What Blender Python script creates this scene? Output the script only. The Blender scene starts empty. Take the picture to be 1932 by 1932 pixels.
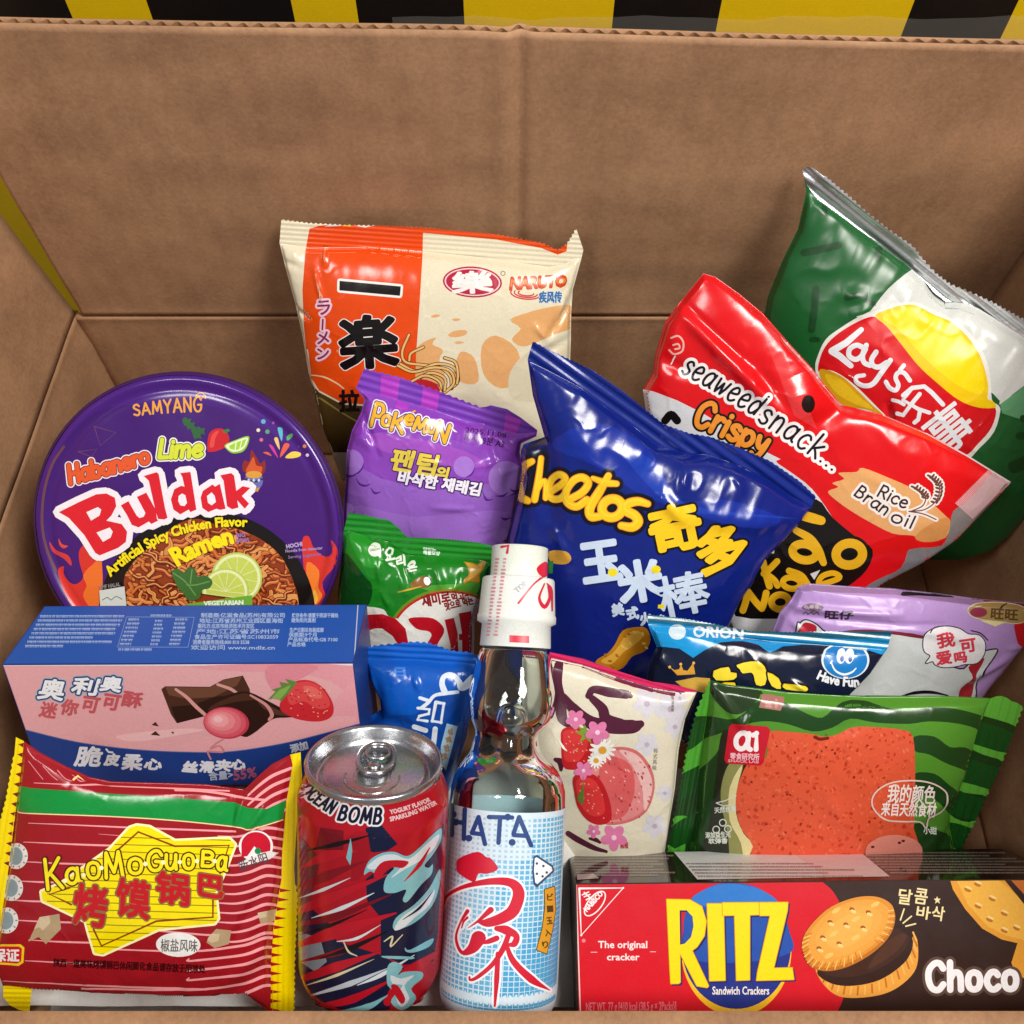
import bpy, math, random
import numpy as np
from mathutils import Vector
from mathutils.geometry import delaunay_2d_cdt

SC = bpy.context.scene
COL = SC.collection
rad = math.radians

# ------------------------------------------------------------------ camera
F = 1786.0            # focal length in picture units (picture is 1932 wide)
HALF = 966.0
PITCH = rad(60.0)
CAM = np.array([0.0, 0.0, 0.62])
RIGHT = np.array([1.0, 0.0, 0.0])
UP = np.array([0.0, math.sin(PITCH), math.cos(PITCH)])
FWD = np.array([0.0, math.cos(PITCH), -math.sin(PITCH)])
cd = bpy.data.cameras.new('camera')
cam = bpy.data.objects.new('camera', cd)
COL.objects.link(cam)
cam.location = CAM
cam.rotation_euler = (math.pi / 2 - PITCH, 0, 0)
cd.angle = 2 * math.atan(HALF / F)
cd.clip_start = 0.01
cd.clip_end = 50
SC.camera = cam

# ------------------------------------------------------------------ light
SC.view_settings.view_transform = 'Standard'
SC.view_settings.look = 'None'
SC.view_settings.exposure = 0.12
SC.view_settings.gamma = 1.0
w = bpy.data.worlds.new('World')
SC.world = w
w.use_nodes = True
w.node_tree.nodes['Background'].inputs[0].default_value = (0.93, 0.95, 1.0, 1)
w.node_tree.nodes['Background'].inputs[1].default_value = 0.22


def area_light(name, loc, target, size, power, color, size_y=None):
    ld = bpy.data.lights.new(name, 'AREA')
    ld.energy = power
    ld.color = color
    ld.size = size
    if size_y:
        ld.shape = 'RECTANGLE'
        ld.size_y = size_y
    o = bpy.data.objects.new(name, ld)
    COL.objects.link(o)
    o.location = loc
    d = Vector(target) - Vector(loc)
    o.rotation_euler = d.to_track_quat('-Z', 'Y').to_euler()
    return o


area_light('ceiling_lamp', (0.62, -0.05, 1.45), (0.0, 0.25, 0.1), 0.42, 19.0, (1.0, 0.96, 0.90))
area_light('second_ceiling_lamp', (-0.55, -0.25, 1.6), (0.0, 0.25, 0.1), 0.30, 6.5, (1.0, 0.97, 0.93))

# ------------------------------------------------------------------ materials
MATS = {}


def lin(hexs):
    hexs = hexs.lstrip('#')
    r = [int(hexs[i:i + 2], 16) / 255 for i in (0, 2, 4)]
    return tuple(c / 12.92 if c <= .04045 else ((c + .055) / 1.055) ** 2.4 for c in r) + (1,)


FIN = {  # roughness, metallic, bump strength, bump scale
    'film': (0.21, 0.0, 0.05, 70), 'satin': (0.34, 0.0, 0.04, 60), 'carton': (0.36, 0.0, 0.03, 90),
    'gloss': (0.10, 0.0, 0.02, 40), 'paper': (0.7, 0.0, 0.10, 120), 'foil': (0.30, 0.75, 0.15, 160),
    'lid': (0.20, 0.0, 0.015, 60), 'ink': (0.35, 0.0, 0.0, 60), 'metal': (0.26, 1.0, 0.03, 300), 'lacquer': (0.22, 0.35, 0.02, 200),
}


def mat(hexs, fin='film'):
    key = hexs + fin
    if key in MATS:
        return MATS[key]
    m = bpy.data.materials.new('print_' + fin)
    m.use_nodes = True
    nt = m.node_tree
    b = nt.nodes['Principled BSDF']
    ro, me, bs, sc = FIN[fin]
    b.inputs['Base Color'].default_value = lin(hexs)
    b.inputs['Metallic'].default_value = me
    b.inputs['Roughness'].default_value = ro
    tc = nt.nodes.new('ShaderNodeTexCoord')
    no = nt.nodes.new('ShaderNodeTexNoise')
    no.inputs['Scale'].default_value = sc
    no.inputs['Detail'].default_value = 4
    nt.links.new(tc.outputs['Object'], no.inputs['Vector'])
    if bs > 0:
        bu = nt.nodes.new('ShaderNodeBump')
        bu.inputs['Strength'].default_value = bs
        bu.inputs['Distance'].default_value = 0.004
        nt.links.new(no.outputs['Fac'], bu.inputs['Height'])
        nt.links.new(bu.outputs['Normal'], b.inputs['Normal'])
    if fin in ('film', 'satin') and bs > 0:
        # fine crinkles of thin plastic film
        rn_ = nt.nodes.new('ShaderNodeTexNoise')
        rn_.noise_type = 'RIDGED_MULTIFRACTAL'
        rn_.inputs['Scale'].default_value = 26
        rn_.inputs['Detail'].default_value = 2.5
        rn_.inputs['Distortion'].default_value = 0.4
        nt.links.new(tc.outputs['Object'], rn_.inputs['Vector'])
        b2 = nt.nodes.new('ShaderNodeBump')
        b2.inputs['Strength'].default_value = 0.16 if fin == 'film' else 0.10
        b2.inputs['Distance'].default_value = 0.0025
        nt.links.new(rn_.outputs['Fac'], b2.inputs['Height'])
        nt.links.new(bu.outputs['Normal'], b2.inputs['Normal'])
        nt.links.new(b2.outputs['Normal'], b.inputs['Normal'])
    # small print variation and uneven gloss
    n2 = nt.nodes.new('ShaderNodeTexNoise')
    n2.inputs['Scale'].default_value = 900
    n2.inputs['Detail'].default_value = 2
    nt.links.new(tc.outputs['Object'], n2.inputs['Vector'])
    mx = nt.nodes.new('ShaderNodeMix')
    mx.data_type = 'RGBA'
    c = lin(hexs)
    mx.inputs[6].default_value = tuple(x * 0.88 for x in c[:3]) + (1,)
    mx.inputs[7].default_value = tuple(min(1, x * 1.10) for x in c[:3]) + (1,)
    nt.links.new(n2.outputs['Fac'], mx.inputs[0])
    nt.links.new(mx.outputs[2], b.inputs['Base Color'])
    mr = nt.nodes.new('ShaderNodeMapRange')
    mr.inputs['To Min'].default_value = max(0.02, ro - 0.07)
    mr.inputs['To Max'].default_value = ro + 0.07
    nt.links.new(no.outputs['Fac'], mr.inputs['Value'])
    nt.links.new(mr.outputs['Result'], b.inputs['Roughness'])
    MATS[key] = m
    return m


def glass_mat(name, color=(1, 1, 1, 1), rough=0.0, ior=1.45):
    m = bpy.data.materials.new(name)
    m.use_nodes = True
    b = m.node_tree.nodes['Principled BSDF']
    b.inputs['Base Color'].default_value = color
    b.inputs['Roughness'].default_value = rough
    b.inputs['IOR'].default_value = ior
    b.inputs['Transmission Weight'].default_value = 1.0
    return m


def thin_glass(name):
    """clear thin-walled glass: Fresnel reflection over see-through, darker where the wall is seen edge-on"""
    m = bpy.data.materials.new(name)
    m.use_nodes = True
    nt = m.node_tree
    nt.nodes.clear()
    out = nt.nodes.new('ShaderNodeOutputMaterial')
    mix = nt.nodes.new('ShaderNodeMixShader')
    tr = nt.nodes.new('ShaderNodeBsdfTransparent')
    gl = nt.nodes.new('ShaderNodeBsdfGlossy')
    gl.inputs['Roughness'].default_value = 0.03
    fr = nt.nodes.new('ShaderNodeFresnel')
    fr.inputs['IOR'].default_value = 1.5
    lw = nt.nodes.new('ShaderNodeLayerWeight')
    lw.inputs['Blend'].default_value = 0.32
    cr = nt.nodes.new('ShaderNodeValToRGB')
    cr.color_ramp.elements[0].position = 0.25
    cr.color_ramp.elements[1].position = 0.95
    cr.color_ramp.elements[0].color = (.93, .96, .95, 1)
    cr.color_ramp.elements[1].color = (.52, .56, .56, 1)
    nt.links.new(lw.outputs['Facing'], cr.inputs[0])
    nt.links.new(cr.outputs[0], tr.inputs['Color'])
    nt.links.new(fr.outputs[0], mix.inputs[0])
    nt.links.new(tr.outputs[0], mix.inputs[1])
    nt.links.new(gl.outputs[0], mix.inputs[2])
    nt.links.new(mix.outputs[0], out.inputs[0])
    return m


# ------------------------------------------------------------------ objects
def thing(name, label, cat, loc=(0, 0, 0), group=None):
    o = bpy.data.objects.new(name, None)
    COL.objects.link(o)
    o.location = loc
    o.empty_display_size = 0.02
    o['label'] = label
    o['category'] = cat
    if group:
        o['group'] = group
    bpy.context.view_layer.update()
    return o


def mesh_obj(name, verts, faces, mats, midx=None, parent=None, normals=None, smooth=True):
    """world-space vertices; kept in place when parented"""
    off = np.array(parent.matrix_world.translation) if parent is not None else np.zeros(3)
    verts = np.asarray(verts, dtype=np.float64) - off
    me = bpy.data.meshes.new(name)
    me.from_pydata(verts.tolist(), [], [list(map(int, f)) for f in faces])
    for m in mats:
        me.materials.append(m)
    if midx is not None:
        me.polygons.foreach_set('material_index', np.asarray(midx, dtype=np.int32))
    me.polygons.foreach_set('use_smooth', np.full(len(me.polygons), smooth, dtype=bool))
    me.update()
    if normals is not None:
        me.normals_split_custom_set_from_vertices(np.asarray(normals).tolist())
    o = bpy.data.objects.new(name, me)
    COL.objects.link(o)
    if parent is not None:
        o.parent = parent
        bpy.context.view_layer.update()
    return o


# ------------------------------------------------------------------ picture rays and printed surfaces
def rays(px):
    px = np.asarray(px, dtype=float)
    x = (px[:, 0] - HALF) / F
    y = (HALF - px[:, 1]) / F
    return x[:, None] * RIGHT + y[:, None] * UP + FWD


def at(px, py, Z):
    """world point seen at picture position with depth Z (m along the view axis)"""
    return CAM + rays([[px, py]])[0] * Z


class Frame:
    """coordinates of one enlarged crop of the photograph -> picture units"""
    def __init__(s, x0, y0, k):
        s.x0, s.y0, s.k = x0 * .644, y0 * .644, k * .644

    def __call__(s, pts):
        p = np.asarray(pts, dtype=float)
        return p * s.k + np.array([s.x0, s.y0])


def axes(rho, yaw=0, roll=0):
    r = rad(rho)
    V = math.cos(r) * UP - math.sin(r) * FWD
    N = -math.sin(r) * UP - math.cos(r) * FWD
    U = RIGHT.copy()
    y = rad(yaw)
    U, N = math.cos(y) * U - math.sin(y) * N, math.cos(y) * N + math.sin(y) * U
    a = rad(roll)
    U, V = math.cos(a) * U + math.sin(a) * V, math.cos(a) * V - math.sin(a) * U
    return U, V, N


class Plane:
    def __init__(s, O, U, V, N):
        s.O, s.U, s.V, s.N = O, U, V, N
        s.h = None

    def H(s, uv, part=None):
        return np.zeros(len(uv)) if s.h is None else s.h(uv, part)

    def to_uv(s, px, part=None, flat=False):
        d = rays(px)
        dn = d @ s.N
        h = np.zeros(len(d))
        for it in range(1 if (flat or s.h is None) else 4):
            t = ((s.O - CAM) @ s.N + h) / dn
            P = CAM + t[:, None] * d - s.O
            uv = np.stack([P @ s.U, P @ s.V], 1)
            if not flat and s.h is not None:
                h = .35 * h + .65 * s.H(uv, part) if it else s.H(uv, part)
        return uv

    def point(s, uv, lift=0, part=None):
        h = s.H(uv, part) + lift
        return s.O + uv[:, :1] * s.U + uv[:, 1:2] * s.V + h[:, None] * s.N

    def normal(s, uv, part=None):
        e = 0.0004
        ex, ey = np.array([e, 0]), np.array([0, e])
        hu = (s.H(uv + ex, part) - s.H(uv - ex, part)) / (2 * e)
        hv = (s.H(uv + ey, part) - s.H(uv - ey, part)) / (2 * e)
        n = s.N - hu[:, None] * s.U - hv[:, None] * s.V
        return n / np.linalg.norm(n, axis=1)[:, None]


class Cyl:
    """surface of revolution about an axis; A = top point, D = unit vector down the axis, profile r(z)"""
    def __init__(s, A, D, prof):
        s.A, s.D = A, D
        s.pz, s.pr = np.array([p[0] for p in prof]), np.array([p[1] for p in prof])
        t = -FWD - (-FWD @ D) * D
        s.X = t / np.linalg.norm(t)            # towards the viewer
        s.Y = np.cross(s.X, D)
        if s.Y @ RIGHT < 0:
            s.Y = -s.Y

    def r(s, z):
        return np.interp(z, s.pz, s.pr)

    def to_uv(s, px, part=None, flat=False):
        d = rays(px)
        dd = d @ s.D
        dp = d - dd[:, None] * s.D
        w0 = CAM - s.A
        wd = w0 @ s.D
        wp = w0 - wd * s.D
        R = np.full(len(d), s.pr.max())
        for it in range(8):
            a = (dp * dp).sum(1)
            b = 2 * dp @ wp
            c = wp @ wp - R * R
            disc = np.maximum(b * b - 4 * a * c, 0)
            t = (-b - np.sqrt(disc)) / (2 * a)
            z = wd + t * dd
            R = s.r(z)
        P = w0 + t[:, None] * d
        th = np.arctan2(P @ s.Y, P @ s.X)
        return np.stack([th, z], 1)

    def point(s, uv, lift=0, part=None):
        th, z = uv[:, 0], uv[:, 1]
        R = s.r(z) + lift
        return s.A + z[:, None] * s.D + (R * np.cos(th))[:, None] * s.X + (R * np.sin(th))[:, None] * s.Y

    def normal(s, uv, part=None):
        th, z = uv[:, 0], uv[:, 1]
        dr = (s.r(z + .001) - s.r(z - .001)) / .002
        n = np.cos(th)[:, None] * s.X + np.sin(th)[:, None] * s.Y - dr[:, None] * s.D
        return n / np.linalg.norm(n, axis=1)[:, None]


# ------------------------------------------------------------------ 2D drawing
def smooth(pts, n=5, closed=False):
    p = [np.array(q, dtype=float) for q in pts]
    if len(p) < 3:
        return [tuple(q) for q in p]
    m = len(p)
    out = []
    for i in range(m if closed else m - 1):
        a = p[(i - 1) % m] if (closed or i > 0) else 2 * p[0] - p[1]
        b, c = p[i], p[(i + 1) % m]
        d = p[(i + 2) % m] if (closed or i + 2 < m) else 2 * p[-1] - p[-2]
        for k in range(n):
            t = k / n
            out.append(tuple(.5 * (2 * b + (c - a) * t + (2 * a - 5 * b + 4 * c - d) * t * t + (3 * b - a - 3 * c + d) * t ** 3)))
    if not closed:
        out.append(tuple(p[-1]))
    return out


def ell(cx, cy, rx, ry=None, rot=0, n=28, a0=0, a1=360):
    ry = rx if ry is None else ry
    c, s_ = math.cos(rad(rot)), math.sin(rad(rot))
    full = abs(a1 - a0) >= 360
    out = []
    for i in range(n if full else n + 1):
        a = rad(a0 + (a1 - a0) * i / n)
        x, y = rx * math.cos(a), ry * math.sin(a)
        out.append((cx + c * x - s_ * y, cy + s_ * x + c * y))
    return out


def ribbon(pts, wd, cap=True):
    """quads along a polyline with width(s) plus round ends"""
    p = []
    ws = list(wd) if isinstance(wd, (list, tuple, np.ndarray)) else [wd] * len(pts)
    if len(ws) != len(pts):
        ws = list(np.interp(np.linspace(0, 1, len(pts)), np.linspace(0, 1, len(ws)), ws))
    w2 = []
    for q, ww in zip(pts, ws):
        if not p or math.hypot(q[0] - p[-1][0], q[1] - p[-1][1]) > 1e-3:
            p.append((float(q[0]), float(q[1])))
            w2.append(ww)
    if len(p) < 2:
        return [ell(p[0][0], p[0][1], w2[0] / 2, n=12)]
    L, R, res = [], [], []
    for i in range(len(p)):
        a, b = p[max(i - 1, 0)], p[min(i + 1, len(p) - 1)]
        t0 = np.subtract(p[i], a) if i else np.subtract(b, p[i])
        t1 = np.subtract(b, p[i]) if i < len(p) - 1 else t0
        t0 = t0 / max(np.linalg.norm(t0), 1e-9)
        t1 = t1 / max(np.linalg.norm(t1), 1e-9)
        if t0 @ t1 < .5 and 0 < i < len(p) - 1:      # sharp bend: round joint
            res.append(ell(p[i][0], p[i][1], w2[i] / 2, n=12))
        t = t0 + t1
        if np.linalg.norm(t) < 1e-6:
            t = t0
        t = t / np.linalg.norm(t)
        nn = np.array([-t[1], t[0]]) * w2[i] / 2
        L.append(tuple(np.add(p[i], nn)))
        R.append(tuple(np.subtract(p[i], nn)))
    for i in range(len(p) - 1):
        res.append([L[i], L[i + 1], R[i + 1]])
        res.append([L[i], R[i + 1], R[i]])
    if cap:
        for i in (0, -1):
            if w2[i] > .5:
                res.append(ell(p[i][0], p[i][1], w2[i] / 2, n=12))
    return res


class Shape:
    def __init__(s, polys=(), segs=(), strokes=()):
        s.polys, s.segs, s.strokes = list(polys), list(segs), list(strokes)

    def get(s, r=0):
        out = [list(p) for p in s.polys]
        if r > 0:
            for a, b in s.segs:
                out += cap_seg(a, b, r)
        for pts, wd in s.strokes:
            ww = [x + 2 * r for x in wd] if isinstance(wd, (list, tuple)) else wd + 2 * r
            out += ribbon(pts, ww)
        return out

    def __add__(s, o):
        return Shape(s.polys + o.polys, s.segs + o.segs, s.strokes + o.strokes)


def cap_seg(a, b, r):
    d = np.subtract(b, a)
    L = np.linalg.norm(d)
    if L < 1e-6:
        return []
    an = math.atan2(d[1], d[0])
    pts = []
    for i in range(4):
        t = an + math.pi / 2 + math.pi * i / 3
        pts.append((a[0] + r * math.cos(t), a[1] + r * math.sin(t)))
    for i in range(4):
        t = an - math.pi / 2 + math.pi * i / 3
        pts.append((b[0] + r * math.cos(t), b[1] + r * math.sin(t)))
    return [pts]


def poly(*pts, closed=True):
    """outline that can also be expanded"""
    pts = [tuple(p) for p in (pts[0] if len(pts) == 1 else pts)]
    return Shape([pts], [(pts[i], pts[(i + 1) % len(pts)]) for i in range(len(pts))])


def line(pts, wd, sm=True, n=5):
    return Shape(strokes=[(smooth(pts, n) if sm else list(pts), wd)])


# single-stroke lettering: y up, baseline 0, capitals 1 high, small letters .64 high
SF = {
    'a': (.62, [[(.52, .5), (.4, .63), (.2, .6), (.06, .4), (.08, .14), (.24, .01), (.42, .08), (.53, .3)], [(.55, .63), (.53, .3), (.56, .08), (.66, .02)]]),
    'b': (.58, [[(.06, 1), (.06, .5), (.06, .03)], [(.06, .4), (.2, .6), (.4, .6), (.53, .42), (.52, .18), (.38, .02), (.2, .02), (.06, .2)]]),
    'c': (.52, [[(.5, .52), (.38, .63), (.2, .6), (.06, .4), (.06, .2), (.2, .02), (.38, 0), (.52, .1)]]),
    'd': (.6, [[(.52, .45), (.38, .62), (.2, .6), (.06, .4), (.07, .15), (.24, .01), (.42, .08), (.53, .3)], [(.54, 1), (.53, .5), (.55, .05)]]),
    'e': (.56, [[(.08, .32), (.3, .34), (.5, .42), (.42, .6), (.24, .63), (.07, .45), (.07, .18), (.22, .01), (.4, .02), (.54, .12)]]),
    'h': (.56, [[(.06, 1), (.06, .5), (.06, 0)], [(.06, .38), (.2, .6), (.38, .62), (.48, .45), (.5, 0)]]),
    'i': (.14, [[(.07, .62), (.07, .3), (.07, 0)], [(.07, .86), (.07, .88)]]),
    'k': (.54, [[(.06, 1), (.06, .5), (.06, 0)], [(.5, .6), (.28, .42), (.08, .28)], [(.16, .34), (.34, .2), (.54, 0)]]),
    'l': (.14, [[(.07, 1), (.07, .5), (.07, 0)]]),
    'm': (.9, [[(.06, .62), (.06, .3), (.06, 0)], [(.06, .4), (.18, .6), (.34, .6), (.42, .4), (.42, 0)], [(.42, .4), (.56, .6), (.72, .6), (.82, .4), (.84, 0)]]),
    'n': (.56, [[(.06, .62), (.06, .3), (.06, 0)], [(.06, .38), (.2, .6), (.38, .62), (.48, .45), (.5, 0)]]),
    'o': (.6, [[(.3, .63), (.12, .55), (.05, .32), (.12, .08), (.3, 0), (.48, .08), (.55, .32), (.48, .55), (.3, .63)]]),
    'p': (.58, [[(.06, .62), (.06, .2), (.06, -.34)], [(.06, .4), (.2, .6), (.4, .6), (.53, .42), (.52, .18), (.38, .02), (.2, .02), (.06, .2)]]),
    'r': (.42, [[(.06, .62), (.06, .3), (.06, 0)], [(.06, .36), (.18, .58), (.32, .63), (.42, .58)]]),
    's': (.46, [[(.44, .52), (.3, .63), (.12, .58), (.08, .45), (.24, .33), (.42, .24), (.42, .08), (.26, 0), (.06, .08)]]),
    't': (.44, [[(.2, .92), (.18, .5), (.2, .12), (.32, .0), (.44, .06)], [(.02, .62), (.2, .62), (.42, .64)]]),
    'u': (.58, [[(.06, .62), (.06, .2), (.18, .02), (.36, .04), (.5, .3)], [(.52, .62), (.51, .3), (.54, 0)]]),
    'v': (.52, [[(.04, .62), (.15, .3), (.26, .02)], [(.26, .02), (.38, .3), (.5, .62)]]),
    'w': (.76, [[(.04, .62), (.1, .25), (.2, .02)], [(.2, .02), (.3, .25), (.38, .5)], [(.38, .5), (.46, .25), (.54, .02)], [(.54, .02), (.66, .3), (.72, .62)]]),
    'y': (.56, [[(.05, .62), (.12, .3), (.28, .14), (.42, .3), (.5, .62)], [(.5, .62), (.46, .1), (.36, -.25), (.18, -.34), (.04, -.22)]]),
    'A': (.74, [[(.04, 0), (.2, .5), (.37, 1)], [(.37, 1), (.54, .5), (.72, 0)], [(.14, .34), (.37, .34), (.6, .34)]]),
    'B': (.64, [[(.07, 1), (.07, .5), (.07, 0)], [(.07, .98), (.36, .98), (.5, .78), (.38, .56), (.07, .54)], [(.07, .54), (.42, .52), (.58, .28), (.42, .03), (.07, .02)]]),
    'C': (.7, [[(.66, .78), (.52, .96), (.3, .96), (.08, .72), (.06, .36), (.2, .06), (.46, .0), (.66, .2)]]),
    'E': (.54, [[(.07, 1), (.07, .5), (.07, 0)], [(.07, .97), (.3, .97), (.52, .97)], [(.07, .52), (.25, .52), (.44, .52)], [(.07, .03), (.3, .03), (.54, .03)]]),
    'G': (.74, [[(.66, .78), (.5, .97), (.28, .95), (.08, .7), (.07, .34), (.24, .03), (.5, .01), (.66, .2), (.67, .44)], [(.4, .45), (.55, .45), (.7, .45)]]),
    'H': (.7, [[(.07, 1), (.07, .5), (.07, 0)], [(.63, 1), (.63, .5), (.63, 0)], [(.07, .52), (.35, .52), (.63, .52)]]),
    'K': (.62, [[(.07, 1), (.07, .5), (.07, 0)], [(.58, 1), (.3, .64), (.09, .42)], [(.2, .53), (.4, .28), (.62, 0)]]),
    'L': (.54, [[(.07, 1), (.07, .5), (.07, .03)], [(.07, .03), (.3, .03), (.54, .03)]]),
    'M': (.88, [[(.06, 0), (.1, .5), (.16, 1)], [(.16, 1), (.3, .55), (.44, .2)], [(.44, .2), (.58, .55), (.72, 1)], [(.72, 1), (.78, .5), (.82, 0)]]),
    'N': (.7, [[(.07, 0), (.07, .5), (.07, 1)], [(.07, 1), (.35, .5), (.63, 0)], [(.63, 0), (.63, .5), (.63, 1)]]),
    'O': (.8, [[(.4, .98), (.16, .86), (.05, .5), (.16, .13), (.4, .01), (.64, .13), (.75, .5), (.64, .86), (.4, .98)]]),
    'P': (.6, [[(.07, 1), (.07, .5), (.07, 0)], [(.07, .97), (.4, .98), (.56, .74), (.42, .48), (.07, .46)]]),
    'R': (.64, [[(.07, 1), (.07, .5), (.07, 0)], [(.07, .97), (.4, .98), (.56, .74), (.42, .5), (.07, .48)], [(.3, .48), (.44, .24), (.62, 0)]]),
    'S': (.58, [[(.54, .82), (.38, .98), (.16, .95), (.08, .75), (.28, .55), (.5, .4), (.53, .16), (.34, .0), (.06, .12)]]),
    'T': (.64, [[(.03, .97), (.3, .97), (.62, .97)], [(.32, .97), (.32, .5), (.32, 0)]]),
    'U': (.68, [[(.07, 1), (.07, .35), (.2, .05), (.48, .05), (.61, .35), (.61, 1)]]),
    'Y': (.64, [[(.03, 1), (.18, .72), (.32, .48)], [(.62, 1), (.46, .72), (.32, .48)], [(.32, .48), (.32, .25), (.32, 0)]]),
    '.': (.14, [[(.07, .03), (.08, .03)]]),
    "'": (.14, [[(.08, 1), (.05, .8)]]),
    '5': (.56, [[(.5, .97), (.3, .97), (.12, .97)], [(.12, .97), (.09, .58)], [(.09, .58), (.3, .64), (.5, .5), (.52, .22), (.36, .0), (.06, .08)]]),
    ' ': (.32, []),
}
_GL = {}


def font_mesh(body):
    if body in _GL:
        return _GL[body]
    c = bpy.data.curves.new('lettering', 'FONT')
    c.body = body
    c.resolution_u = 2
    o = bpy.data.objects.new('lettering', c)
    COL.objects.link(o)
    dg = bpy.context.evaluated_depsgraph_get()
    m = bpy.data.meshes.new_from_object(o.evaluated_get(dg))
    vs = np.array([v.co[:2] for v in m.vertices]) if len(m.vertices) else np.zeros((0, 2))
    fs = [list(p.vertices) for p in m.polygons]
    cnt = {}
    for f in fs:
        for i in range(len(f)):
            k = tuple(sorted((f[i], f[(i + 1) % len(f)])))
            cnt[k] = cnt.get(k, 0) + 1
    ed = [k for k, n in cnt.items() if n == 1]
    bpy.data.objects.remove(o)
    bpy.data.curves.remove(c)
    bpy.data.meshes.remove(m)
    _GL[body] = (vs, fs, ed)
    return _GL[body]


def _place(x, y, p0, p1, h0, h1, arc, slant):
    """x in 0..1 along the baseline, y in letter heights"""
    p0, p1 = np.array(p0, float), np.array(p1, float)
    d = p1 - p0
    L = np.linalg.norm(d)
    t = d / L
    n = np.array([t[1], -t[0]])            # up on the page (picture y runs down)
    h = h0 + (h1 - h0) * x
    xx = x + slant * y * h / L
    base = p0 + d * xx + n * (4 * arc * x * (1 - x))
    an = math.atan2(4 * arc * (1 - 2 * x), L)
    n2 = n * math.cos(an) - t * math.sin(an)
    return tuple(base + n2 * h * y)


def stext(word, p0, p1, h, wt, h1=None, arc=0, slant=0, gap=.14, bounce=0):
    """brush lettering from the single-stroke alphabet"""
    h1 = h if h1 is None else h1
    adv, xs = 0, []
    for ch in word:
        xs.append(adv)
        adv += SF[ch][0] + gap
    adv -= gap
    st = []
    for j, ch in enumerate(word):
        dy = bounce * (1 if j % 2 else -1)
        for pl in SF[ch][1]:
            q = smooth(pl, 4) if len(pl) > 3 else pl
            st.append(([_place((xs[j] + x) / adv, y + dy, p0, p1, h, h1, arc, slant) for x, y in q], wt))
    return Shape(strokes=st)


def ftext(word, p0, p1, h, bold=0, h1=None, arc=0, slant=0):
    """font lettering fitted between two baseline points"""
    h1 = h if h1 is None else h1
    vs, fs, ed = font_mesh(word)
    x0, x1 = vs[:, 0].min(), vs[:, 0].max()
    hh = .73
    P = [_place((x - x0) / (x1 - x0), y / hh, p0, p1, h, h1, arc, slant) for x, y in vs]
    s = Shape([[P[i] for i in f] for f in fs], [(P[a], P[b]) for a, b in ed])
    if bold:
        s = Shape(s.get(bold), s.segs)
    return s


def ctext(ch, cx, cy, wd, ht, rot=0, bold=0, slant=0):
    """one glyph centred in a box"""
    vs, fs, ed = font_mesh(ch)
    mn, mx_ = vs.min(0), vs.max(0)
    q = (vs - (mn + mx_) / 2) / np.maximum(mx_ - mn, 1e-4) * np.array([wd, ht])
    q[:, 0] += slant * q[:, 1]
    c, s_ = math.cos(rad(rot)), math.sin(rad(rot))
    P = [(cx + c * x + s_ * y, cy + s_ * x - c * y) for x, y in q]
    s = Shape([[P[i] for i in f] for f in fs], [(P[a], P[b]) for a, b in ed])
    if bold:
        s.bold = bold
        s = Shape(s.get(bold), s.segs)
    return s


def as_polys(x, r=0):
    if isinstance(x, Shape):
        return x.get(r)
    out = []
    if len(x) and isinstance(x[0], Shape):
        for q in x:
            out += q.get(r)
        return out
    if len(x) and isinstance(x[0][0], (int, float, np.floating)):
        return poly(x).get(r)
    for q in x:
        out += as_polys(q, r)
    return out


def area2(p):
    a = 0
    for i in range(len(p)):
        x0, y0 = p[i]
        x1, y1 = p[(i + 1) % len(p)]
        a += x0 * y1 - x1 * y0
    return a


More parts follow.
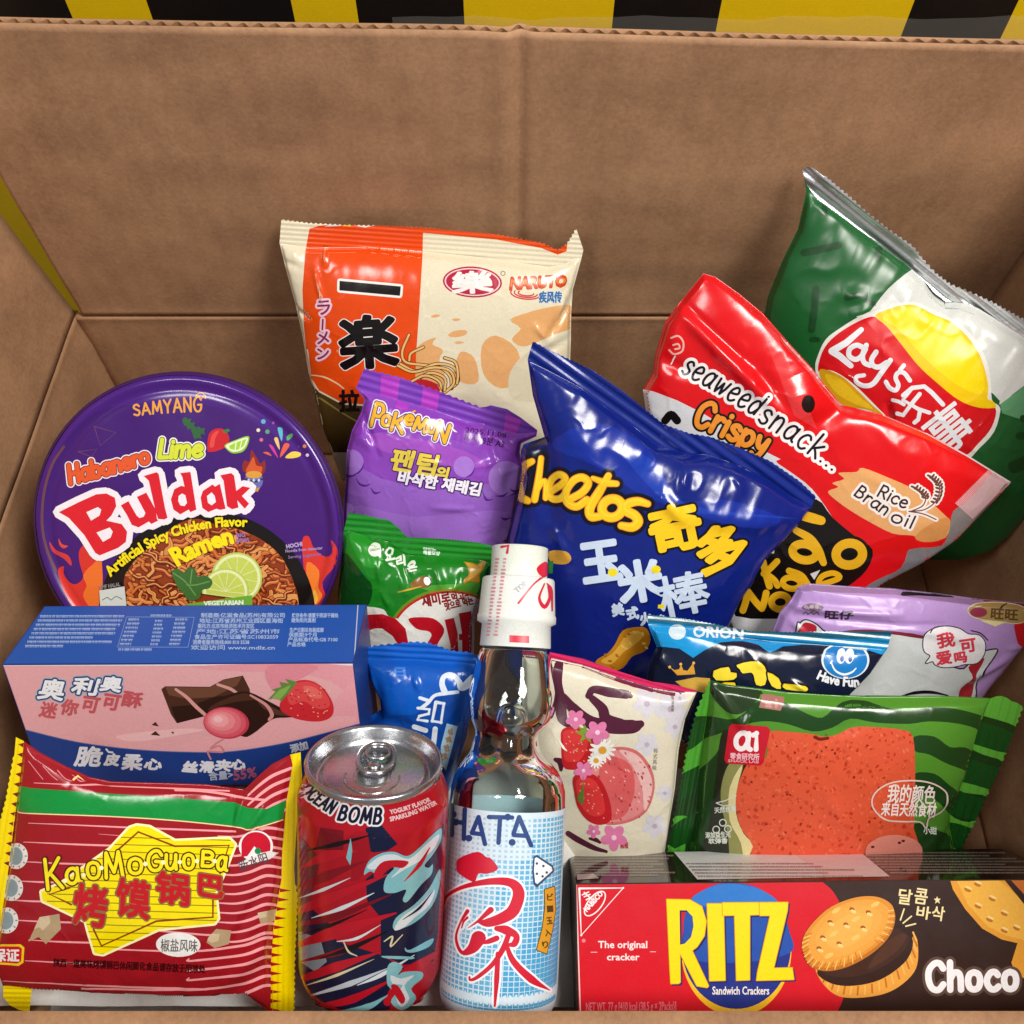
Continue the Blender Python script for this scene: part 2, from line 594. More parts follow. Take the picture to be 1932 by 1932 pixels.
def union(polys, clip=None, minus=None):
    """flat union of many polygons (minus some, inside clip) -> verts, triangles"""
    vs, fs, kind = [], [], []
    for grp, k in ((polys, 0), (clip or [], 1), (minus or [], 2)):
        for p in grp:
            if len(p) < 3 or abs(area2(p)) < 1e-3:
                continue
            if area2(p) < 0:
                p = p[::-1]
            i0 = len(vs)
            vs += [Vector((float(a), float(b))) for a, b in p]
            fs.append(list(range(i0, i0 + len(p))))
            kind.append(k)
    if not fs:
        return np.zeros((0, 2)), np.zeros((0, 3), int)
    V, _, T, _, _, OF = delaunay_2d_cdt(vs, [], fs, 0, 1e-5)
    VA = np.array([(v.x, v.y) for v in V])
    T3, own = [], []
    for t, of in zip(T, OF):
        for i in range(1, len(t) - 1):
            T3.append((t[0], t[i], t[i + 1]))
            own.append(of)
    T3 = np.array(T3)
    A_ = VA[T3]
    ar = np.abs((A_[:, 1, 0] - A_[:, 0, 0]) * (A_[:, 2, 1] - A_[:, 0, 1]) - (A_[:, 2, 0] - A_[:, 0, 0]) * (A_[:, 1, 1] - A_[:, 0, 1])) / 2
    got = np.zeros(len(fs))
    for a_, of in zip(ar, own):
        for i in of:
            got[i] += a_
    bad = set()
    fix = {}
    cen = A_.mean(1)
    for i, f in enumerate(fs):
        pp_ = [(vs[j].x, vs[j].y) for j in f]
        if abs(got[i] - abs(area2(pp_)) / 2) > .02 * abs(area2(pp_)) / 2 + 1e-3:
            bad.add(i)
            fix[i] = inside(cen, pp_)
    keep = []
    for n_, (t, of) in enumerate(zip(T3, own)):
        ks = {kind[i] for i in of if i not in bad}
        for i in bad:
            if fix[i][n_]:
                ks.add(kind[i])
        if 0 in ks and (clip is None or 1 in ks) and 2 not in ks:
            keep.append(tuple(t))
    V = np.array([(v.x, v.y) for v in V])
    T = np.array(keep, dtype=int).reshape(-1, 3)
    if len(T):
        used, inv = np.unique(T, return_inverse=True)
        V, T = V[used], inv.reshape(-1, 3)
    return V, T


def subdivide(V, T, g):
    """split every edge longer than g at its middle until none is left (consistent across triangles)"""
    for _ in range(12):
        if not len(T):
            break
        e = np.stack([T[:, [0, 1]], T[:, [1, 2]], T[:, [2, 0]]], 1)
        L = np.linalg.norm(V[e[:, :, 0]] - V[e[:, :, 1]], axis=2)
        sp = L > g
        if not sp.any():
            break
        es = np.sort(e, axis=2)
        keys = es[:, :, 0].astype(np.int64) * (len(V) + 1) + es[:, :, 1]
        uk, inv = np.unique(keys[sp], return_inverse=True)
        a, b = uk // (len(V) + 1), uk % (len(V) + 1)
        mid = np.full(keys.shape, -1)
        mid[sp] = inv + len(V)
        V = np.concatenate([V, (V[a] + V[b]) / 2])
        out = [T[~sp.any(1)]]
        n = sp.sum(1)
        s3 = n == 3
        t, m = T[s3], mid[s3]
        out += [np.stack([t[:, 0], m[:, 0], m[:, 2]], 1), np.stack([m[:, 0], t[:, 1], m[:, 1]], 1),
                np.stack([m[:, 2], m[:, 1], t[:, 2]], 1), m]
        for k in range(3):
            i0, i1, i2 = k, (k + 1) % 3, (k + 2) % 3
            s1 = (n == 1) & sp[:, k]
            t, m = T[s1], mid[s1]
            out += [np.stack([t[:, i0], m[:, k], t[:, i2]], 1), np.stack([m[:, k], t[:, i1], t[:, i2]], 1)]
            s2 = (n == 2) & ~sp[:, k]          # edges i1-i2 and i2-i0 are split
            t, m = T[s2], mid[s2]
            out += [np.stack([m[:, i1], t[:, i2], m[:, i2]], 1), np.stack([t[:, i0], t[:, i1], m[:, i1]], 1),
                    np.stack([t[:, i0], m[:, i1], m[:, i2]], 1)]
        T = np.concatenate(out)
    return V, T


def teeth(a, b, step, amp, flip=1):
    """zigzag edge from a to b"""
    a, b = np.array(a, float), np.array(b, float)
    d = b - a
    L = np.linalg.norm(d)
    n = max(1, int(round(L / step)))
    t = d / L
    nn = np.array([t[1], -t[0]]) * amp * flip
    out = []
    for i in range(n):
        out.append(tuple(a + d * (i / n)))
        out.append(tuple(a + d * ((i + .5) / n) + nn))
    return out


def zig(pts, step, amp, flip=1):
    out = []
    for a, b in zip(pts[:-1], pts[1:]):
        out += teeth(a, b, step, amp, flip)
    out.append(tuple(pts[-1]))
    return out


def inside(P, poly_):
    x, y = P[:, 0], P[:, 1]
    r = np.zeros(len(P), bool)
    n = len(poly_)
    for i in range(n):
        x0, y0 = poly_[i]
        x1, y1 = poly_[(i + 1) % n]
        c = ((y0 > y) != (y1 > y)) & (x < (x1 - x0) * (y - y0) / ((y1 - y0) if y1 != y0 else 1e-12) + x0)
        r ^= c
    return r


def seg_dist(P, poly_):
    d = np.full(len(P), 1e9)
    n = len(poly_)
    for i in range(n):
        a, b = poly_[i], poly_[(i + 1) % n]
        ab = b - a
        t = np.clip(((P - a) @ ab) / max(ab @ ab, 1e-12), 0, 1)
        d = np.minimum(d, np.linalg.norm(P - a - t[:, None] * ab, axis=1))
    return d


def bspline(G, x, y):
    """cubic B-spline sample of a grid"""
    ny, nx = G.shape
    i, j = np.floor(x).astype(int), np.floor(y).astype(int)
    fx, fy = x - i, y - j

    def wts(f):
        return [(1 - f) ** 3 / 6, (3 * f ** 3 - 6 * f ** 2 + 4) / 6, (-3 * f ** 3 + 3 * f ** 2 + 3 * f + 1) / 6, f ** 3 / 6]
    wx, wy = wts(fx), wts(fy)
    r = 0
    for b in range(4):
        jj = np.clip(j + b - 1, 0, ny - 1)
        for a in range(4):
            r = r + wx[a] * wy[b] * G[jj, np.clip(i + a - 1, 0, nx - 1)]
    return r


def sstep(x):
    x = np.clip(x, 0, 1)
    return x * x * (3 - 2 * x)


class Waves:
    """smooth gradient noise over the surface; fold() gives sparse sharp creases"""
    def __init__(s, seed, wl, n=0):
        r = np.random.RandomState(seed)
        a = r.uniform(0, 2 * math.pi, (64, 64))
        s.gx, s.gy = np.cos(a), np.sin(a)
        s.wl = wl
        b = r.uniform(0, math.pi)
        s.R = np.array([[math.cos(b), -math.sin(b)], [math.sin(b), math.cos(b)]])
        s.off = r.uniform(5, 50, 2)

    def noise(s, uv, k=1.0):
        q = uv @ s.R * (k / s.wl) + s.off * k + 200
        i = np.floor(q).astype(int)
        f = q - i
        u = f * f * f * (f * (f * 6 - 15) + 10)

        def g(dx, dy):
            a, b = (i[:, 0] + dx) % 64, (i[:, 1] + dy) % 64
            return s.gx[a, b] * (f[:, 0] - dx) + s.gy[a, b] * (f[:, 1] - dy)
        t0 = g(0, 0) * (1 - u[:, 0]) + g(1, 0) * u[:, 0]
        t1 = g(0, 1) * (1 - u[:, 0]) + g(1, 1) * u[:, 0]
        return (t0 * (1 - u[:, 1]) + t1 * u[:, 1]) * 1.5

    def __call__(s, uv):
        return s.noise(uv) + .45 * s.noise(uv, 2.17)

    def fold(s, uv):
        n = s.noise(uv, .83) + .25 * s.noise(uv, 2.6)
        return (1 - np.minimum(np.sqrt((n * 1.7) ** 2 + .03), 1)) ** 4 * np.clip(.5 + 1.4 * s.noise(uv, .41), 0, 1)


class Printed:
    """a printed surface: flat art regions laid on a surface, one mesh per part"""
    def __init__(s, surf, frame, g=4.0):
        s.surf, s.frame, s.g = surf, frame, g
        s.parts = {}
        s.order = []
        s.grid = np.zeros((300, 300), int)

    def part(s, name, region, color, fin='film', flat=False):
        s.parts[name] = {'clip': as_polys(region), 'lay': [], 'flat': flat}
        s.order.append(name)
        V, T = union(as_polys(region))
        s.parts[name]['lay'].append((V, T, color, fin, 0.0))

    def add(s, shape, color, r=0, part='body', fin=None, minus=None, clip=True):
        for pn in ([part] if isinstance(part, str) else part):
            p = s.parts[pn]
            V, T = union(as_polys(shape, r), p['clip'] if clip else None, as_polys(minus) if minus else None)
            if len(T):
                # lift only as high as what already lies underneath
                v2, t2 = subdivide(V, T, 22)
                q = np.concatenate([v2, v2[t2].mean(1)])
                gi = np.clip(((q + 500) / 11).astype(int), 0, 299)
                lv = s.grid[gi[:, 0], gi[:, 1]].max() + 1
                s.grid[gi[:, 0], gi[:, 1]] = lv
                p['lay'].append((V, T, color, fin or p['lay'][0][3], 3.6e-5 * lv))

    def outlined(s, shape, cols, part='body', fin=None):
        """cols: [(extra radius, colour), ...] from the widest to the letter itself"""
        for r, c in cols:
            s.add(shape, c, r, part, fin)

    def mesh(s, pn):
        VV, TT, NN, MI, mats = [], [], [], [], []
        off = 0
        sp = None if s.parts[pn]['flat'] else pn
        for V, T, color, fin, lift in s.parts[pn]['lay']:
            P = s.frame(V)
            P, T2 = subdivide(P, T, s.g)
            uv = s.surf.to_uv(P, sp)
            X = s.surf.point(uv, lift, sp)
            nr = s.surf.normal(uv, sp)
            a, b, c = X[T2[:, 0]], X[T2[:, 1]], X[T2[:, 2]]
            fn = np.cross(b - a, c - a)
            fl = (fn * nr[T2[:, 0]]).sum(1) < 0
            T2[fl] = T2[fl][:, ::-1]
            m = mat(color, fin)
            if m not in mats:
                mats.append(m)
            VV.append(X)
            NN.append(nr)
            TT.append(T2 + off)
            MI.append(np.full(len(T2), mats.index(m)))
            off += len(X)
        return np.concatenate(VV), np.concatenate(TT), np.concatenate(NN), np.concatenate(MI), mats


class Pack(Printed):
    """a sealed film bag: its traced front outline gets its own plane, thickness, wrinkles and back"""
    def __init__(s, name, label, cat, frame, anchor, Z, rho, body, color, yaw=0, roll=0, H=.012, back=None, power=.6,
                 wr=(.0004, .03, 1), wave=(.001, .09), creases=(), fin='film', g=4.0, seals=(), backcolor=None, group=None):
        U, V, N = axes(rho, yaw, roll)
        pl = Plane(at(anchor[0], anchor[1], Z), U, V, N)
        super().__init__(pl, frame, g)
        s.name, s.H, s.back = name, H, (H * .8 if back is None else back)
        s.power, s.wr, s.wave = power, wr, wave
        uvb = pl.to_uv(frame(body), flat=True)
        s.uvb = uvb
        s.W1, s.W2 = Waves(wr[2], wr[1]), Waves(wr[2] + 50, wave[1], 4)
        s.W3 = Waves(wr[2] + 90, wr[1] * .9, 6)
        s.curl = {}
        s.W4 = Waves(wr[2] + 130, .013)
        s.gather = 1.5 * wr[0]
        s.cr = []
        for p0, p1, am, wd in creases:
            q = pl.to_uv(frame([p0, p1]), flat=True)
            s.cr.append((q[0], q[1], am, wd))
        s.ridge = {}
        # pillow height: relaxed membrane over the outline
        mn, mx_ = uvb.min(0) - .004, uvb.max(0) + .004
        n = 84
        st = (mx_ - mn).max() / n
        nx, ny = int((mx_ - mn)[0] / st) + 2, int((mx_ - mn)[1] / st) + 2
        gx, gy = np.meshgrid(mn[0] + st * np.arange(nx), mn[1] + st * np.arange(ny))
        M = inside(np.stack([gx.ravel(), gy.ravel()], 1), uvb).reshape(ny, nx)
        M[0] = M[-1] = False
        M[:, 0] = M[:, -1] = False
        A = np.zeros((ny, nx))
        for _ in range(1400):
            A[1:-1, 1:-1] = .25 * (A[2:, 1:-1] + A[:-2, 1:-1] + A[1:-1, 2:] + A[1:-1, :-2]) + 1
            A[~M] = 0
        s.G, s.mn, s.st = A / A.max(), mn, st
        pl.h = s.height
        s.base = uvb[uvb[:, 1].argmin()]
        cpt = pl.O + uvb[:, 0].mean() * U + uvb[:, 1].min() * V
        s.root = thing(name, label, cat, cpt, group)
        s.backcolor = backcolor or color
        s.part('body', [tuple(p) for p in body], color, fin)
        for nm, reg, rl, c in seals:
            s.seal(nm, reg, rl, c, fin)

    def seal(s, nm, reg, rl, c, fin='film', pitch=.0026, amp=.00018):
        s.part(nm, reg, c, fin)
        q = s.surf.to_uv(s.frame(rl), flat=True)
        d = q[1] - q[0]
        d = d / np.linalg.norm(d)
        s.ridge[nm] = (q[0], np.array([-d[1], d[0]]), pitch, amp)

    def height(s, uv, part=None):
        h = s.wave[0] * s.W2(uv)
        if part in s.ridge:
            o, n, pitch, amp = s.ridge[part]
            t = (uv - o) @ n
            am, wd = s.curl.get(part, (0, 1))
            if am:
                h = h + am * sstep(seg_dist(uv, s.uvb) / wd)
            return h + amp * np.sin(2 * math.pi * t / pitch) + .6 * s.wr[0] * s.W3(uv)
        x, y = (uv[:, 0] - s.mn[0]) / s.st, (uv[:, 1] - s.mn[1]) / s.st
        g = np.clip(bspline(s.G, x, y), 0, 1)
        d = seg_dist(uv, s.uvb)
        ins = sstep(d / .004)
        p = g ** s.power * s.H * sstep(d / .003 + .15 * (d > 0))
        wk = s.wr[0] * (1.3 * s.W1(uv) + 2.0 * s.W3.fold(uv) + .9 * s.W1.fold(uv * 2.6 + .3)) * ins
        for o, n, pitch, amp in s.ridge.values():
            # gathers running out of a pressed seam
            v = uv - o
            dist, al = v @ n, v @ np.array([n[1], -n[0]])
            q = np.stack([al + .12 * dist, dist * .16], 1)
            wk = wk + s.gather * s.W4(q) * np.exp(-np.abs(dist) / .022) * ins
        for a, b, am, wd in s.cr:
            ab = b - a
            L2 = ab @ ab
            t = ((uv - a) @ ab) / L2
            tc = np.clip(t, 0, 1)
            dd = np.linalg.norm(uv - a - tc[:, None] * ab, axis=1)
            wk = wk + am * np.exp(-(dd / wd) ** 2) * (1 - .6 * np.abs(2 * tc - 1) ** 2)
        return h + p + wk

    def finish(s, names=None):
        for pn in s.order:
            V, T, N, MI, mats = s.mesh(pn)
            if pn == 'body' and s.back > 0:
                # the back of the bag
                pv, pt = union(s.parts[pn]['clip'])
                P, T2 = subdivide(s.frame(pv), pt, 14)
                uv = s.surf.to_uv(P, flat=True)
                x, y = (uv[:, 0] - s.mn[0]) / s.st, (uv[:, 1] - s.mn[1]) / s.st
                g = np.clip(bspline(s.G, x, y), 0, 1) ** s.power
                d = seg_dist(uv, s.uvb)
                hb = s.wave[0] * s.W2(uv) - .0003 - s.back * g * sstep(d / .004)
                X = s.surf.O + uv[:, :1] * s.surf.U + uv[:, 1:2] * s.surf.V + hb[:, None] * s.surf.N
                a, b, c = X[T2[:, 0]], X[T2[:, 1]], X[T2[:, 2]]
                fl = (np.cross(b - a, c - a) @ s.surf.N) > 0
                T2[fl] = T2[fl][:, ::-1]
                m = mat(s.backcolor, 'film')
                if m not in mats:
                    mats.append(m)
                T = np.concatenate([T, T2 + len(V)])
                MI = np.concatenate([MI, np.full(len(T2), mats.index(m))])
                V = np.concatenate([V, X])
                N = np.concatenate([N, np.tile(-s.surf.N, (len(X), 1))])
            mesh_obj({'body': 'film_body'}.get(pn, pn.split('#')[0]), V, T, mats, MI, s.root, N)
        return s.root


def lathe(A, D, X, Y, prof, n=96, close0=False, close1=False):
    """surface of revolution: prof = [(z along D, r)]"""
    V, Fc = [], []
    A, D, X, Y = map(np.asarray, (A, D, X, Y))
    for z, r in prof:
        for i in range(n):
            a = 2 * math.pi * i / n
            V.append(A + z * D + r * math.cos(a) * X + r * math.sin(a) * Y)
    for j in range(len(prof) - 1):
        for i in range(n):
            k = (i + 1) % n
            Fc.append((j * n + i, j * n + k, (j + 1) * n + k, (j + 1) * n + i))
    if close0:
        Fc.append(tuple(range(n))[::-1])
    if close1:
        Fc.append(tuple(range((len(prof) - 1) * n, len(prof) * n)))
    return V, Fc


def fix_normals(o):
    import bmesh
    bm = bmesh.new()
    bm.from_mesh(o.data)
    bmesh.ops.recalc_face_normals(bm, faces=bm.faces)
    bm.to_mesh(o.data)
    bm.free()
    return o


def slab(name, corners, thick, m, parent=None, div=1, bulge=None, smooth=False):
    """board: four world corners (a quad) given thickness along its normal"""
    c = [np.array(p, float) for p in corners]
    n = np.cross(c[1] - c[0], c[3] - c[0])
    n = n / np.linalg.norm(n)
    V, Fc = [], []
    for side in (0, 1):
        for j in range(div + 1):
            for i in range(div + 1):
                u, v = i / div, j / div
                p = (c[0] * (1 - u) + c[1] * u) * (1 - v) + (c[3] * (1 - u) + c[2] * u) * v
                b = bulge(u, v) if bulge else 0
                V.append(p + n * (b - side * thick))
    k = (div + 1) ** 2
    w_ = div + 1
    for j in range(div):
        for i in range(div):
            a = j * w_ + i
            Fc.append((a, a + 1, a + 1 + w_, a + w_))
            Fc.append((k + a, k + a + w_, k + a + 1 + w_, k + a + 1))
    for i in range(div):
        for a, b in ((i, i + 1), (div * w_ + i + 1, div * w_ + i), ((i + 1) * w_, i * w_), (i * w_ + div, (i + 1) * w_ + div)):
            Fc.append((b, a, a + k, b + k))
    return mesh_obj(name, V, Fc, [m], None, parent, None, smooth)


# ================================================================== the place: table, carton, packing paper
def card_mat(name, c0, c1, corr=True):
    m = bpy.data.materials.new(name)
    m.use_nodes = True
    nt = m.node_tree
    b = nt.nodes['Principled BSDF']
    b.inputs['Roughness'].default_value = .72
    tc = nt.nodes.new('ShaderNodeTexCoord')
    n1 = nt.nodes.new('ShaderNodeTexNoise')
    n1.inputs['Scale'].default_value = 420
    n1.inputs['Detail'].default_value = 5
    n1.inputs['Roughness'].default_value = .7
    n2 = nt.nodes.new('ShaderNodeTexNoise')
    n2.inputs['Scale'].default_value = 26
    n2.inputs['Detail'].default_value = 8
    n2.inputs['Roughness'].default_value = .65
    ad = nt.nodes.new('ShaderNodeMath')
    ad.operation = 'MULTIPLY_ADD'
    ad.inputs[1].default_value = .42
    nt.links.new(tc.outputs['Object'], n1.inputs['Vector'])
    nt.links.new(tc.outputs['Object'], n2.inputs['Vector'])
    nt.links.new(n1.outputs['Fac'], ad.inputs[0])
    m2 = nt.nodes.new('ShaderNodeMath')
    m2.operation = 'MULTIPLY'
    m2.inputs[1].default_value = .58
    nt.links.new(n2.outputs['Fac'], m2.inputs[0])
    nt.links.new(m2.outputs[0], ad.inputs[2])
    cr = nt.nodes.new('ShaderNodeValToRGB')
    cr.color_ramp.elements[0].position = .30
    cr.color_ramp.elements[1].position = .70
    cr.color_ramp.elements[0].color = lin(c0)
    cr.color_ramp.elements[1].color = lin(c1)
    nt.links.new(ad.outputs[0], cr.inputs[0])
    nt.links.new(cr.outputs[0], b.inputs['Base Color'])
    wv = nt.nodes.new('ShaderNodeTexWave')
    wv.bands_direction = 'X'
    wv.inputs['Scale'].default_value = 22
    wv.inputs['Distortion'].default_value = .6
    nt.links.new(tc.outputs['Object'], wv.inputs['Vector'])
    b1 = nt.nodes.new('ShaderNodeBump')
    b1.inputs['Strength'].default_value = .10
    b1.inputs['Distance'].default_value = .002
    nt.links.new(n1.outputs['Fac'], b1.inputs['Height'])
    b2 = nt.nodes.new('ShaderNodeBump')
    b2.inputs['Strength'].default_value = .10 if corr else 0
    b2.inputs['Distance'].default_value = .002
    nt.links.new(wv.outputs['Fac'], b2.inputs['Height'])
    nt.links.new(b1.outputs['Normal'], b2.inputs['Normal'])
    nt.links.new(b2.outputs['Normal'], b.inputs['Normal'])
    return m


KRAFT = card_mat('kraft_cardboard', '#90694b', '#c4966f')
KRAFT_EDGE = card_mat('kraft_edge', '#8d6442', '#b88a60', False)

# table top under everything
tb = slab('table_top', [(-2, -1.5, -.008), (2, -1.5, -.008), (2, 2.5, -.008), (-2, 2.5, -.008)], .03, mat('#6d655c', 'satin'))
tb['kind'] = 'structure'

XL, XR, YB, YF, ZR = -.278, .298, .408, .016, .162
T = .004
box = thing('cardboard_box', 'open brown corrugated cardboard box holding all the snacks, flaps folded open', 'cardboard box', (0, .2, 0))
slab('floor_panel', [(XL - .004, YF - .002, .001), (XR + .004, YF - .002, .001), (XR + .004, YB + .003, .001), (XL - .004, YB + .003, .001)], .004, KRAFT, box)


def dent(seed, am):
    W = Waves(seed, .5, 5)
    return lambda u, v: am * float(W(np.array([[u, v]]))[0])


def sheet(name, nu, nv, fn, thick_n, thick, m):
    """curved board: fn(u, v) -> world point; thickness along thick_n"""
    V, Fc = [], []
    tn = np.array(thick_n, float)
    for side in (0, 1):
        for j in range(nv + 1):
            for i in range(nu + 1):
                V.append(np.array(fn(i / nu, j / nv), float) + tn * thick * side)
    k, w_ = (nu + 1) * (nv + 1), nu + 1
    for j in range(nv):
        for i in range(nu):
            a = j * w_ + i
            Fc.append((a, a + 1, a + 1 + w_, a + w_))
            Fc.append((k + a, k + a + w_, k + a + 1 + w_, k + a + 1))
    for i in range(nu):
        Fc.append((i + 1, i, k + i, k + i + 1))
        a = nv * w_ + i
        Fc.append((a, a + 1, k + a + 1, k + a))
    for j in range(nv):
        a = j * w_
        Fc.append((a, a + w_, k + a + w_, k + a))
        a = j * w_ + nu
        Fc.append((a + w_, a, k + a, k + a + w_))
    return fix_normals(mesh_obj(name, V, Fc, [m], None, box, None, True))


DW = Waves(11, .45, 6)


def dn(a, b, am):
    q = np.array([[a, b]])
    return am * float(DW(q)[0] + .55 * DW.fold(q * 1.7)[0] - .2 * DW.noise(q, 4.3)[0])


# walls; the fold line at the top is a soft rolled ridge
def fold(v, am=.0011, wd=.022):
    return am * math.exp(-((1 - v) / wd) ** 2)


sheet('back_wall', 60, 40, lambda u, v: (XL - .004 + (XR - XL + .008) * u, YB - fold(v) + dn(u, v, .0012) * (1 - v), .002 + (ZR - .002) * v), (0, 1, 0), T, KRAFT)
BZ = .360


def back_flap(u, v):
    x = XL + .006 + (XR - XL - .001) * u
    cr = .0024 * math.exp(-((x - .0035) / .0035) ** 2) - .0010 * math.exp(-((x + .004) / .006) ** 2)
    lean = -.004 * v
    return (x, YB - fold(1 - v, .0008) + dn(u, v + 3, .0016) * min(1, 4 * v) + cr + lean + .0012 * math.sin(5 * u) * v, ZR + .0005 + (BZ - ZR + .0005 - .012 * u) * v)


def flap_thin(name, off, th, m):
    return sheet(name, 260, 50, lambda u, v: np.array(back_flap(u, v)) + np.array([0, off, 0]), (0, 1, 0), th, m)


flap = flap_thin('back_flap', 0, .0007, KRAFT)
flap2 = flap_thin('back_flap_outer_liner', .0042, .0007, KRAFT)
flap2.name = 'back_liner'
# corrugated medium between the two liners
V, Fc = [], []
nw = 78 * 8
for j in (0, 1):
    for i in range(nw + 1):
        u = i / nw
        p = np.array(back_flap(u, .9 + .0995 * j))
        V.append(p + np.array([0, .00245 + .0016 * math.sin(2 * math.pi * 78 * u), 0]))
for i in range(nw):
    Fc.append((i, i + 1, nw + 2 + i, nw + 1 + i))
mesh_obj('corrugated_core', V, Fc, [KRAFT_EDGE], None, box, None, True)


# side walls: the left one bows a little
def left_wall(u, v):      # u from back to front
    y = YB + .005 + (YF - YB) * u
    return (XL + fold(v) - .006 * math.sin(math.pi * u) * v + dn(u + 7, v, .0015), y, .002 + (ZR - .002) * v)


sheet('left_wall', 50, 30, left_wall, (-1, 0, 0), T, KRAFT)
sheet('right_wall', 50, 30, lambda u, v: (XR - fold(v) + dn(u + 9, v, .002) + .0016 * math.exp(-((u - .55 - .1 * v) / .02) ** 2), YB + .005 + (YF - YB) * u, .002 + (ZR - .002) * v), (1, 0, 0), T, KRAFT)
sheet('front_wall', 40, 12, lambda u, v: (XL + (XR - XL) * u, YF + dn(u + 4, v, .0008), .002 + (ZR - .002) * v), (0, -1, 0), T, KRAFT)


def left_flap(u, v):
    p = np.array(left_wall(u, 1.0))
    q = p + np.array([-.020 * v - .02 * v * u, 0, .19 * v])
    q[1] = p[1] - (.003 + .009 * v) * (1 - u)
    q[0] += dn(u + 2, v + 5, .0022) * min(1, 3 * v) + .003 * math.sin(4 * v + 2 * u) * v
    q[2] += .0006
    return q


sheet('left_flap', 50, 36, left_flap, (-1, 0, 0), T, KRAFT)


def right_flap(u, v):
    return (XR - .003 + .006 * v + dn(u + 6, v + 8, .002) * min(1, 3 * v) * min(1, 6 * u), YB - .0015 + (YF - YB) * u, ZR + .0006 + .19 * v)


sheet('right_flap', 40, 30, right_flap, (1, 0, 0), T, KRAFT)
# front flap folded outwards, level
sheet('front_flap', 60, 12, lambda u, v: (XL + (XR - XL) * u, YF + .0015 - .19 * v, ZR + .0015 + dn(u + 3, v + 2, .0012) - .03 * v * v + .0015 * math.exp(-(v / .03) ** 2)), (0, 0, -1), T, KRAFT)

# crumpled white packing paper the snacks lie on
PW, PW2 = Waves(21, .11, 8), Waves(22, .035, 8)


def paper(x, y):
    q = np.array([[x, y]])
    return .045 + 0.06 / (1 + math.exp((x - .04) / .012)) + .012 * float(PW(q)[0]) + .004 * float(PW2(q)[0]) + .004 * float(PW2.fold(q)[0])


V, Fc = [], []
nx, ny = 130, 50
for s_ in (0, 1):
    for j in range(ny + 1):
        for i in range(nx + 1):
            x = XL + .012 + (.15 - XL) * i / nx
            y = YF + .006 + (.135 - YF) * j / ny + .012 * math.sin(14 * x) * j / ny
            V.append((x, y, max(.006, paper(x, y)) if s_ == 0 else .004))
k, w_ = (nx + 1) * (ny + 1), nx + 1
for j in range(ny):
    for i in range(nx):
        a = j * w_ + i
        Fc.append((a, a + 1, a + 1 + w_, a + w_))
        Fc.append((k + a, k + a + w_, k + a + 1 + w_, k + a + 1))
pp = mesh_obj('packing_paper', V, Fc, [mat('#dcdcd8', 'paper')])
pp['label'] = 'crumpled white packing paper lining the bottom of the box under the snacks'
pp['category'] = 'packing paper'

# black and yellow striped box standing behind
SB = thing('striped_box', 'black and yellow hazard-striped box standing behind the open brown box', 'box', (0, .60, 0))
YS = .452


def on_ys(px, py):
    d = rays([[px, py]])[0]
    return CAM + d * (YS - CAM[1]) / d[1]


xs = [(p, c) for p, c in zip([on_ys(p, 36)[0] for p in (-40, 138, 288, 556, 676, 876, 1156, 1355, 1712, 1905)],
                             'ykykykykyk')]
slab('carcass', [(-.52, YS + .002, .0), (.52, YS + .002, .0), (.52, YS + .002, .42), (-.52, YS + .002, .42)], .30, mat('#141416', 'satin'), SB)
bk, ye = mat('#101012', 'satin'), mat('#e3bd10', 'satin')
lo = None
edges = [-.50] + [x for x, c in xs] + [.50]
cols = []
e2 = [-.50, -.2600] + [x for x, c in xs[1:]] + [.50]
cc = [ye, bk, ye, bk, ye, bk, ye, bk, ye, bk, ye]
stripe_v, stripe_f, stripe_m = [], [], []
for i in range(len(e2) - 1):
    a, b = e2[i], e2[i + 1]
    sh = .006 * math.sin(3.1 * i)
    i0 = len(stripe_v)
    for zz in (0.001, .419):
        stripe_v += [(a, YS, zz), (b, YS, zz)]
    stripe_f.append((i0, i0 + 1, i0 + 3, i0 + 2))
    stripe_m.append(0 if cc[i] is bk else 1)
SPR = mesh_obj('striped_print', stripe_v, stripe_f, [bk, ye], stripe_m, SB, None, False)
# strip of clear packing tape across the print
tm = bpy.data.materials.new('clear_tape')
tm.use_nodes = True
nt = tm.node_tree
b = nt.nodes['Principled BSDF']
b.inputs['Base Color'].default_value = (.9, .88, .82, 1)
b.inputs['Roughness'].default_value = .22
b.inputs['Alpha'].default_value = .07
tz0, tz1 = .300, on_ys(1400, 30)[2]
V, Fc = [], []
for i in range(41):
    x = -.06 + .56 * i / 40
    for z in (tz0, tz1 + .0008 * math.sin(.9 * i) + .0005 * math.sin(2.3 * i)):
        V.append((x, YS - .0012 - .0006 * math.sin(1.7 * i + z * 300), z))
for i in range(40):
    Fc.append((2 * i, 2 * i + 2, 2 * i + 3, 2 * i + 1))
mesh_obj('clear_tape', V, Fc, [tm], None, SPR, None, True)


# ================================================================== front row
def W(*p):
    return list(p)


K3 = [(.006, '#ffffff')]

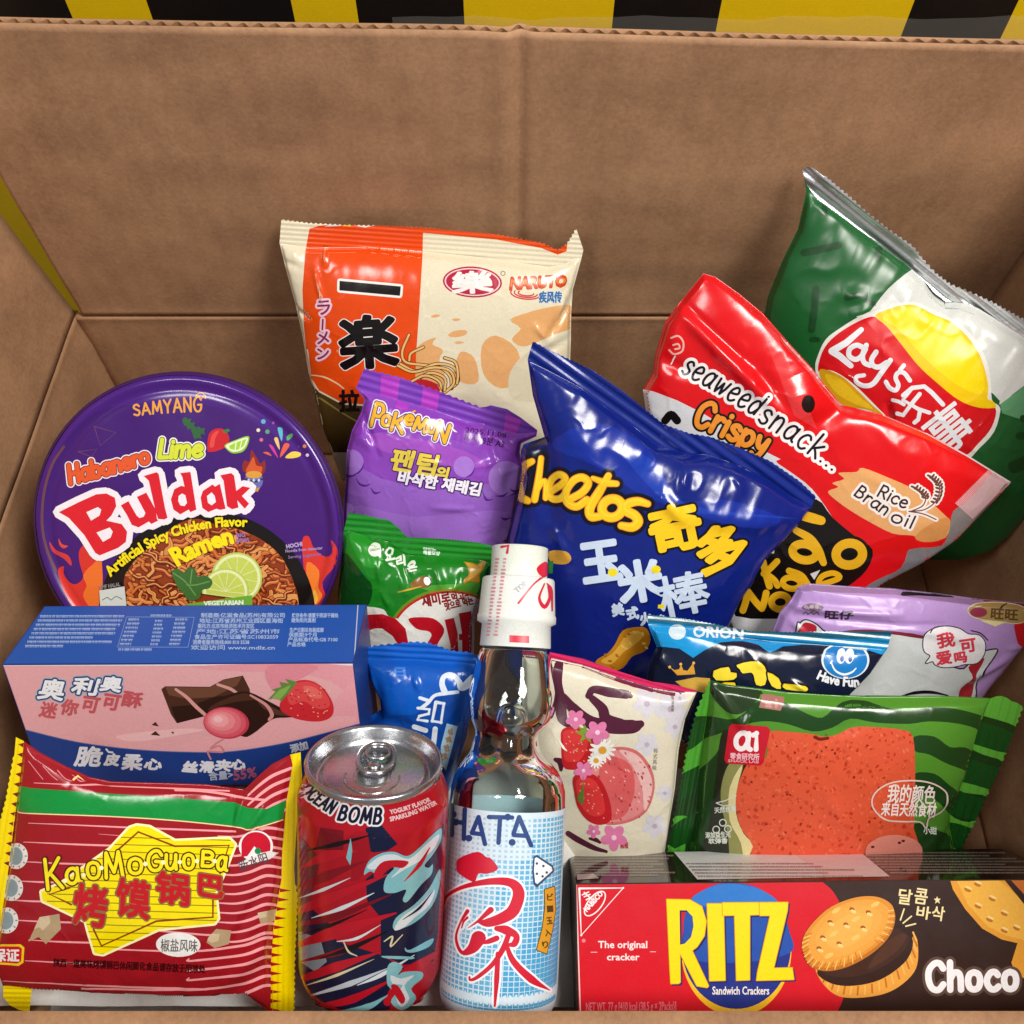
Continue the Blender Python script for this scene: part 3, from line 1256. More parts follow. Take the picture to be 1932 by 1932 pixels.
# ---------------------------------------------------------------- red crispy-bread pack, front left
G = Frame(0, 2120, 900 / 1932)
gb = [(150, 110), (250, 180), (420, 270), (560, 335), (700, 365), (1000, 375), (1300, 385), (1540, 412), (1630, 325), (1710, 255), (1825, 195),
      (1840, 260), (1800, 500), (1775, 800), (1770, 980), (1740, 1150), (1718, 1300), (1705, 1500), (1702, 1820), (1545, 1700), (1450, 1702), (1150, 1705), (800, 1688),
      (400, 1668), (20, 1650), (-40, 1500), (0, 1300), (55, 900), (105, 500), (138, 250)]
rs = [(1825, 195), (1890, 180), (1900, 330), (1868, 600), (1850, 900)] + zig([(1855, 1010), (1868, 1090), (1850, 1500), (1845, 1845)], 40, 9, 1) + \
     [(1702, 1845), (1702, 1820), (1705, 1500), (1718, 1300), (1740, 1150), (1770, 980), (1775, 800), (1800, 500), (1840, 260)]
ls = [(150, 110), (100, 85)] + zig([(90, 200), (40, 480), (-20, 700)], 40, 8, -1) + [(-90, 900), (-90, 1500), (-40, 1500), (0, 1300), (55, 900), (105, 500), (138, 250)]
ls2 = [(20, 1650), (200, 1660), (186, 1815), (120, 1800), (60, 1770), (20, 1720)]
p = Pack('snack_pack', 'dark red striped square snack pack with yellow seals and a yellow star, front left', 'snack pack', G, G([(900, 950)])[0], .428, 12,
         gb, '#9b1420', H=.013, power=.55, wr=(.00035, .028, 3), wave=(.0007, .07), g=3.6, group=None,
         creases=[((1490, 430), (1490, 720), -.0012, .0016), ((1560, 640), (1690, 480), .0016, .0018), ((1490, 620), (1560, 420), .0013, .0014), ((1430, 1700), (1700, 1480), -.0015, .004),
                  ((150, 500), (70, 1100), -.001, .004), ((1500, 1300), (1700, 950), -.0012, .003), ((1450, 1560), (1690, 1340), .001, .003), ((1160, 1690), (1180, 1500), -.0008, .003)],
         seals=[('end_seal#a', rs, [(1790, 1000), (1780, 1800)], '#f2d800'), ('end_seal#b', ls, [(60, 500), (-20, 1000)], '#f2d800'), ('end_seal#c', ls2, [(30, 1660), (190, 1660)], '#e8cf08')])
pink = '#f0a0a4'
for y, x0, x1 in ((372, 215, 1440), (625, 180, 1480), (745, 150, 830), (868, 130, 660), (990, 100, 420), (1112, 70, 330), (1238, 60, 480), (1360, 180, 600), (1490, 160, 640), (1622, 0, 1300)):
    s_ = .042
    p.add(line([(x0, y + s_ * (x0 - 200)), ((x0 + x1) / 2, y + s_ * ((x0 + x1) / 2 - 200) + 3), (x1, y + s_ * (x1 - 200))], [4, 11, 12]), pink)
p.add(line([(620, 695), (900, 715), (1060, 722)], [2, 5, 6]), pink)
p.add(line([(980, 1300), (1250, 1325), (1350, 1330)], [9, 12, 12]), pink)
for i in range(18):
    y = 690 + 60 * i
    if 470 < y:
        a = [(1372, y + 18), (1480, y + 22), (1570, y + 4), (1650, y - 28), (1700, y - 34), (1790, y - 20)]
        if y > 1350:
            a = [(640 if y < 1460 else 520 if y > 1600 else 1190, y + 6)] + [(1200, y + 20)] + [(q[0], q[1] - 30) for q in a[1:]]
        p.add(line(a, [8, 13, 17, 20, 18, 14]), pink, minus=ell(1610, 770, 100, 105) if y < 900 else None)
for i in range(5):
    y = 420 + 62 * i - 190
    p.add(line([(1560, y + 220), (1640, y + 150), (1720, y + 95), (1830, y + 50)], [10, 18, 20, 18]), pink)
p.add(line([(1100, 420), (1300, 428), (1560, 470), (1670, 480)], 14), pink)
p.add([(95, 385), (200, 405), (700, 440), (1100, 465), (1480, 495), (1560, 530), (1680, 535), (1800, 480), (1780, 600), (1650, 640), (1560, 662), (1480, 645), (1100, 605), (700, 580), (190, 560), (85, 540)], '#0c8c3a')
p.add(line([(110, 548), (190, 563), (700, 584), (1100, 609), (1480, 649), (1560, 667), (1650, 645), (1780, 604)], 7), '#f3d9a0')
for i in range(4):
    p.add(line([(180 + 90 * i, 235 + 30 * i), (230 + 90 * i, 300 + 22 * i), (270 + 90 * i, 350 + 5 * i)], 5), '#d98a90')
p.add(line([(462, 352), (490, 330), (520, 355)], 14, False), '#f4d98a')
star = [(860, 640), (940, 650), (1100, 738), (1440, 722), (1478, 760), (1432, 880), (1400, 960), (1355, 1060), (1372, 1225), (1350, 1255), (1000, 1290), (650, 1448),
        (598, 1440), (556, 1300), (540, 1240), (270, 1112), (262, 1055), (380, 1008), (690, 790), (815, 655)]
p.add(star, '#fff3b8', 14)
p.add(star, '#f8e000')
for i in range(17):
    y = 700 + 46 * i
    p.add(line([(300, y), (900, y + 18), (1480, y + 34)], 6), '#9c8a20', minus=None, part='body') if False else None
    V_, T_ = None, None
    ln = line([(300, y), (900, y + 18), (1480, y + 34)], 6).get()
    cl, p.parts['body']['clip'] = p.parts['body']['clip'], [star]
    p.add([q for q in ln], '#8a7a14')
    p.parts['body']['clip'] = cl
for a in ([(735, 800), (870, 680), (1100, 770), (1440, 765), (1385, 940)], [(1340, 1090), (1340, 1215), (985, 1240), (640, 1395), (590, 1290)], [(450, 1135), (315, 1070), (440, 1030)]):
    p.add(line(a, 12, False), '#8a3a10')
for ch, x, y, h, wd, rot in (('K', 345, 940, 190, 105, 6), ('a', 465, 955, 150, 90, 8), ('o', 592, 920, 160, 90, 4), ('M', 722, 885, 155, 120, 6), ('o', 852, 893, 150, 95, 0),
                             ('G', 972, 858, 125, 100, -4), ('u', 1077, 866, 145, 75, 0), ('o', 1187, 866, 140, 75, 0), ('B', 1308, 850, 92, 90, -4), ('a', 1392, 878, 130, 60, -6)):
    hh = h
    cyy = y + h * (.5 if ch.isupper() else .32)
    dx = wd / 2
    s_ = math.tan(rad(rot)) * wd / 2
    sh = stext(ch, (x - dx, cyy + s_), (x + dx, cyy - s_), hh, 22)
    p.outlined(sh, [(9, '#4a1c08'), (0, '#fbe312')])
for x, y in ((412, 985), (528, 950), (640, 905), (915, 880), (1028, 870), (1132, 868), (1240, 862), (1352, 862)):
    p.add(ell(x, y, 14), '#fff6c0')
for ch, x, y, wd, ht in (('烤', 572, 1140, 205, 250), ('馍', 838, 1098, 205, 230), ('锅', 1088, 1035, 205, 190), ('巴', 1328, 1022, 150, 130)):
    sh = ctext(ch, x, y, wd, ht, 9, 7, slant=-.12)
    p.outlined(sh, [(16, '#8a6a3a'), (5, '#c01820')])
for cx, cy in ((105, 830), (75, 1030), (45, 1235)):
    p.add(ell(cx, cy, 72, 82), '#e6e2dc')
    p.add(ell(cx - 5, cy, 46, 56), '#8aa0a8')
    for k in range(10):
        a = k * .628
        p.add(line([(cx + 56 * math.cos(a), cy + 66 * math.sin(a)), (cx + 64 * math.cos(a), cy + 74 * math.sin(a))], 7, False), '#707478')
p.add([(-20, 1385), (130, 1385), (155, 1405), (150, 1500), (120, 1520), (-30, 1510)], '#f2d020')
p.add([(-20, 1398), (120, 1398), (140, 1412), (136, 1490), (112, 1505), (-30, 1498)], '#d01c28')
p.add(ftext('保证', (-45, 1485), (122, 1485), 62, 3), '#f6f0f0')
for q in ([(250, 1215), (375, 1195), (385, 1290), (290, 1385), (245, 1340), (180, 1370)], [(1310, 1345), (1360, 1290), (1455, 1300), (1440, 1385), (1350, 1410), (1300, 1375)], [(1620, 1190), (1740, 1165), (1730, 1240), (1640, 1260)]):
    p.add(q, '#b49a76')
    p.add([((a + q[0][0]) / 2, (b + q[0][1]) / 2) for a, b in q], '#d0bb98')
p.add(ell(1122, 1388, 140, 76, 2), '#ecebe8')
p.add(ftext('椒盐风味', (1012, 1424), (1242, 1428), 62, 1), '#66625c')
p.add(ftext('陕西一道美味烤馍锅巴休闲膨化食品请存放于阴凉处', (340, 1520), (1290, 1562), 40, 2), '#3c060c')
p.add(ell(1610, 770, 108, 98), '#f3f0ee')
p.add(ell(1610, 765, 92, 84, 0, 28, 180, 360) + [(1700, 800), (1520, 840)], '#c8102c')
p.add([(1530, 870), (1600, 770), (1680, 850)], '#f3f0ee')
p.add(ell(1622, 800, 20), '#1a8a50')
p.add([(1500, 870), (1690, 800), (1755, 810), (1700, 850), (1510, 900)], '#e8e2e0')
p.add(ftext('新水阳', (1515, 925), (1690, 868), 58, 1), '#5a4048')
for i in range(14):
    y = 1035 + 58 * i
    xl = float(np.interp(y, [980, 1150, 1300, 1500, 1840], [1770, 1740, 1718, 1705, 1702]))
    p.add([(xl, y), (xl + 70, y + 14), (xl, y + 26)], '#a5141c', part='end_seal#a')
for i in range(13):
    y = 120 + 62 * i
    xl = float(np.interp(y, [110, 250, 500, 900], [150, 138, 105, 55]))
    p.add([(xl, y), (xl - 36, y + 10), (xl - 4, y + 30)], '#7c1410', part='end_seal#b')
p.finish()

# ---------------------------------------------------------------- red drink can
Ca = Frame(840, 2050, 500 / 1017)


def cyl_axes(top_px, Z, rho, roll):
    U, V, N = axes(rho, 0, roll)
    return at(top_px[0], top_px[1], Z), -V


A, D = cyl_axes(Ca([(522, 352)])[0], .413, 17, -3.4)
canprof = [(.0, .0293), (.002, .0292), (.004, .0288), (.006, .0291), (.0165, .0330), (.020, .0331), (.104, .0331), (.110, .0318), (.1155, .0268), (.117, .0255)]
cs = Cyl(A, D, canprof)
can = thing('drink_can', 'red soft drink can with splash artwork and silver top, standing left of the bottle', 'drink can', A + D * .117)
cb = Printed(cs, Ca, 4.0)
V, Fc = lathe(A, D, cs.X, cs.Y, [(.0062, .0291), (.008, .0298), (.012, .0313), (.0165, .0330), (.020, .0331), (.104, .0331), (.107, .0326), (.110, .0316), (.1135, .0290), (.1155, .0268), (.117, .0250), (.116, .022), (.109, .0)], 120)
fix_normals(mesh_obj('can_body', V, Fc, [mat('#b81424', 'lacquer')], None, can))
# artwork, wrapped round the wall
full = [(30, 420), (1000, 420), (1000, 1910), (30, 1910)]
sil = [(72, 480), (150, 520), (300, 560), (520, 585), (740, 560), (880, 500), (955, 440), (964, 520), (940, 1000), (905, 1600), (880, 1700), (800, 1800), (640, 1878), (480, 1892), (320, 1880), (170, 1820), (90, 1740), (66, 1660), (62, 1200), (66, 700)]
cb.part('wall_print', sil, '#b81424', 'lacquer')
P_ = 'wall_print'
navy, wht, aqua, red, dk = '#161c3c', '#dfe8ee', '#86c4cc', '#c4172a', '#1a0d14'
cb.add([(470, 765), (560, 740), (660, 860), (600, 900), (520, 910), (480, 900)], navy, part=P_)
cb.add([(360, 820), (420, 780), (480, 790), (500, 900), (470, 1000), (430, 1080), (380, 1080), (390, 940)], '#a81222', part=P_)
cb.add([(200, 760), (340, 780), (335, 930), (250, 900), (170, 890)], '#7e0e1c', part=P_)
cb.add([(470, 1070), (560, 1000), (700, 960), (880, 820), (935, 740), (925, 960), (900, 1400), (870, 1560), (700, 1580), (560, 1520), (560, 1300), (480, 1200)], navy, part=P_)
cb.add([(70, 1180), (250, 1330), (300, 1440), (560, 1520), (700, 1600), (600, 1880), (200, 1850), (60, 1600)], navy, part=P_)
cb.add([(90, 820), (130, 870), (200, 950), (140, 1200), (70, 1300), (64, 900)], '#6e2a30', part=P_)
cb.add([(70, 1380), (200, 1420), (240, 1560), (170, 1620), (80, 1560)], '#8a98a0', part=P_)
for a, wd, col in (([(90, 1000), (240, 930), (420, 900)], [10, 70, 6], red), ([(70, 1120), (240, 1050), (470, 960)], [30, 60, 4], '#8c1020'), ([(64, 1260), (260, 1180), (600, 1040)], [40, 66, 8], red),
                   ([(66, 1340), (300, 1290), (620, 1160)], [20, 44, 6], '#7e0e1c'), ([(70, 1460), (300, 1380), (650, 1270)], [30, 84, 10], red), ([(80, 1560), (320, 1500), (560, 1400)], [10, 40, 4], '#8c1020'),
                   ([(100, 1660), (300, 1590), (560, 1500)], [40, 60, 6], red), ([(150, 1760), (380, 1690), (600, 1600)], [10, 34, 4], '#c9d2da'), ([(190, 1830), (400, 1780), (640, 1660)], [30, 50, 6], red),
                   ([(600, 1800), (720, 1640), (900, 1500)], [50, 90, 20], red), ([(300, 1860), (480, 1830), (600, 1760)], [10, 40, 4], '#86c4cc'), ([(80, 1180), (220, 1130), (380, 1060)], [4, 20, 2], '#dfe8ee'),
                   ([(80, 1400), (260, 1345), (480, 1250)], [4, 22, 2], dk), ([(120, 1700), (300, 1640), (520, 1545)], [4, 18, 2], '#e7dcb0'), ([(300, 1440), (420, 1420), (560, 1340)], [4, 18, 2], '#dfe8ee'), ([(110, 900), (300, 860), (520, 800)], [4, 30, 4], dk), ([(150, 1300), (330, 1240), (520, 1150)], [4, 26, 4], '#dfe8ee'), ([(200, 1540), (380, 1480), (600, 1380)], [4, 34, 6], dk), ([(420, 1700), (560, 1640), (760, 1520)], [4, 26, 4], '#dfe8ee')):
    cb.add(line(a, wd), col, part=P_)
spl = smooth([(460, 1040), (490, 960), (560, 915), (640, 905), (720, 930), (800, 870), (860, 810), (918, 765), (915, 840), (870, 920), (820, 985), (845, 1000), (868, 980), (860, 1040), (800, 1100), (720, 1200), (690, 1190), (710, 1130), (640, 1150), (580, 1140), (590, 1060), (640, 1000), (580, 1000), (540, 1040), (500, 1020)], 4, True)
cb.add(spl, aqua, part=P_)
cb.add(smooth([(480, 990), (560, 930), (640, 920), (730, 945), (830, 860), (905, 800), (880, 880), (790, 960), (700, 1010), (620, 1060), (680, 990), (600, 975), (520, 1010)], 4, True), wht, part=P_)
cb.add(smooth([(520, 1030), (580, 960), (720, 960), (690, 1000), (620, 1000), (540, 1070)], 4, True), red, part=P_)
cb.add(line([(700, 1080), (790, 980), (850, 880)], [4, 26, 6]), red, part=P_)
cb.add(smooth([(640, 1370), (650, 1300), (760, 1220), (850, 1120), (910, 1010), (912, 1090), (880, 1200), (820, 1280), (740, 1340)], 4, True), aqua, part=P_)
cb.add(smooth([(640, 1370), (680, 1300), (790, 1220), (880, 1130), (850, 1220), (760, 1300), (690, 1360)], 4, True), wht, part=P_)
cb.add(line([(690, 1310), (790, 1240), (870, 1140)], [3, 16, 3]), navy, part=P_)
for q in ([(705, 1475), (735, 1490), (870, 1420), (850, 1470), (760, 1505), (710, 1500)], [(570, 1525), (745, 1530), (740, 1545), (600, 1540)], [(600, 1590), (640, 1560), (690, 1590), (660, 1640), (700, 1620), (800, 1620), (805, 1660), (740, 1720), (770, 1780), (690, 1850), (620, 1800), (650, 1740), (600, 1700)]):
    cb.add(smooth(q, 3, True), aqua, part=P_)
cb.add(smooth([(620, 1640), (680, 1660), (760, 1640), (700, 1700), (730, 1780), (680, 1830), (650, 1760), (690, 1700), (630, 1690)], 3, True), wht, part=P_)
cb.add(smooth([(620, 1700), (660, 1700), (705, 1780), (680, 1810), (640, 1750)], 3, True), red, part=P_)
for a in ([(580, 1440), (630, 1410), (620, 1470), (690, 1400)], [(340, 1440), (370, 1500), (420, 1525)], [(380, 830), (385, 900), (375, 970)]):
    cb.add(line(a, [6, 12, 5]), '#e7dcb0' if a[0][0] != 380 else aqua, part=P_)
cb.add([(355, 940), (380, 830), (388, 930), (380, 985)], aqua, part=P_)
t1 = stext('OCEAN', (84, 545), (262, 678), 72, 15, 78, arc=-8, slant=.1, gap=.2)
t2 = stext('BOMB', (302, 712), (560, 738), 84, 18, 92, arc=-6, slant=.15, gap=.2)
for t in (t1, t2):
    cb.outlined(t, [(11, '#f2eef0'), (0, '#151530')], part=P_)
cb.add(ftext('YOGURT FLAVOR', (618, 682), (858, 604), 27, 1.6, 27, arc=-8), '#eec4c8', part=P_)
cb.add(ftext('SPARKLING WATER', (618, 724), (896, 622), 27, 1.6, 27, arc=-10), '#eec4c8', part=P_)
V, T, N, MI, ms = cb.mesh(P_)
mesh_obj('wall_print', V, T, ms, MI, can, N)
# lid: seamed rim, recessed panel, tab
al = mat('#c2c4c8', 'metal')
V, Fc = lathe(A, D, cs.X, cs.Y, [(.0064, .0290), (.004, .0288), (.0028, .0298), (.001, .0300), (0, .0294), (0, .0284), (.0015, .0276), (.0055, .0262), (.0075, .0252), (.0082, .0243), (.0076, .0234), (.0058, .0228), (.0054, .0215), (.0054, 0)], 120)
lid = fix_normals(mesh_obj('can_lid', V, Fc, [al], None, can))


def lidpt(x, y, z):      # x right, y away from the viewer on the lid
    return A + D * z + cs.Y * x - cs.X * y


def lid_tube(pts, r, closed=False, n=8):
    V, Fc = [], []
    m = len(pts)
    pts = [np.array(q) for q in pts]
    for i in range(m):
        a, b = pts[(i - 1) % m] if closed or i else pts[0], pts[(i + 1) % m] if closed or i < m - 1 else pts[-1]
        t = (b - a) / np.linalg.norm(b - a)
        n1 = np.cross(t, D)
        n1 = n1 / np.linalg.norm(n1)
        n2 = np.cross(t, n1)
        for k in range(n):
            an = 2 * math.pi * k / n
            V.append(pts[i] + r * (math.cos(an) * n1 + math.sin(an) * n2))
    for i in range(m if closed else m - 1):
        j = (i + 1) % m
        for k in range(n):
            Fc.append((i * n + k, i * n + (k + 1) % n, j * n + (k + 1) % n, j * n + k))
    return V, Fc


# scored opening panel towards the viewer
V, Fc = lid_tube([lidpt(.0118 * math.cos(a), -.006 + .0125 * math.sin(a), .0052) for a in np.linspace(rad(170), rad(370), 40)] , .0004)
fix_normals(mesh_obj('scored_opening', V, Fc, [al], None, can))
tabo, tabi = [], []
n = 48
for i in range(n):
    a = 2 * math.pi * i / n
    ca, sa = math.cos(a), math.sin(a)
    tabo.append((.0078 * (abs(ca) ** .8) * np.sign(ca), .0065 + .0118 * (abs(sa) ** .85) * np.sign(sa)))
    tabi.append((.0052 * (abs(ca) ** .85) * np.sign(ca), .0112 + .0050 * (abs(sa) ** .85) * np.sign(sa)))
V, Fc = [], []
pv, pt = union([tabo], None, [tabi])
for z in (.0034, .0042):
    i0 = len(V)
    V += [lidpt(x, y, z) for x, y in pv]
    Fc += [tuple(i0 + k for k in t) for t in pt]
for ring_, rr in ((tabo, .0011), (tabi, .0009)):
    v2, f2 = lid_tube([lidpt(x, y, .0036) for x, y in ring_], rr, True)
    i0 = len(V)
    V += list(v2)
    Fc += [tuple(i0 + k for k in f) for f in f2]
tab = mesh_obj('pull_tab', V, Fc, [al], None, can)
c0 = lidpt(0, .0005, .0054)
V, Fc = lathe(c0, -D, cs.X, cs.Y, [(0, .0030), (.0024, .0028), (.0029, .0020), (.0030, .0)], 24)
fix_normals(mesh_obj('rivet', V, Fc, [al], None, tab))
V, Fc = lathe(lidpt(0, -.006, .0054), -D, cs.X, cs.Y, [(-.001, .0085), (.0003, .008), (.0005, .007), (.0002, .006), (.0001, 0)], 32)
fix_normals(mesh_obj('lid_emboss', V, Fc, [al], None, can))

# ---------------------------------------------------------------- glass soda bottle
Bo = Frame(1240, 1540, 500 / 662)
ZT, RHO = .478, rad(-9)
A, D = cyl_axes(Bo([(376, 84)])[0], ZT, -9, -2.9)
YT = (HALF - Bo([(376, 78)])[0][1]) / F * ZT


def bz(y):
    """position down the axis (m) of a height in the crop"""
    k = (HALF - Bo([(300, y)])[0][1]) / F
    return (YT - k * ZT) / (math.cos(RHO) + k * math.sin(RHO))


def br_(y, r):
    return r * Bo.k / F * (ZT + bz(y) * math.sin(RHO))


prof_px = [(70, 108), (74, 110), (195, 110), (199, 136), (205, 140), (340, 149), (346, 153), (372, 153), (380, 134), (465, 138)]
glass_px = [(380, 118), (465, 128), (480, 136), (520, 146), (560, 152), (650, 158), (720, 157), (770, 148), (815, 136), (850, 134), (880, 146), (910, 172), (950, 200), (1000, 217), (1060, 223), (1400, 226), (1700, 228), (1790, 226), (1840, 216), (1868, 190), (1876, 150)]
gprof = [(bz(y), br_(y, r)) for y, r in glass_px]
BL = gprof[-1][0]
bs = Cyl(A, D, gprof)
bot = thing('soda_bottle', 'clear glass marble soda bottle with pale blue label and white sealed cap', 'soda bottle', A + D * BL)
gp = smooth(gprof, 4)


def bottle_shell(pr, sgn=1):
    V, Fc = lathe(A, D, bs.X, bs.Y, pr, 72, False, False)
    V = np.array(V)
    z = (V - A) @ D
    # pinched waist: two thumb dents towards the right and front
    ax = A + z[:, None] * D
    rv = V - ax
    th = np.arctan2(rv @ bs.Y, rv @ bs.X)
    dz = np.exp(-((z - bz(840)) / .0085) ** 2)
    dd = dz * (.26 * np.exp(-((th - 1.35) / .5) ** 2) + .20 * np.exp(-((th - .45) / .35) ** 2) + .16 * np.exp(-((th + .55) / .35) ** 2) - .13 * np.exp(-((th + 1.5) / .5) ** 2))
    dd = dd - .08 * np.exp(-((z - bz(660)) / .011) ** 2) + .10 * np.exp(-((z - bz(800)) / .004) ** 2)
    return ax + rv * (1 - dd)[:, None], Fc


gm = thin_glass('clear_glass')
mg = glass_mat('marble_glass', (.94, .97, .97, 1), 0.0, 1.45)
Vo, Fo = bottle_shell(gp)
inner = [(z, max(.002, r - .0017)) for z, r in gp if z < BL - .0035]
Vi, Fi = bottle_shell(inner)
nO = len(Vo)
Fc = [tuple(f) for f in Fo] + [tuple(i + nO for i in f)[::-1] for f in Fi]
m_ = 72
# close the mouth ring and both bottoms
for i in range(m_):
    k = (i + 1) % m_
    Fc.append((i, nO + i, nO + k, k))
last = nO - m_
Fc.append(tuple(range(last, last + m_)))
lasti = nO + len(Vi) - m_
Fc.append(tuple(range(lasti, lasti + m_))[::-1])
mesh_obj('glass_body', np.concatenate([Vo, Vi]), Fc, [gm], None, bot)
# marble resting in the neck bulb
cm = A + D * bz(745)
V, Fc = lathe(cm - D * .0082, D, bs.X, bs.Y, [(.0082 - .0082 * math.cos(a), max(.00005, .0082 * math.sin(a))) for a in np.linspace(0.02, math.pi - .02, 20)], 32)
mesh_obj('glass_marble', V, Fc, [mg], None, bot)
# plunger cap and film seal
capm = mat('#e9ece6', 'carton')
V, Fc = lathe(A, D, bs.X, bs.Y, [(.0012, 0), (.0008, br_(70, 96)), (0, br_(70, 105)), (.0004, br_(75, 109)), (bz(198), br_(198, 110))], 64)
fix_normals(mesh_obj('plunger_cap', V, Fc, [mat('#dfe6da', 'carton')], None, bot))
V, Fc = lathe(A, D, bs.X, bs.Y, [(bz(y), br_(y, r)) for y, r in ((194, 109), (199, 135), (206, 140), (338, 149), (346, 153), (370, 153), (380, 134), (462, 138), (466, 136))], 64)
cps = fix_normals(mesh_obj('cap_seal', V, Fc, [capm], None, bot))
# printed marks on the cap film
csurf = Cyl(A, D, [(bz(y), br_(y, r) + .0001) for y, r in ((70, 109), (194, 110), (199, 136), (206, 141), (338, 150), (346, 153), (370, 153), (380, 135), (466, 139))])
cp = Printed(csurf, Bo, 4)
cp.part('cap_print', [(335, 425), (410, 428), (410, 455), (335, 452)], '#d0203c', 'carton')
for sh, c in ((Shape([smooth([(440, 165), (470, 140), (482, 150), (478, 190), (455, 195)], 4, True)]), '#d81c3c'),
              (line([(482, 188), (430, 225), (370, 300)], [10, 6, 8]), '#d81c3c'),
              (line([(470, 225), (450, 280), (470, 315), (490, 280), (484, 235)], [5, 9, 16, 10, 6]), '#d81c3c'),
              (line([(480, 225), (497, 250), (500, 330)], [5, 9, 5]), '#d81c3c'),
              (line([(305, 82), (330, 78), (326, 105)], 10, False), '#cc3048'),
              (ftext('TOP', (366, 262), (408, 226), 22, 1), '#b8b8be')):
    cp.add(sh, c, part='cap_print', clip=False)
for y in range(125, 430, 14):
    x = 318 - (y - 120) * .12
    for k in range(2):
        w_ = 8 + (y * 7 + k * 5) % 9
        cp.add([(x - 30 * k - w_ / 2, y), (x - 30 * k + w_ / 2, y + 1), (x - 30 * k + w_ / 2, y + 8), (x - 30 * k - w_ / 2, y + 7)], '#d9909c', part='cap_print', clip=False)
V, T, N, MI, ms = cp.mesh('cap_print')
V = V + N * 1.2e-4
mesh_obj('cap_print', V, T, ms, MI, cps, N)
# label: white to blue half-tone with red brush characters
lsurf = Cyl(A, D, [(z, r + .00025) for z, r in gprof])
lz0, lz1 = bz(1072), bz(1858)
lpr = [(z, r + .00018) for z, r in gp if lz0 <= z <= lz1]
V, Fc = lathe(A, D, bs.X, bs.Y, [(lz0, float(lsurf.r(lz0)) - .00007)] + lpr, 110)
lsl_ = mesh_obj('label_sleeve', V, Fc, [mat('#cddfea', 'satin')], None, bot)
lb = Printed(lsurf, Bo, 4)
LP = 'label_print'
lb.part(LP, [(60, 1900), (61, 1900), (61, 1901)], '#d6e2ea', 'satin')


def lab(sh, c, r=0):
    lb.add(sh, c, r, LP, clip=False)


# half-tone squares laid directly on the sleeve
dots = []
step = 19
for j in range(42):
    for i in range(-13, 14):
        th = i * .094
        z = lz0 + .0035 + j * .00226
        if z > lz1 - .001:
            continue
        fx = th / 1.2
        fz = (z - lz0) / (lz1 - lz0)
        v = min(1, max(0, .32 + .55 * fz + .30 * fx))
        if fz < .22 and fx < .35:
            v *= .35
        if fz > .9:
            v = min(1, v + .15)
        sz = (.36 + .58 * v) * .5
        dots.append((th, z, .094 * sz, .00226 * sz, v))
for lo, hi, c in ((0, .25, '#a9c2d4'), (.25, .5, '#84b8d8'), (.5, .75, '#5fabd2'), (.75, 1.1, '#469fce')):
    uvs, tri = [], []
    for th, z, a, b_, v in dots:
        if lo <= v < hi or (v >= 1 and hi > 1):
            k = len(uvs)
            uvs += [(th - a, z - b_), (th + a, z - b_), (th + a, z + b_), (th - a, z + b_)]
            tri += [(k, k + 2, k + 1), (k, k + 3, k + 2)]
    if uvs:
        uvs = np.array(uvs)
        X, Nn = lsurf.point(uvs, .00004), lsurf.normal(uvs)
        T2 = np.array(tri)
        fn = np.cross(X[T2[:, 1]] - X[T2[:, 0]], X[T2[:, 2]] - X[T2[:, 0]])
        fl = (fn * Nn[T2[:, 0]]).sum(1) < 0
        T2[fl] = T2[fl][:, ::-1]
        hb_ = mesh_obj('halftone_dots', X, T2, [mat(c, 'satin')], None, lsl_, Nn)
        hb_['kind'] = 'stuff'
nv = '#24427e'
for a in ([(112, 1085), (112, 1200)], [(162, 1100), (158, 1215)], [(128, 1148), (150, 1152)], [(215, 1130), (190, 1190)], [(215, 1130), (240, 1235)], [(190, 1192), (228, 1197)],
          [(255, 1130), (345, 1132)], [(298, 1135), (292, 1230)], [(372, 1130), (350, 1195)], [(372, 1130), (418, 1240)], [(352, 1200), (400, 1203)]):
    lab(Shape(strokes=[(a, 17)]), nv)
for x, y in ((118, 1120), (178, 1212), (328, 1130), (345, 1228), (128, 1150)):
    lab(ell(x, y, 13), nv)
redb = '#cc1a34'
br = []
br.append(Shape([smooth([(130, 1320), (140, 1290), (210, 1265), (245, 1285), (262, 1290), (290, 1330), (250, 1350), (215, 1350), (200, 1382), (170, 1370), (135, 1345)], 4, True)]))
br.append(line([(78, 1475), (95, 1435), (160, 1400), (260, 1380), (340, 1385), (370, 1425), (350, 1490), (310, 1520), (250, 1540), (210, 1535)], [7, 11, 16, 26, 34, 46, 48, 44, 34, 8]))
br.append(line([(176, 1560), (215, 1532), (262, 1490)], [3, 10, 24]))
br.append(line([(172, 1495), (145, 1540), (128, 1600), (150, 1655), (190, 1640), (215, 1600)], [16, 8, 10, 14, 40, 58]))
br.append(line([(150, 1560), (158, 1535), (172, 1520)], [5, 8, 10]))
br.append(line([(225, 1620), (255, 1612), (285, 1600)], [8, 20, 22]))
br.append(line([(285, 1562), (320, 1568), (360, 1590), (352, 1622), (320, 1625)], [20, 36, 24, 26, 6]))
br.append(line([(335, 1575), (310, 1640), (270, 1700), (215, 1748), (185, 1762), (180, 1750)], [20, 22, 18, 15, 10, 7]))
br.append(line([(290, 1660), (285, 1760), (278, 1862)], [18, 20, 8]))
br.append(line([(320, 1620), (350, 1690), (420, 1760), (490, 1802)], [14, 24, 30, 3]))
allb = br[0]
for q in br[1:]:
    allb = allb + q
lab(allb, '#eef2f6', 8)
for q in br:
    lab(q, redb)
lab(poly([(430, 1285), (440, 1280), (500, 1320), (505, 1340), (440, 1400), (430, 1390), (425, 1340)]), '#3a4a72', 3)
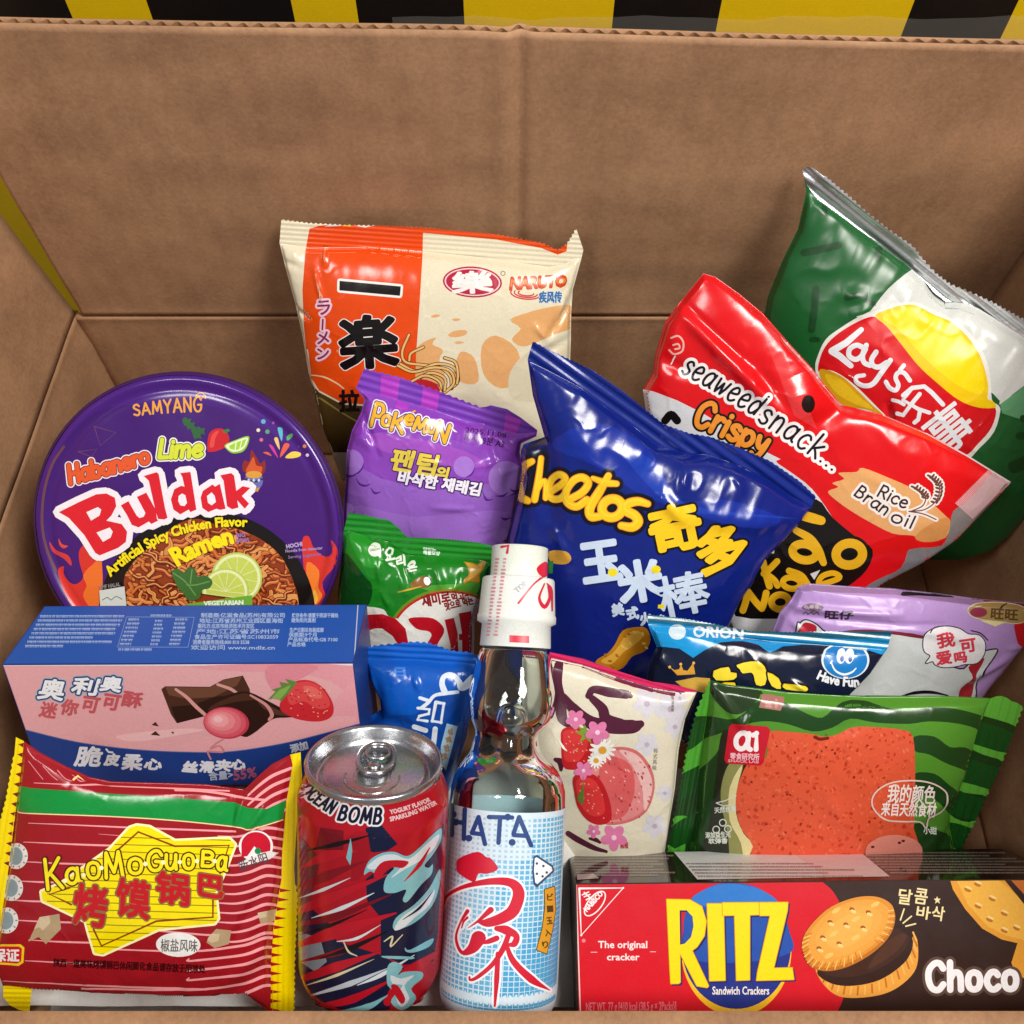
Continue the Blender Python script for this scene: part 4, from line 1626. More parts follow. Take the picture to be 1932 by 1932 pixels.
lab(poly([(432, 1290), (440, 1286), (497, 1324), (500, 1338), (442, 1390), (434, 1384), (429, 1340)]), '#f0f4f8')
for x, y in ((440, 1310), (465, 1320), (478, 1345), (440, 1350), (462, 1360)):
    lab(ell(x, y, 5), '#3a4a72')
lab(poly([(470, 1412), (508, 1400), (512, 1490), (500, 1570), (478, 1660), (440, 1645), (462, 1560), (472, 1480)]), '#4a3a20', 3)
lab(poly([(470, 1412), (508, 1400), (512, 1490), (500, 1570), (478, 1660), (440, 1645), (462, 1560), (472, 1480)]), '#d89a28')
for i, ch in enumerate('ビー玉入り'):
    lab(ctext(ch, 491 - (max(0, i - 1)) ** 1.7 * 2.8, 1440 + 46 * i, 22, 26, -4 * i, 1), '#4a3a20')
V, T, N, MI, ms = lb.mesh(LP)
mesh_obj('label_print', V + N * 6e-5, T, ms, MI, lsl_, N)


# ================================================================== cartons
def proj(P):
    d = np.asarray(P) - CAM
    z = d @ FWD
    return (HALF + F * (d @ RIGHT) / z, HALF - F * (d @ UP) / z)


def finv(fr, px):
    return ((px[0] - fr.x0) / fr.k, (px[1] - fr.y0) / fr.k)


class Carton:
    """folded carton; O = front top left corner, size L x H x D (along, down, back)"""
    def __init__(s, name, label, cat, fr, O, rho, yaw, roll, L, H, D, body, front, top):
        s.U, s.V, s.N = axes(rho, yaw, roll)
        s.O, s.L, s.H, s.D, s.fr = O, L, H, D, fr
        c = s.corner
        s.root = thing(name, label, cat, c(.5, 1, .5))
        e = .0006
        V, Fc = [], []
        rings = []
        for u, off in ((0, 0), (.0008, e), (L - .0008, e), (L, 0)):
            ring = []
            for (a, b) in ((0, 0), (H, 0), (H, D), (0, D)):
                # softened long edges
                for k in range(3):
                    t = (k - 1) * .0007
                    pa, pb = a, b
                    if (a, b) == (0, 0):
                        pa, pb = max(0, t), max(0, -t)
                    elif (a, b) == (H, 0):
                        pa, pb = H - max(0, -t), max(0, t)
                    elif (a, b) == (H, D):
                        pa, pb = H - max(0, t), D - max(0, -t)
                    else:
                        pa, pb = max(0, -t), D - max(0, t)
                    ring.append((u, pa, pb))
            rings.append(ring)
        for r in rings:
            for u, a, b in r:
                V.append(O + s.U * u - s.V * a - s.N * b - s.N * .0002 * (b < .001) + s.V * 0)
        n = 12
        for j in range(3):
            for i in range(n):
                k = (i + 1) % n
                Fc.append((j * n + i, j * n + k, (j + 1) * n + k, (j + 1) * n + i))
        Fc.append(tuple(range(n)))
        Fc.append(tuple(range(3 * n, 4 * n)))
        fix_normals(mesh_obj('carton', V, Fc, [mat(body, 'carton')], None, s.root, None, False))
        g = .0005
        s.front = Printed(Plane(O - s.N * (-.00004), s.U, s.V, s.N), fr, 40)
        s.top = Printed(Plane(O + s.V * .00005, s.U, -s.N, s.V), fr, 40)
        s.front.part('front_panel', s.quad([(g, g, 0), (L - g, g, 0), (L - g, H - g, 0), (g, H - g, 0)]), front, 'carton')
        s.top.part('top_panel', s.quad([(g, 0, g), (g, 0, D - g), (L - g, 0, D - g), (L - g, 0, g)]), top, 'carton')

    def corner(s, u, a, b):
        return s.O + s.U * u * s.L - s.V * a * s.H - s.N * b * s.D

    def quad(s, uvb):
        return [finv(s.fr, proj(s.O + s.U * u - s.V * a - s.N * b)) for u, a, b in uvb]

    def fan(s, pts, color, r=0, **k):
        s.front.add(pts, color, r, 'front_panel', **k)

    def tadd(s, pts, color, r=0, **k):
        s.top.add(pts, color, r, 'top_panel', **k)

    def finish(s):
        for pr, nm in ((s.front, 'front_panel'), (s.top, 'top_panel')):
            V, T, N, MI, ms = pr.mesh(nm)
            mesh_obj(nm, V, T, ms, MI, s.root, N)
        return s.root


# ---------------------------------------------------------------- strawberry cocoa crisp carton
Or = Frame(0, 1700, 1100 / 1932)
o0 = Or([(10, 433)])[0]
c = Carton('biscuit_carton', 'pink and blue biscuit carton with chocolate rolls and a strawberry, lying on the left', 'biscuit box', Or,
           at(o0[0], o0[1], .438), 30, 0, .35, .1628, .078, .046, '#1c3a80', '#e2a8ac', '#1b55ae')
# white fold lines
c.fan(poly([(10, 433), (1826, 431), (1826, 438), (10, 440)]), '#e8e4ec')
c.fan(line([(1822, 430), (1840, 800)], 9, False), '#8fa6d6')
for q, col in (([(1000, 440), (1826, 440), (1832, 600), (1700, 520), (1500, 470), (1250, 470)], '#e29aa4'), ([(1380, 440), (1640, 440), (1500, 530), (1400, 560)], '#dd8a98'),
               ([(1700, 640), (1830, 520), (1834, 760), (1600, 800), (1500, 760)], '#e49fa8'), ([(1200, 760), (1500, 720), (1834, 700), (1700, 800), (1400, 840), (1150, 870), (900, 870)], '#e7a9ae'),
               ([(600, 800), (900, 765), (1050, 770), (900, 800), (700, 830)], '#ecbcbe')):
    c.fan(smooth(q, 4, True), col)
# blue bottom sweep
c.fan(smooth([(100, 757), (130, 766), (400, 830), (700, 868), (1000, 882), (1200, 877), (1450, 838), (1640, 792), (1850, 735)], 4) + [(1860, 1400), (100, 1400)], '#1b3c86')
c.fan(line([(120, 766), (400, 832), (700, 870), (1000, 884), (1200, 879), (1450, 840), (1640, 794), (1850, 737)], 3), '#5a6fae')
# brand lettering
for ch, x, y, wd, ht in (('奥', 258, 560, 108, 100), ('利', 372, 545, 80, 78), ('利', 372, 545, 80, 78), ('奥', 582, 532, 92, 72)):
    pass
for ch, x, y, wd, ht in (('奥', 270, 562, 128, 104), ('利', 440, 545, 128, 84), ('奥', 575, 533, 104, 74)):
    sh = ctext(ch, x, y, wd, ht, 5, 4, slant=.2)
    c.front.outlined(sh, [(17, '#a9b6cc'), (12, '#1f4076'), (1, '#eef2f6')], 'front_panel')
for i, ch in enumerate('迷你可可酥'):
    sh = ctext(ch, 250 + 108 * i, 668 - 14 * i, 84 if i < 4 else 98, 78, 8, 3.5, slant=.12)
    c.fan(sh, '#c2575f')
# chocolate pastry and strawberry
dkc, mid, lgt = '#2e1a14', '#4a2c20', '#6d4634'
c.fan([(830, 560), (850, 545), (1080, 548), (1150, 510), (1250, 490), (1285, 560), (1290, 640), (1050, 690), (910, 735), (880, 690)], mid)
c.fan([(850, 548), (1080, 552), (1150, 512), (1245, 495), (1220, 540), (1100, 600), (960, 610), (870, 590)], lgt)
c.fan([(880, 650), (1000, 640), (1100, 600), (1270, 580), (1290, 640), (1050, 700), (912, 735)], dkc)
c.fan(line([(905, 560), (960, 600), (1010, 650), (1055, 690)], [13, 17, 19, 17]), '#d69a94')
c.fan(line([(1120, 535), (1190, 560), (1230, 590)], [14, 16, 14]), '#d69a94')
c.fan(smooth([(1060, 680), (1100, 625), (1250, 570), (1380, 620), (1510, 695), (1480, 705), (1400, 715), (1300, 790), (1240, 800), (1100, 720)], 4, True), dkc)
c.fan(smooth([(1070, 670), (1110, 632), (1250, 580), (1330, 610), (1240, 620), (1150, 640)], 4, True), mid)
c.fan(smooth([(1330, 620), (1430, 665), (1500, 695), (1420, 690), (1360, 660)], 4, True), '#54362a')
c.fan(line([(1290, 590), (1370, 640), (1400, 690), (1385, 715)], [10, 16, 20, 14]), '#cf8f8a')
for rr, col, dx, dy in ((1, '#c43c50', 0, 0), (.92, '#d85a6a', -6, -2), (.78, '#e2707c', -14, -6), (.6, '#ea8a92', -24, -10), (.4, '#f0a4a8', -34, -14), (.2, '#f6c0c2', -42, -20)):
    c.fan(ell(1165 + dx, 732 + dy, 118 * rr, 82 * rr, 5), col)
c.fan(line([(1150, 815), (1110, 840), (1085, 865), (1130, 850), (1150, 880), (1100, 880), (1070, 880), (1085, 918)], 9), '#cf8288')
st = smooth([(1520, 520), (1600, 515), (1670, 560), (1715, 640), (1705, 700), (1640, 725), (1540, 715), (1460, 680), (1440, 640), (1470, 580)], 5, True)
c.fan(st, '#cc2a34')
c.fan(smooth([(1520, 530), (1600, 522), (1665, 565), (1700, 640), (1640, 660), (1560, 620), (1500, 640), (1480, 590)], 4, True), '#dc4a4c')
c.fan(smooth([(1560, 545), (1620, 550), (1660, 600), (1600, 600)], 4, True), '#e66a66')
rs_ = random.Random(4)
for i in range(46):
    x, y = 1490 + rs_.random() * 200, 545 + rs_.random() * 160
    if inside(np.array([[x, y]]), st)[0]:
        c.fan(ell(x, y, 4.5, 3.2, 30, 8), '#f0a888' if i % 2 else '#a81e28')
for q in ([(1380, 610), (1420, 570), (1400, 560), (1450, 545), (1440, 520), (1490, 530), (1470, 505), (1530, 520), (1500, 560), (1450, 620), (1430, 600)],):
    c.fan(q, '#5f8a3c')
    c.fan([(1400, 602), (1440, 560), (1500, 535), (1470, 580), (1440, 612)], '#86ad52')
for q in ([(780, 745), (800, 728), (818, 752)], [(775, 795), (800, 775), (826, 800)], [(880, 780), (895, 778), (892, 792)]):
    c.fan(q, '#4a2622')
for ch, x, y, wd, ht, sl in (('脆', 458, 905, 130, 100, .2), ('皮', 578, 922, 72, 58, .2), ('柔', 682, 935, 100, 76, .1), ('心', 790, 945, 86, 52, .2),
                             ('丝', 980, 958, 74, 52, .1), ('滑', 1065, 958, 70, 54, .1), ('夹', 1150, 950, 76, 54, .1), ('心', 1228, 945, 72, 48, .2)):
    c.fan(ctext(ch, x, y, wd, ht, 2 if x < 850 else 5, 4, sl), '#dfe2ea')
c.fan(line([(548, 868), (560, 882), (580, 884)], 10, False), '#dfe2ea')
c.fan(ftext('含量>', (1078, 1024), (1200, 1014), 34, 1.5), '#b4bcd2')
c.fan(ftext('55%', (1206, 1026), (1320, 1008), 52, 3, slant=.1), '#a85a7c')
c.fan(ftext('添加', (1500, 884), (1586, 862), 34, 2), '#c4cada')
# small print on the top
lt = '#9fb8e2'
c.tadd(line([(186, 132), (120, 220), (60, 320), (12, 428)], 9), '#d4d8e0')
c.tadd(line([(1842, 128), (1822, 425)], 5, False), '#c4ccdc')
rnd = random.Random(7)


def smallprint(add, x0, y0, x1, y1, n, col, sh=0.0, gapn=.2, lens=None, dense=.5):
    """rows of tiny blurred words"""
    for r in range(n):
        y = y0 + (y1 - y0) * (r + .5) / n
        hgt = (y1 - y0) / n * (1 - gapn) * .5
        x = x0 + sh * (y - y0)
        xe = (x1 + sh * (y - y0)) - (x1 - x0) * (rnd.random() * .25 if lens is None else lens[r])
        pl = []
        while x < xe:
            w_ = hgt * rnd.uniform(.8, 3.2)
            x2 = min(x + w_, xe)
            # each word is a few strokes rather than a bar
            pl.append([(x, y - hgt * .55), (x2, y - hgt * .55), (x2 - sh * hgt * .4, y - hgt * .1), (x - sh * hgt * .4, y - hgt * .1)])
            k = x
            while k < x2 - hgt * .2:
                pl.append([(k, y - hgt * .8), (k + hgt * .28, y - hgt * .8), (k + hgt * .28, y + hgt * .8), (k, y + hgt * .8)])
                k += hgt * rnd.uniform(.5, .9)
            x = x2 + hgt * rnd.uniform(.15, .5)
        add(pl, col)


smallprint(c.tadd, 212, 175, 645, 350, 8, lt, -.5, lens=[0, 0, 0, .02, 0, .25, 0, .55])
smallprint(c.tadd, 665, 192, 730, 340, 7, lt, -.35)
smallprint(c.tadd, 800, 200, 850, 340, 7, lt, -.2)
smallprint(c.tadd, 905, 192, 975, 340, 7, lt, -.25)
smallprint(c.tadd, 775, 172, 890, 192, 1, lt)
smallprint(c.tadd, 610, 346, 810, 368, 1, lt)
c.tadd([Shape(strokes=[([(652, 190), (1000, 192)], 3)]), Shape(strokes=[([(652, 190), (605, 345)], 3)]), Shape(strokes=[([(1000, 192), (968, 346)], 3)]), Shape(strokes=[([(605, 345), (968, 346)], 3)])], '#7f9cd4')
for i, tx in enumerate(['制造商:亿滋食品(苏州)有限公司', '地址:江苏省苏州工业园区星海街', '委托方:北京市经济技术开发区', '产地:江苏省苏州市', '食品生产许可证编号:SC10832059', '消费者服务热线:800 810 5538', '欢迎访问 www.mdlz.cn']):
    y = 190 + 28 * i
    x = 1035 - 8.5 * i
    c.tadd(ftext(tx, (x, y), (x + (430 if i % 3 != 2 else 290), y), 19, .8), lt)
for i, tx in enumerate(['贮存条件:请置于阴凉干燥处', '避免阳光直射', '', '生产日期见包装底部', '保质期:9个月', '产品标准代号:GB 7100', '产品合格']):
    if tx:
        y = 190 + 25 * i
        x = 1503 - 4 * i
        c.tadd(ftext(tx, (x, y), (x + len(tx) * 16 + 30, y), 18, .8), lt)
c.finish()

# ---------------------------------------------------------------- cracker carton, front right
Rz = Frame(1620, 2420, 1380 / 1932)
o0 = Rz([(92, 236)])[0]
c = Carton('cracker_carton', 'red and dark brown sandwich cracker carton lying along the front right edge', 'cracker box', Rz,
           at(o0[0], o0[1], .452), -7, 0, .55, .236, .0645, .062, '#2a1410', '#cf0d22', '#241614')
fp = c.fan
fp(poly([(1120, 200), (1180, 300), (1205, 420), (1215, 560), (1195, 700), (1160, 800), (2300, 820), (2300, 200)]), '#2f1710')
fp(smooth([(1100, 225), (1150, 270), (1190, 350), (1215, 470), (1212, 600), (1190, 710), (1150, 790)], 4) + [(1300, 790), (1300, 215)], '#2f1710')
# yellow crescent and blue disc
fp(ell(752, 508, 226, 272, 0, 60), '#f4c020')
fp(ell(752, 492, 224, 258, 0, 60), '#1c2f86')
fp(smooth([(535, 420), (560, 320), (640, 250), (740, 234), (850, 258), (930, 340), (968, 430), (972, 520), (760, 560), (560, 540)], 5, True), '#1f4ea6')
fp(smooth([(570, 310), (640, 252), (740, 236), (850, 260), (920, 320), (760, 350)], 5, True), '#2a74c4')
R_ = [(466, 300), (560, 302), (610, 330), (628, 390), (620, 450), (590, 495), (570, 510), (638, 655), (632, 662), (590, 655), (520, 520), (522, 640), (515, 645), (483, 646), (480, 600)]
hole = [(519, 345), (548, 345), (572, 370), (576, 410), (566, 455), (540, 482), (521, 486)]
I_ = [(632, 318), (698, 318), (706, 632), (642, 634)]
T_ = [(694, 314), (842, 313), (846, 362), (806, 364), (806, 630), (752, 632), (744, 365), (696, 366)]
Z_ = [(846, 313), (962, 312), (960, 345), (904, 582), (980, 580), (987, 628), (834, 632), (838, 600), (890, 366), (848, 366)]
for L_ in (R_, I_, T_, Z_):
    fp([(x + 7, y + 7) for x, y in L_], '#152060', 2, minus=[(x + 7, y + 7) for x, y in hole] if L_ is R_ else None)
for L_ in (R_, I_, T_, Z_):
    fp(L_, '#d99a10', 3, minus=hole if L_ is R_ else None)
    fp(L_, '#f8d810', 0, minus=hole if L_ is R_ else None)
fp(ftext('Sandwich Crackers', (654, 690), (886, 690), 34, .8), '#eeeae4')
# maker's triangle
fp(line([(108, 256), (288, 254), (116, 448), (108, 256)], 8, False), '#f0ecea')
fp(Shape(strokes=[(ell(172, 318, 60, 28, -52, 32) + [ell(172, 318, 60, 28, -52, 32)[0]], 5)]), '#f0ecea')
fp(ftext('NABISCO', (140, 352), (206, 280), 22, 1.2), '#f0ecea')
for a in ([(128, 272), (158, 300)], [(128, 290), (152, 280)], [(136, 302), (166, 286)], [(120, 282), (146, 270)]):
    fp(Shape(strokes=[(a, 5)]), '#f0ecea')
fp(ftext('The original', (186, 500), (386, 500), 30, .8), '#f0e4e4')
fp(ftext('cracker', (222, 550), (354, 550), 28, .8), '#f0e4e4')
fp([(155, 516), (182, 516), (182, 519), (155, 519)], '#e8b8b8')
fp([(398, 514), (422, 514), (422, 517), (398, 517)], '#e8b8b8')
fp(ell(126, 470, 8), '#e07a84')
fp(ftext('NET WT. 77 g [410 kcal (38.5 g × 2Packs)]', (136, 758), (505, 754), 36, .6), '#e2707c')
# sandwich cracker
tan, tan2, tan3, tan4 = '#d88a2c', '#e29c3c', '#edb256', '#b86c1c'
fp(smooth([(1080, 580), (1200, 640), (1400, 560), (1480, 450), (1498, 520), (1480, 600), (1400, 670), (1300, 700), (1180, 700), (1110, 650)], 5, True), tan2)
for i in range(26):
    t = i / 25
    a = rad(205 - 215 * t)
    x, y = 1290 + 203 * math.cos(a), 535 + 152 * math.sin(a) - 40 * math.cos(a)
    fp(Shape(strokes=[([(x, y), (x - 14 * math.cos(a), y - 34)], 7)]), tan3 if i % 2 else tan4)
fp(smooth([(1085, 590), (1130, 640), (1220, 655), (1340, 630), (1440, 560), (1475, 490), (1460, 440), (1400, 410), (1200, 520)], 5, True), '#2c140c')
fp(smooth([(1100, 590), (1180, 620), (1300, 600), (1420, 530), (1462, 460), (1440, 440), (1380, 420), (1200, 520)], 5, True), '#3b1e12')
fp(smooth([(1290, 585), (1400, 520), (1450, 455), (1430, 440), (1360, 480)], 4, True), '#4c2a1a')
ck = smooth([(1022, 500), (1028, 450), (1070, 390), (1140, 330), (1240, 292), (1330, 290), (1390, 325), (1396, 385), (1365, 450), (1300, 510), (1210, 560), (1120, 580), (1050, 560)], 5, True)
fp([(x + 4, y + 14) for x, y in ck], tan4)
for i in range(34):
    k = ck[int(i / 34 * 36) % len(ck)]
    k = ck[(38 + i) % len(ck)] if False else k
fp(ck, tan)
for rr, col in ((.9, tan2), (.72, '#e6a344'), (.5, '#eaab4c')):
    fp([(1212 + (x - 1212) * rr, 430 + (y - 430) * rr - 6 * (1 - rr)) for x, y in ck], col)
for i in range(40):
    j = int(len(ck) * (.42 + .42 * i / 40)) % len(ck)
for i, (x, y) in enumerate(ck):
    if y > 440 + (1212 - x) * -.35 + 60 or (x > 1330 and y > 330):
        dx, dy = (x - 1212), (y - 430)
        L_ = math.hypot(dx, dy)
        fp(Shape(strokes=[([(x, y + 8), (x - dx / L_ * 26, y - dy / L_ * 26)], 4)]), '#f2c26c' if i % 2 else '#c4781e')
for x, y in ((1225, 340), (1292, 352), (1135, 392), (1200, 402), (1270, 415), (1105, 455), (1172, 480), (1090, 500)):
    fp(ell(x, y, 11, 8, 20), '#9c5510')
    fp(ell(x + 5, y + 9, 13, 7, 20), '#f4ca7c')
for x, y in ((1160, 345), (1320, 320), (1240, 380), (1150, 440), (1240, 455), (1130, 530)):
    fp(ell(x, y, 20, 9, -30), '#f0bc62')
# corner cracker
cr2 = [(1625, 208), (1640, 260), (1690, 340), (1760, 420), (1840, 465), (1905, 480), (1880, 560), (1895, 600), (1940, 630), (2000, 640), (2100, 560), (2100, 205), (1850, 205)]
fp(cr2, '#e29a2c')
fp([(1650, 212), (1700, 320), (1780, 410), (1860, 450), (1940, 470), (2000, 400), (1900, 280), (1820, 215)], '#edb040')
fp([(1838, 205), (1932, 320), (2100, 520), (2100, 205)], '#2c1410')
fp([(1862, 205), (1960, 310), (2100, 430), (2100, 205)], '#c46a24')
for x, y in ((1700, 262), (1740, 240), (1742, 330), (1800, 300), (1790, 385), (1850, 360), (1850, 430), (1900, 420)):
    fp(ell(x, y, 15, 7, 25), '#b8701c')
    fp(ell(x + 4, y - 9, 16, 5, 25), '#f8d080')
for ch, x, y, wd, ht in (('달', 1445, 290, 54, 62), ('콤', 1510, 288, 52, 62), ('바', 1520, 355, 56, 52), ('삭', 1580, 358, 50, 58)):
    fp(ctext(ch, x, y, wd, ht, 8, 1.2), '#ecd9a0')
fp([(1575, 288), (1580, 298), (1590, 298), (1583, 306), (1587, 318), (1577, 311), (1567, 318), (1570, 306), (1562, 299), (1572, 297)], '#ecd9a0')
for a in ([(1425, 385), (1440, 340)], [(1436, 398), (1470, 370)], [(1446, 410), (1486, 400)]):
    fp(Shape(strokes=[(a, 6)]), '#ecd9a0')
ch_ = stext('Choco', (1535, 672), (1905, 668), 112, 25, gap=.18)
c.front.outlined(ch_, [(13, '#5a4338'), (1, '#f2eef0')], 'front_panel')
# glossy top with small print and a white sticker
c.fan(line([(95, 240), (113, 788)], 5, False), '#e8c8c4')
c.fan(line([(95, 238), (700, 232)], 5, False), '#d8a8a4')
c.top.parts['top_panel']['lay'][0] = c.top.parts['top_panel']['lay'][0][:3] + ('gloss', 0.0)
ta = c.tadd
rnd = random.Random(12)
smallprint(ta, 70, 104, 490, 210, 9, '#b0a29a', .30, .25)
smallprint(ta, 1240, 104, 1930, 200, 8, '#b0a29a', 1.6, .25)
ta([(98, 200), (165, 196), (190, 216), (100, 222)], '#c8b4b0')
ta([(486, 96), (1235, 86), (1382, 208), (592, 220)], '#dcdedd', fin='paper')
ta([(960, 92), (1235, 88), (1382, 208), (1120, 212)], '#dccbc9', fin='paper')
rnd = random.Random(15)
smallprint(ta, 540, 150, 1230, 215, 5, '#8f8f90', .95, .3)
ta([(1250, 102), (1420, 98), (1400, 112), (1260, 116)], '#d6cece')
rt = c.finish()

# ---------------------------------------------------------------- noodle bowl
Bw = Frame(80, 1060, 960 / 1932)
U, V_, N_ = axes(8, 0, 0)
RL = .0805
bc = Bw([(945, 982)])[0]
BO = at(bc[0], bc[1], .495)
bowl = thing('noodle_bowl', 'round purple instant noodle bowl with printed lid, leaning on the left wall', 'instant noodles', BO - N_ * .06 - V_ * .05)
V, Fc = lathe(BO, -N_, U, V_, [(.0, RL - .001), (.001, RL + .0006), (.0035, RL + .0008), (.0045, RL - .0005), (.0046, RL - .006), (.012, RL - .008), (.070, .058), (.074, .055), (.074, 0)], 96)
fix_normals(mesh_obj('bowl_body', V, Fc, [mat('#3a1a5a', 'satin')], None, bowl))
lp = Plane(BO, U, V_, N_)


def lidh(uv, part=None):
    r = np.linalg.norm(uv, axis=1)
    return .0016 * np.exp(-((r - RL + .0035) / .0026) ** 2) - .0006 * np.exp(-((r - RL + .0085) / .002) ** 2) - .0022 * sstep((r - RL + .002) / .0025) + .0007 * np.cos(np.minimum(r / RL, 1) * 2.2) + .00015 * np.sin(uv[:, 0] * 160 + 60 * uv[:, 1])


lp.h = lidh
ld_ = Printed(lp, Bw, 4.0)
rim = [(RL * math.cos(a), RL * math.sin(a)) for a in np.linspace(0, 2 * math.pi, 120)[:-1]]
rpx = [finv(Bw, proj(BO + U * x + V_ * y)) for x, y in rim]
ld_.part('printed_lid', rpx, '#481c7c', 'lid')
PL = 'printed_lid'


def bl(sh, c_, r=0, **k):
    ld_.add(sh, c_, r, PL, **k)


bl(smooth([(60, 980), (140, 600), (400, 300), (800, 250), (1200, 290), (1600, 560), (1800, 900), (1760, 1400), (1200, 1650), (200, 1500)], 5, True), '#42196f')
# brown speckled arc at the left edge
bl(line([(215, 500), (150, 600), (105, 740), (88, 880), (92, 1000), (120, 1120), (170, 1230)], 16), '#6b4048')
# flames
for q, col in (([(180, 1240), (215, 1205), (215, 1250), (250, 1300), (290, 1310), (330, 1270), (310, 1190), (305, 1120), (335, 1080), (360, 1130), (420, 1170), (440, 1200), (430, 1500), (330, 1500), (240, 1400)], '#d4342c'),
               ([(330, 1260), (380, 1200), (440, 1180), (436, 1480), (380, 1460), (330, 1380), (350, 1320)], '#e8702c'),
               ([(130, 1060), (170, 1110), (240, 1140), (262, 1185), (255, 1200), (215, 1160), (150, 1120)], '#cc3a38'),
               ([(185, 1040), (205, 1075), (240, 1085), (215, 1100), (190, 1080)], '#d8483c'),
               ([(1620, 1060), (1660, 1030), (1690, 1100), (1760, 1150), (1800, 1120), (1790, 1050), (1830, 1110), (1815, 1200), (1740, 1300), (1760, 1400), (1680, 1480), (1640, 1300)], '#d4342c'),
               ([(1650, 1180), (1720, 1230), (1715, 1330), (1740, 1380), (1690, 1430), (1650, 1300)], '#ea7a2a'), ([(1690, 1340), (1715, 1400), (1680, 1440)], '#f2b040')):
    bl(smooth(q, 3, True), col)
# black bowl disc and noodles
bl(ell(1060, 1500, 640, 620, 0, 70), '#17110f')
nd = smooth([(585, 1500), (590, 1380), (570, 1290), (620, 1190), (760, 1060), (880, 960), (1000, 925), (1120, 960), (1260, 990), (1400, 1060), (1500, 1150), (1560, 1270), (1600, 1400), (1600, 1560)], 4) + [(1000, 1650)]
bl(nd, '#8e3a1a')
rn = random.Random(21)
cols = ['#b8522a', '#cc6a34', '#d87c40', '#a3421e', '#e29a58', '#c25a2a', '#7c2a16']
for grp in range(14):
    sh = []
    for _ in range(17):
        x, y = rn.uniform(590, 1590), rn.uniform(980, 1480)
        if not inside(np.array([[x, y]]), nd)[0]:
            continue
        a, s0 = rn.uniform(0, 6.28), rn.uniform(34, 62)
        b = rn.choice((-1, 1)) * rn.uniform(.5, 1.2)
        pts = [(x, y)]
        for k in range(4):
            pts.append((pts[-1][0] + s0 * math.cos(a), pts[-1][1] + s0 * .7 * math.sin(a)))
            a += b * (1 if k % 2 == 0 else -1.4)
        sh.append(line(pts, rn.uniform(15, 25), True, 3))
    for q in sh:
        pass
    cl, ld_.parts[PL]['clip'] = ld_.parts[PL]['clip'], [nd]
    if sh:
        bl(sh, '#4a180c', 2.5)
        bl(sh, cols[grp % len(cols)])
        hi = [Shape(strokes=[([(x - 2, y - 3) for x, y in s_.strokes[0][0]], 7)]) for s_ in sh]
        bl(hi, '#e09a58' if grp % 2 else '#d07c3c')
    ld_.parts[PL]['clip'] = cl
# lime slices, herb, green tag
for cx, cy, rr, rot, a0, a1 in ((1240, 1270, 150, 0, 190, 420), (1175, 1350, 138, 0, 175, 380)):
    bl(ell(cx, cy, rr, rr, 0, 40, a0, a1), '#b7cb5c')
    bl(ell(cx, cy, rr * .93, rr * .93, 0, 40, a0, a1), '#e4e8b0')
    bl(ell(cx, cy, rr * .82, rr * .82, 0, 40, a0, a1), '#c3cf5a')
    for k in range(7):
        a = rad(a0 + (a1 - a0) * (k + .5) / 7)
        bl(Shape(strokes=[([(cx, cy), (cx + rr * .8 * math.cos(a), cy + rr * .8 * math.sin(a))], 5)]), '#dfe4a0')
leaf = smooth([(860, 1230), (900, 1215), (930, 1240), (960, 1205), (1000, 1220), (1010, 1260), (1060, 1255), (1100, 1290), (1080, 1330), (1040, 1340), (1020, 1390), (960, 1400), (930, 1360), (900, 1330), (880, 1290)], 3, True)
bl(leaf, '#3f6a30')
for a in ([(870, 1240), (940, 1290), (1000, 1370)], [(980, 1220), (970, 1300)], [(1080, 1290), (1000, 1310), (950, 1310)]):
    bl(line(a, 7), '#6d9850')
bl([(940, 1500), (935, 1440), (960, 1420), (1330, 1370), (1340, 1500)], '#6ea83a')
bl(ftext('VEGETARIAN', (1050, 1432), (1280, 1424), 26, 2), '#e6efd8')
# halal mark
bl([(432, 1345), (580, 1320), (596, 1480), (440, 1480)], '#cfd2cc')
bl(line([(450, 1400), (480, 1385), (500, 1400), (530, 1380), (565, 1395)], 6), '#7c8c80')
bl(ftext('KMF HALAL', (436, 1338), (556, 1318), 24, .8), '#8a8684')
# titles
W1_ = stext('SAMYANG', (628, 318), (1030, 292), 62, 12, 88, arc=6, gap=.16)
bl(W1_, '#e8a040')
bl(line([(990, 215), (1005, 190), (1030, 184), (1050, 200), (1050, 216), (1035, 205), (1025, 220), (1012, 203), (990, 215)], 6), '#e8a040')
hb = stext('Habanero', (250, 720), (722, 588), 108, 27, 84, arc=-6, slant=.12, gap=.12)
bl(hb, '#f2e6ec', 11)
bl(hb, '#6e1c24', 4.5)
bl(hb, '#e0582c')
lm = stext('Lime', (772, 568), (1028, 556), 108, 26, 100, slant=.2, gap=.14)
bl(lm, '#f2f0e4', 12)
bl(lm, '#2c4a20', 4.5)
bl(lm, '#d4dc3c')
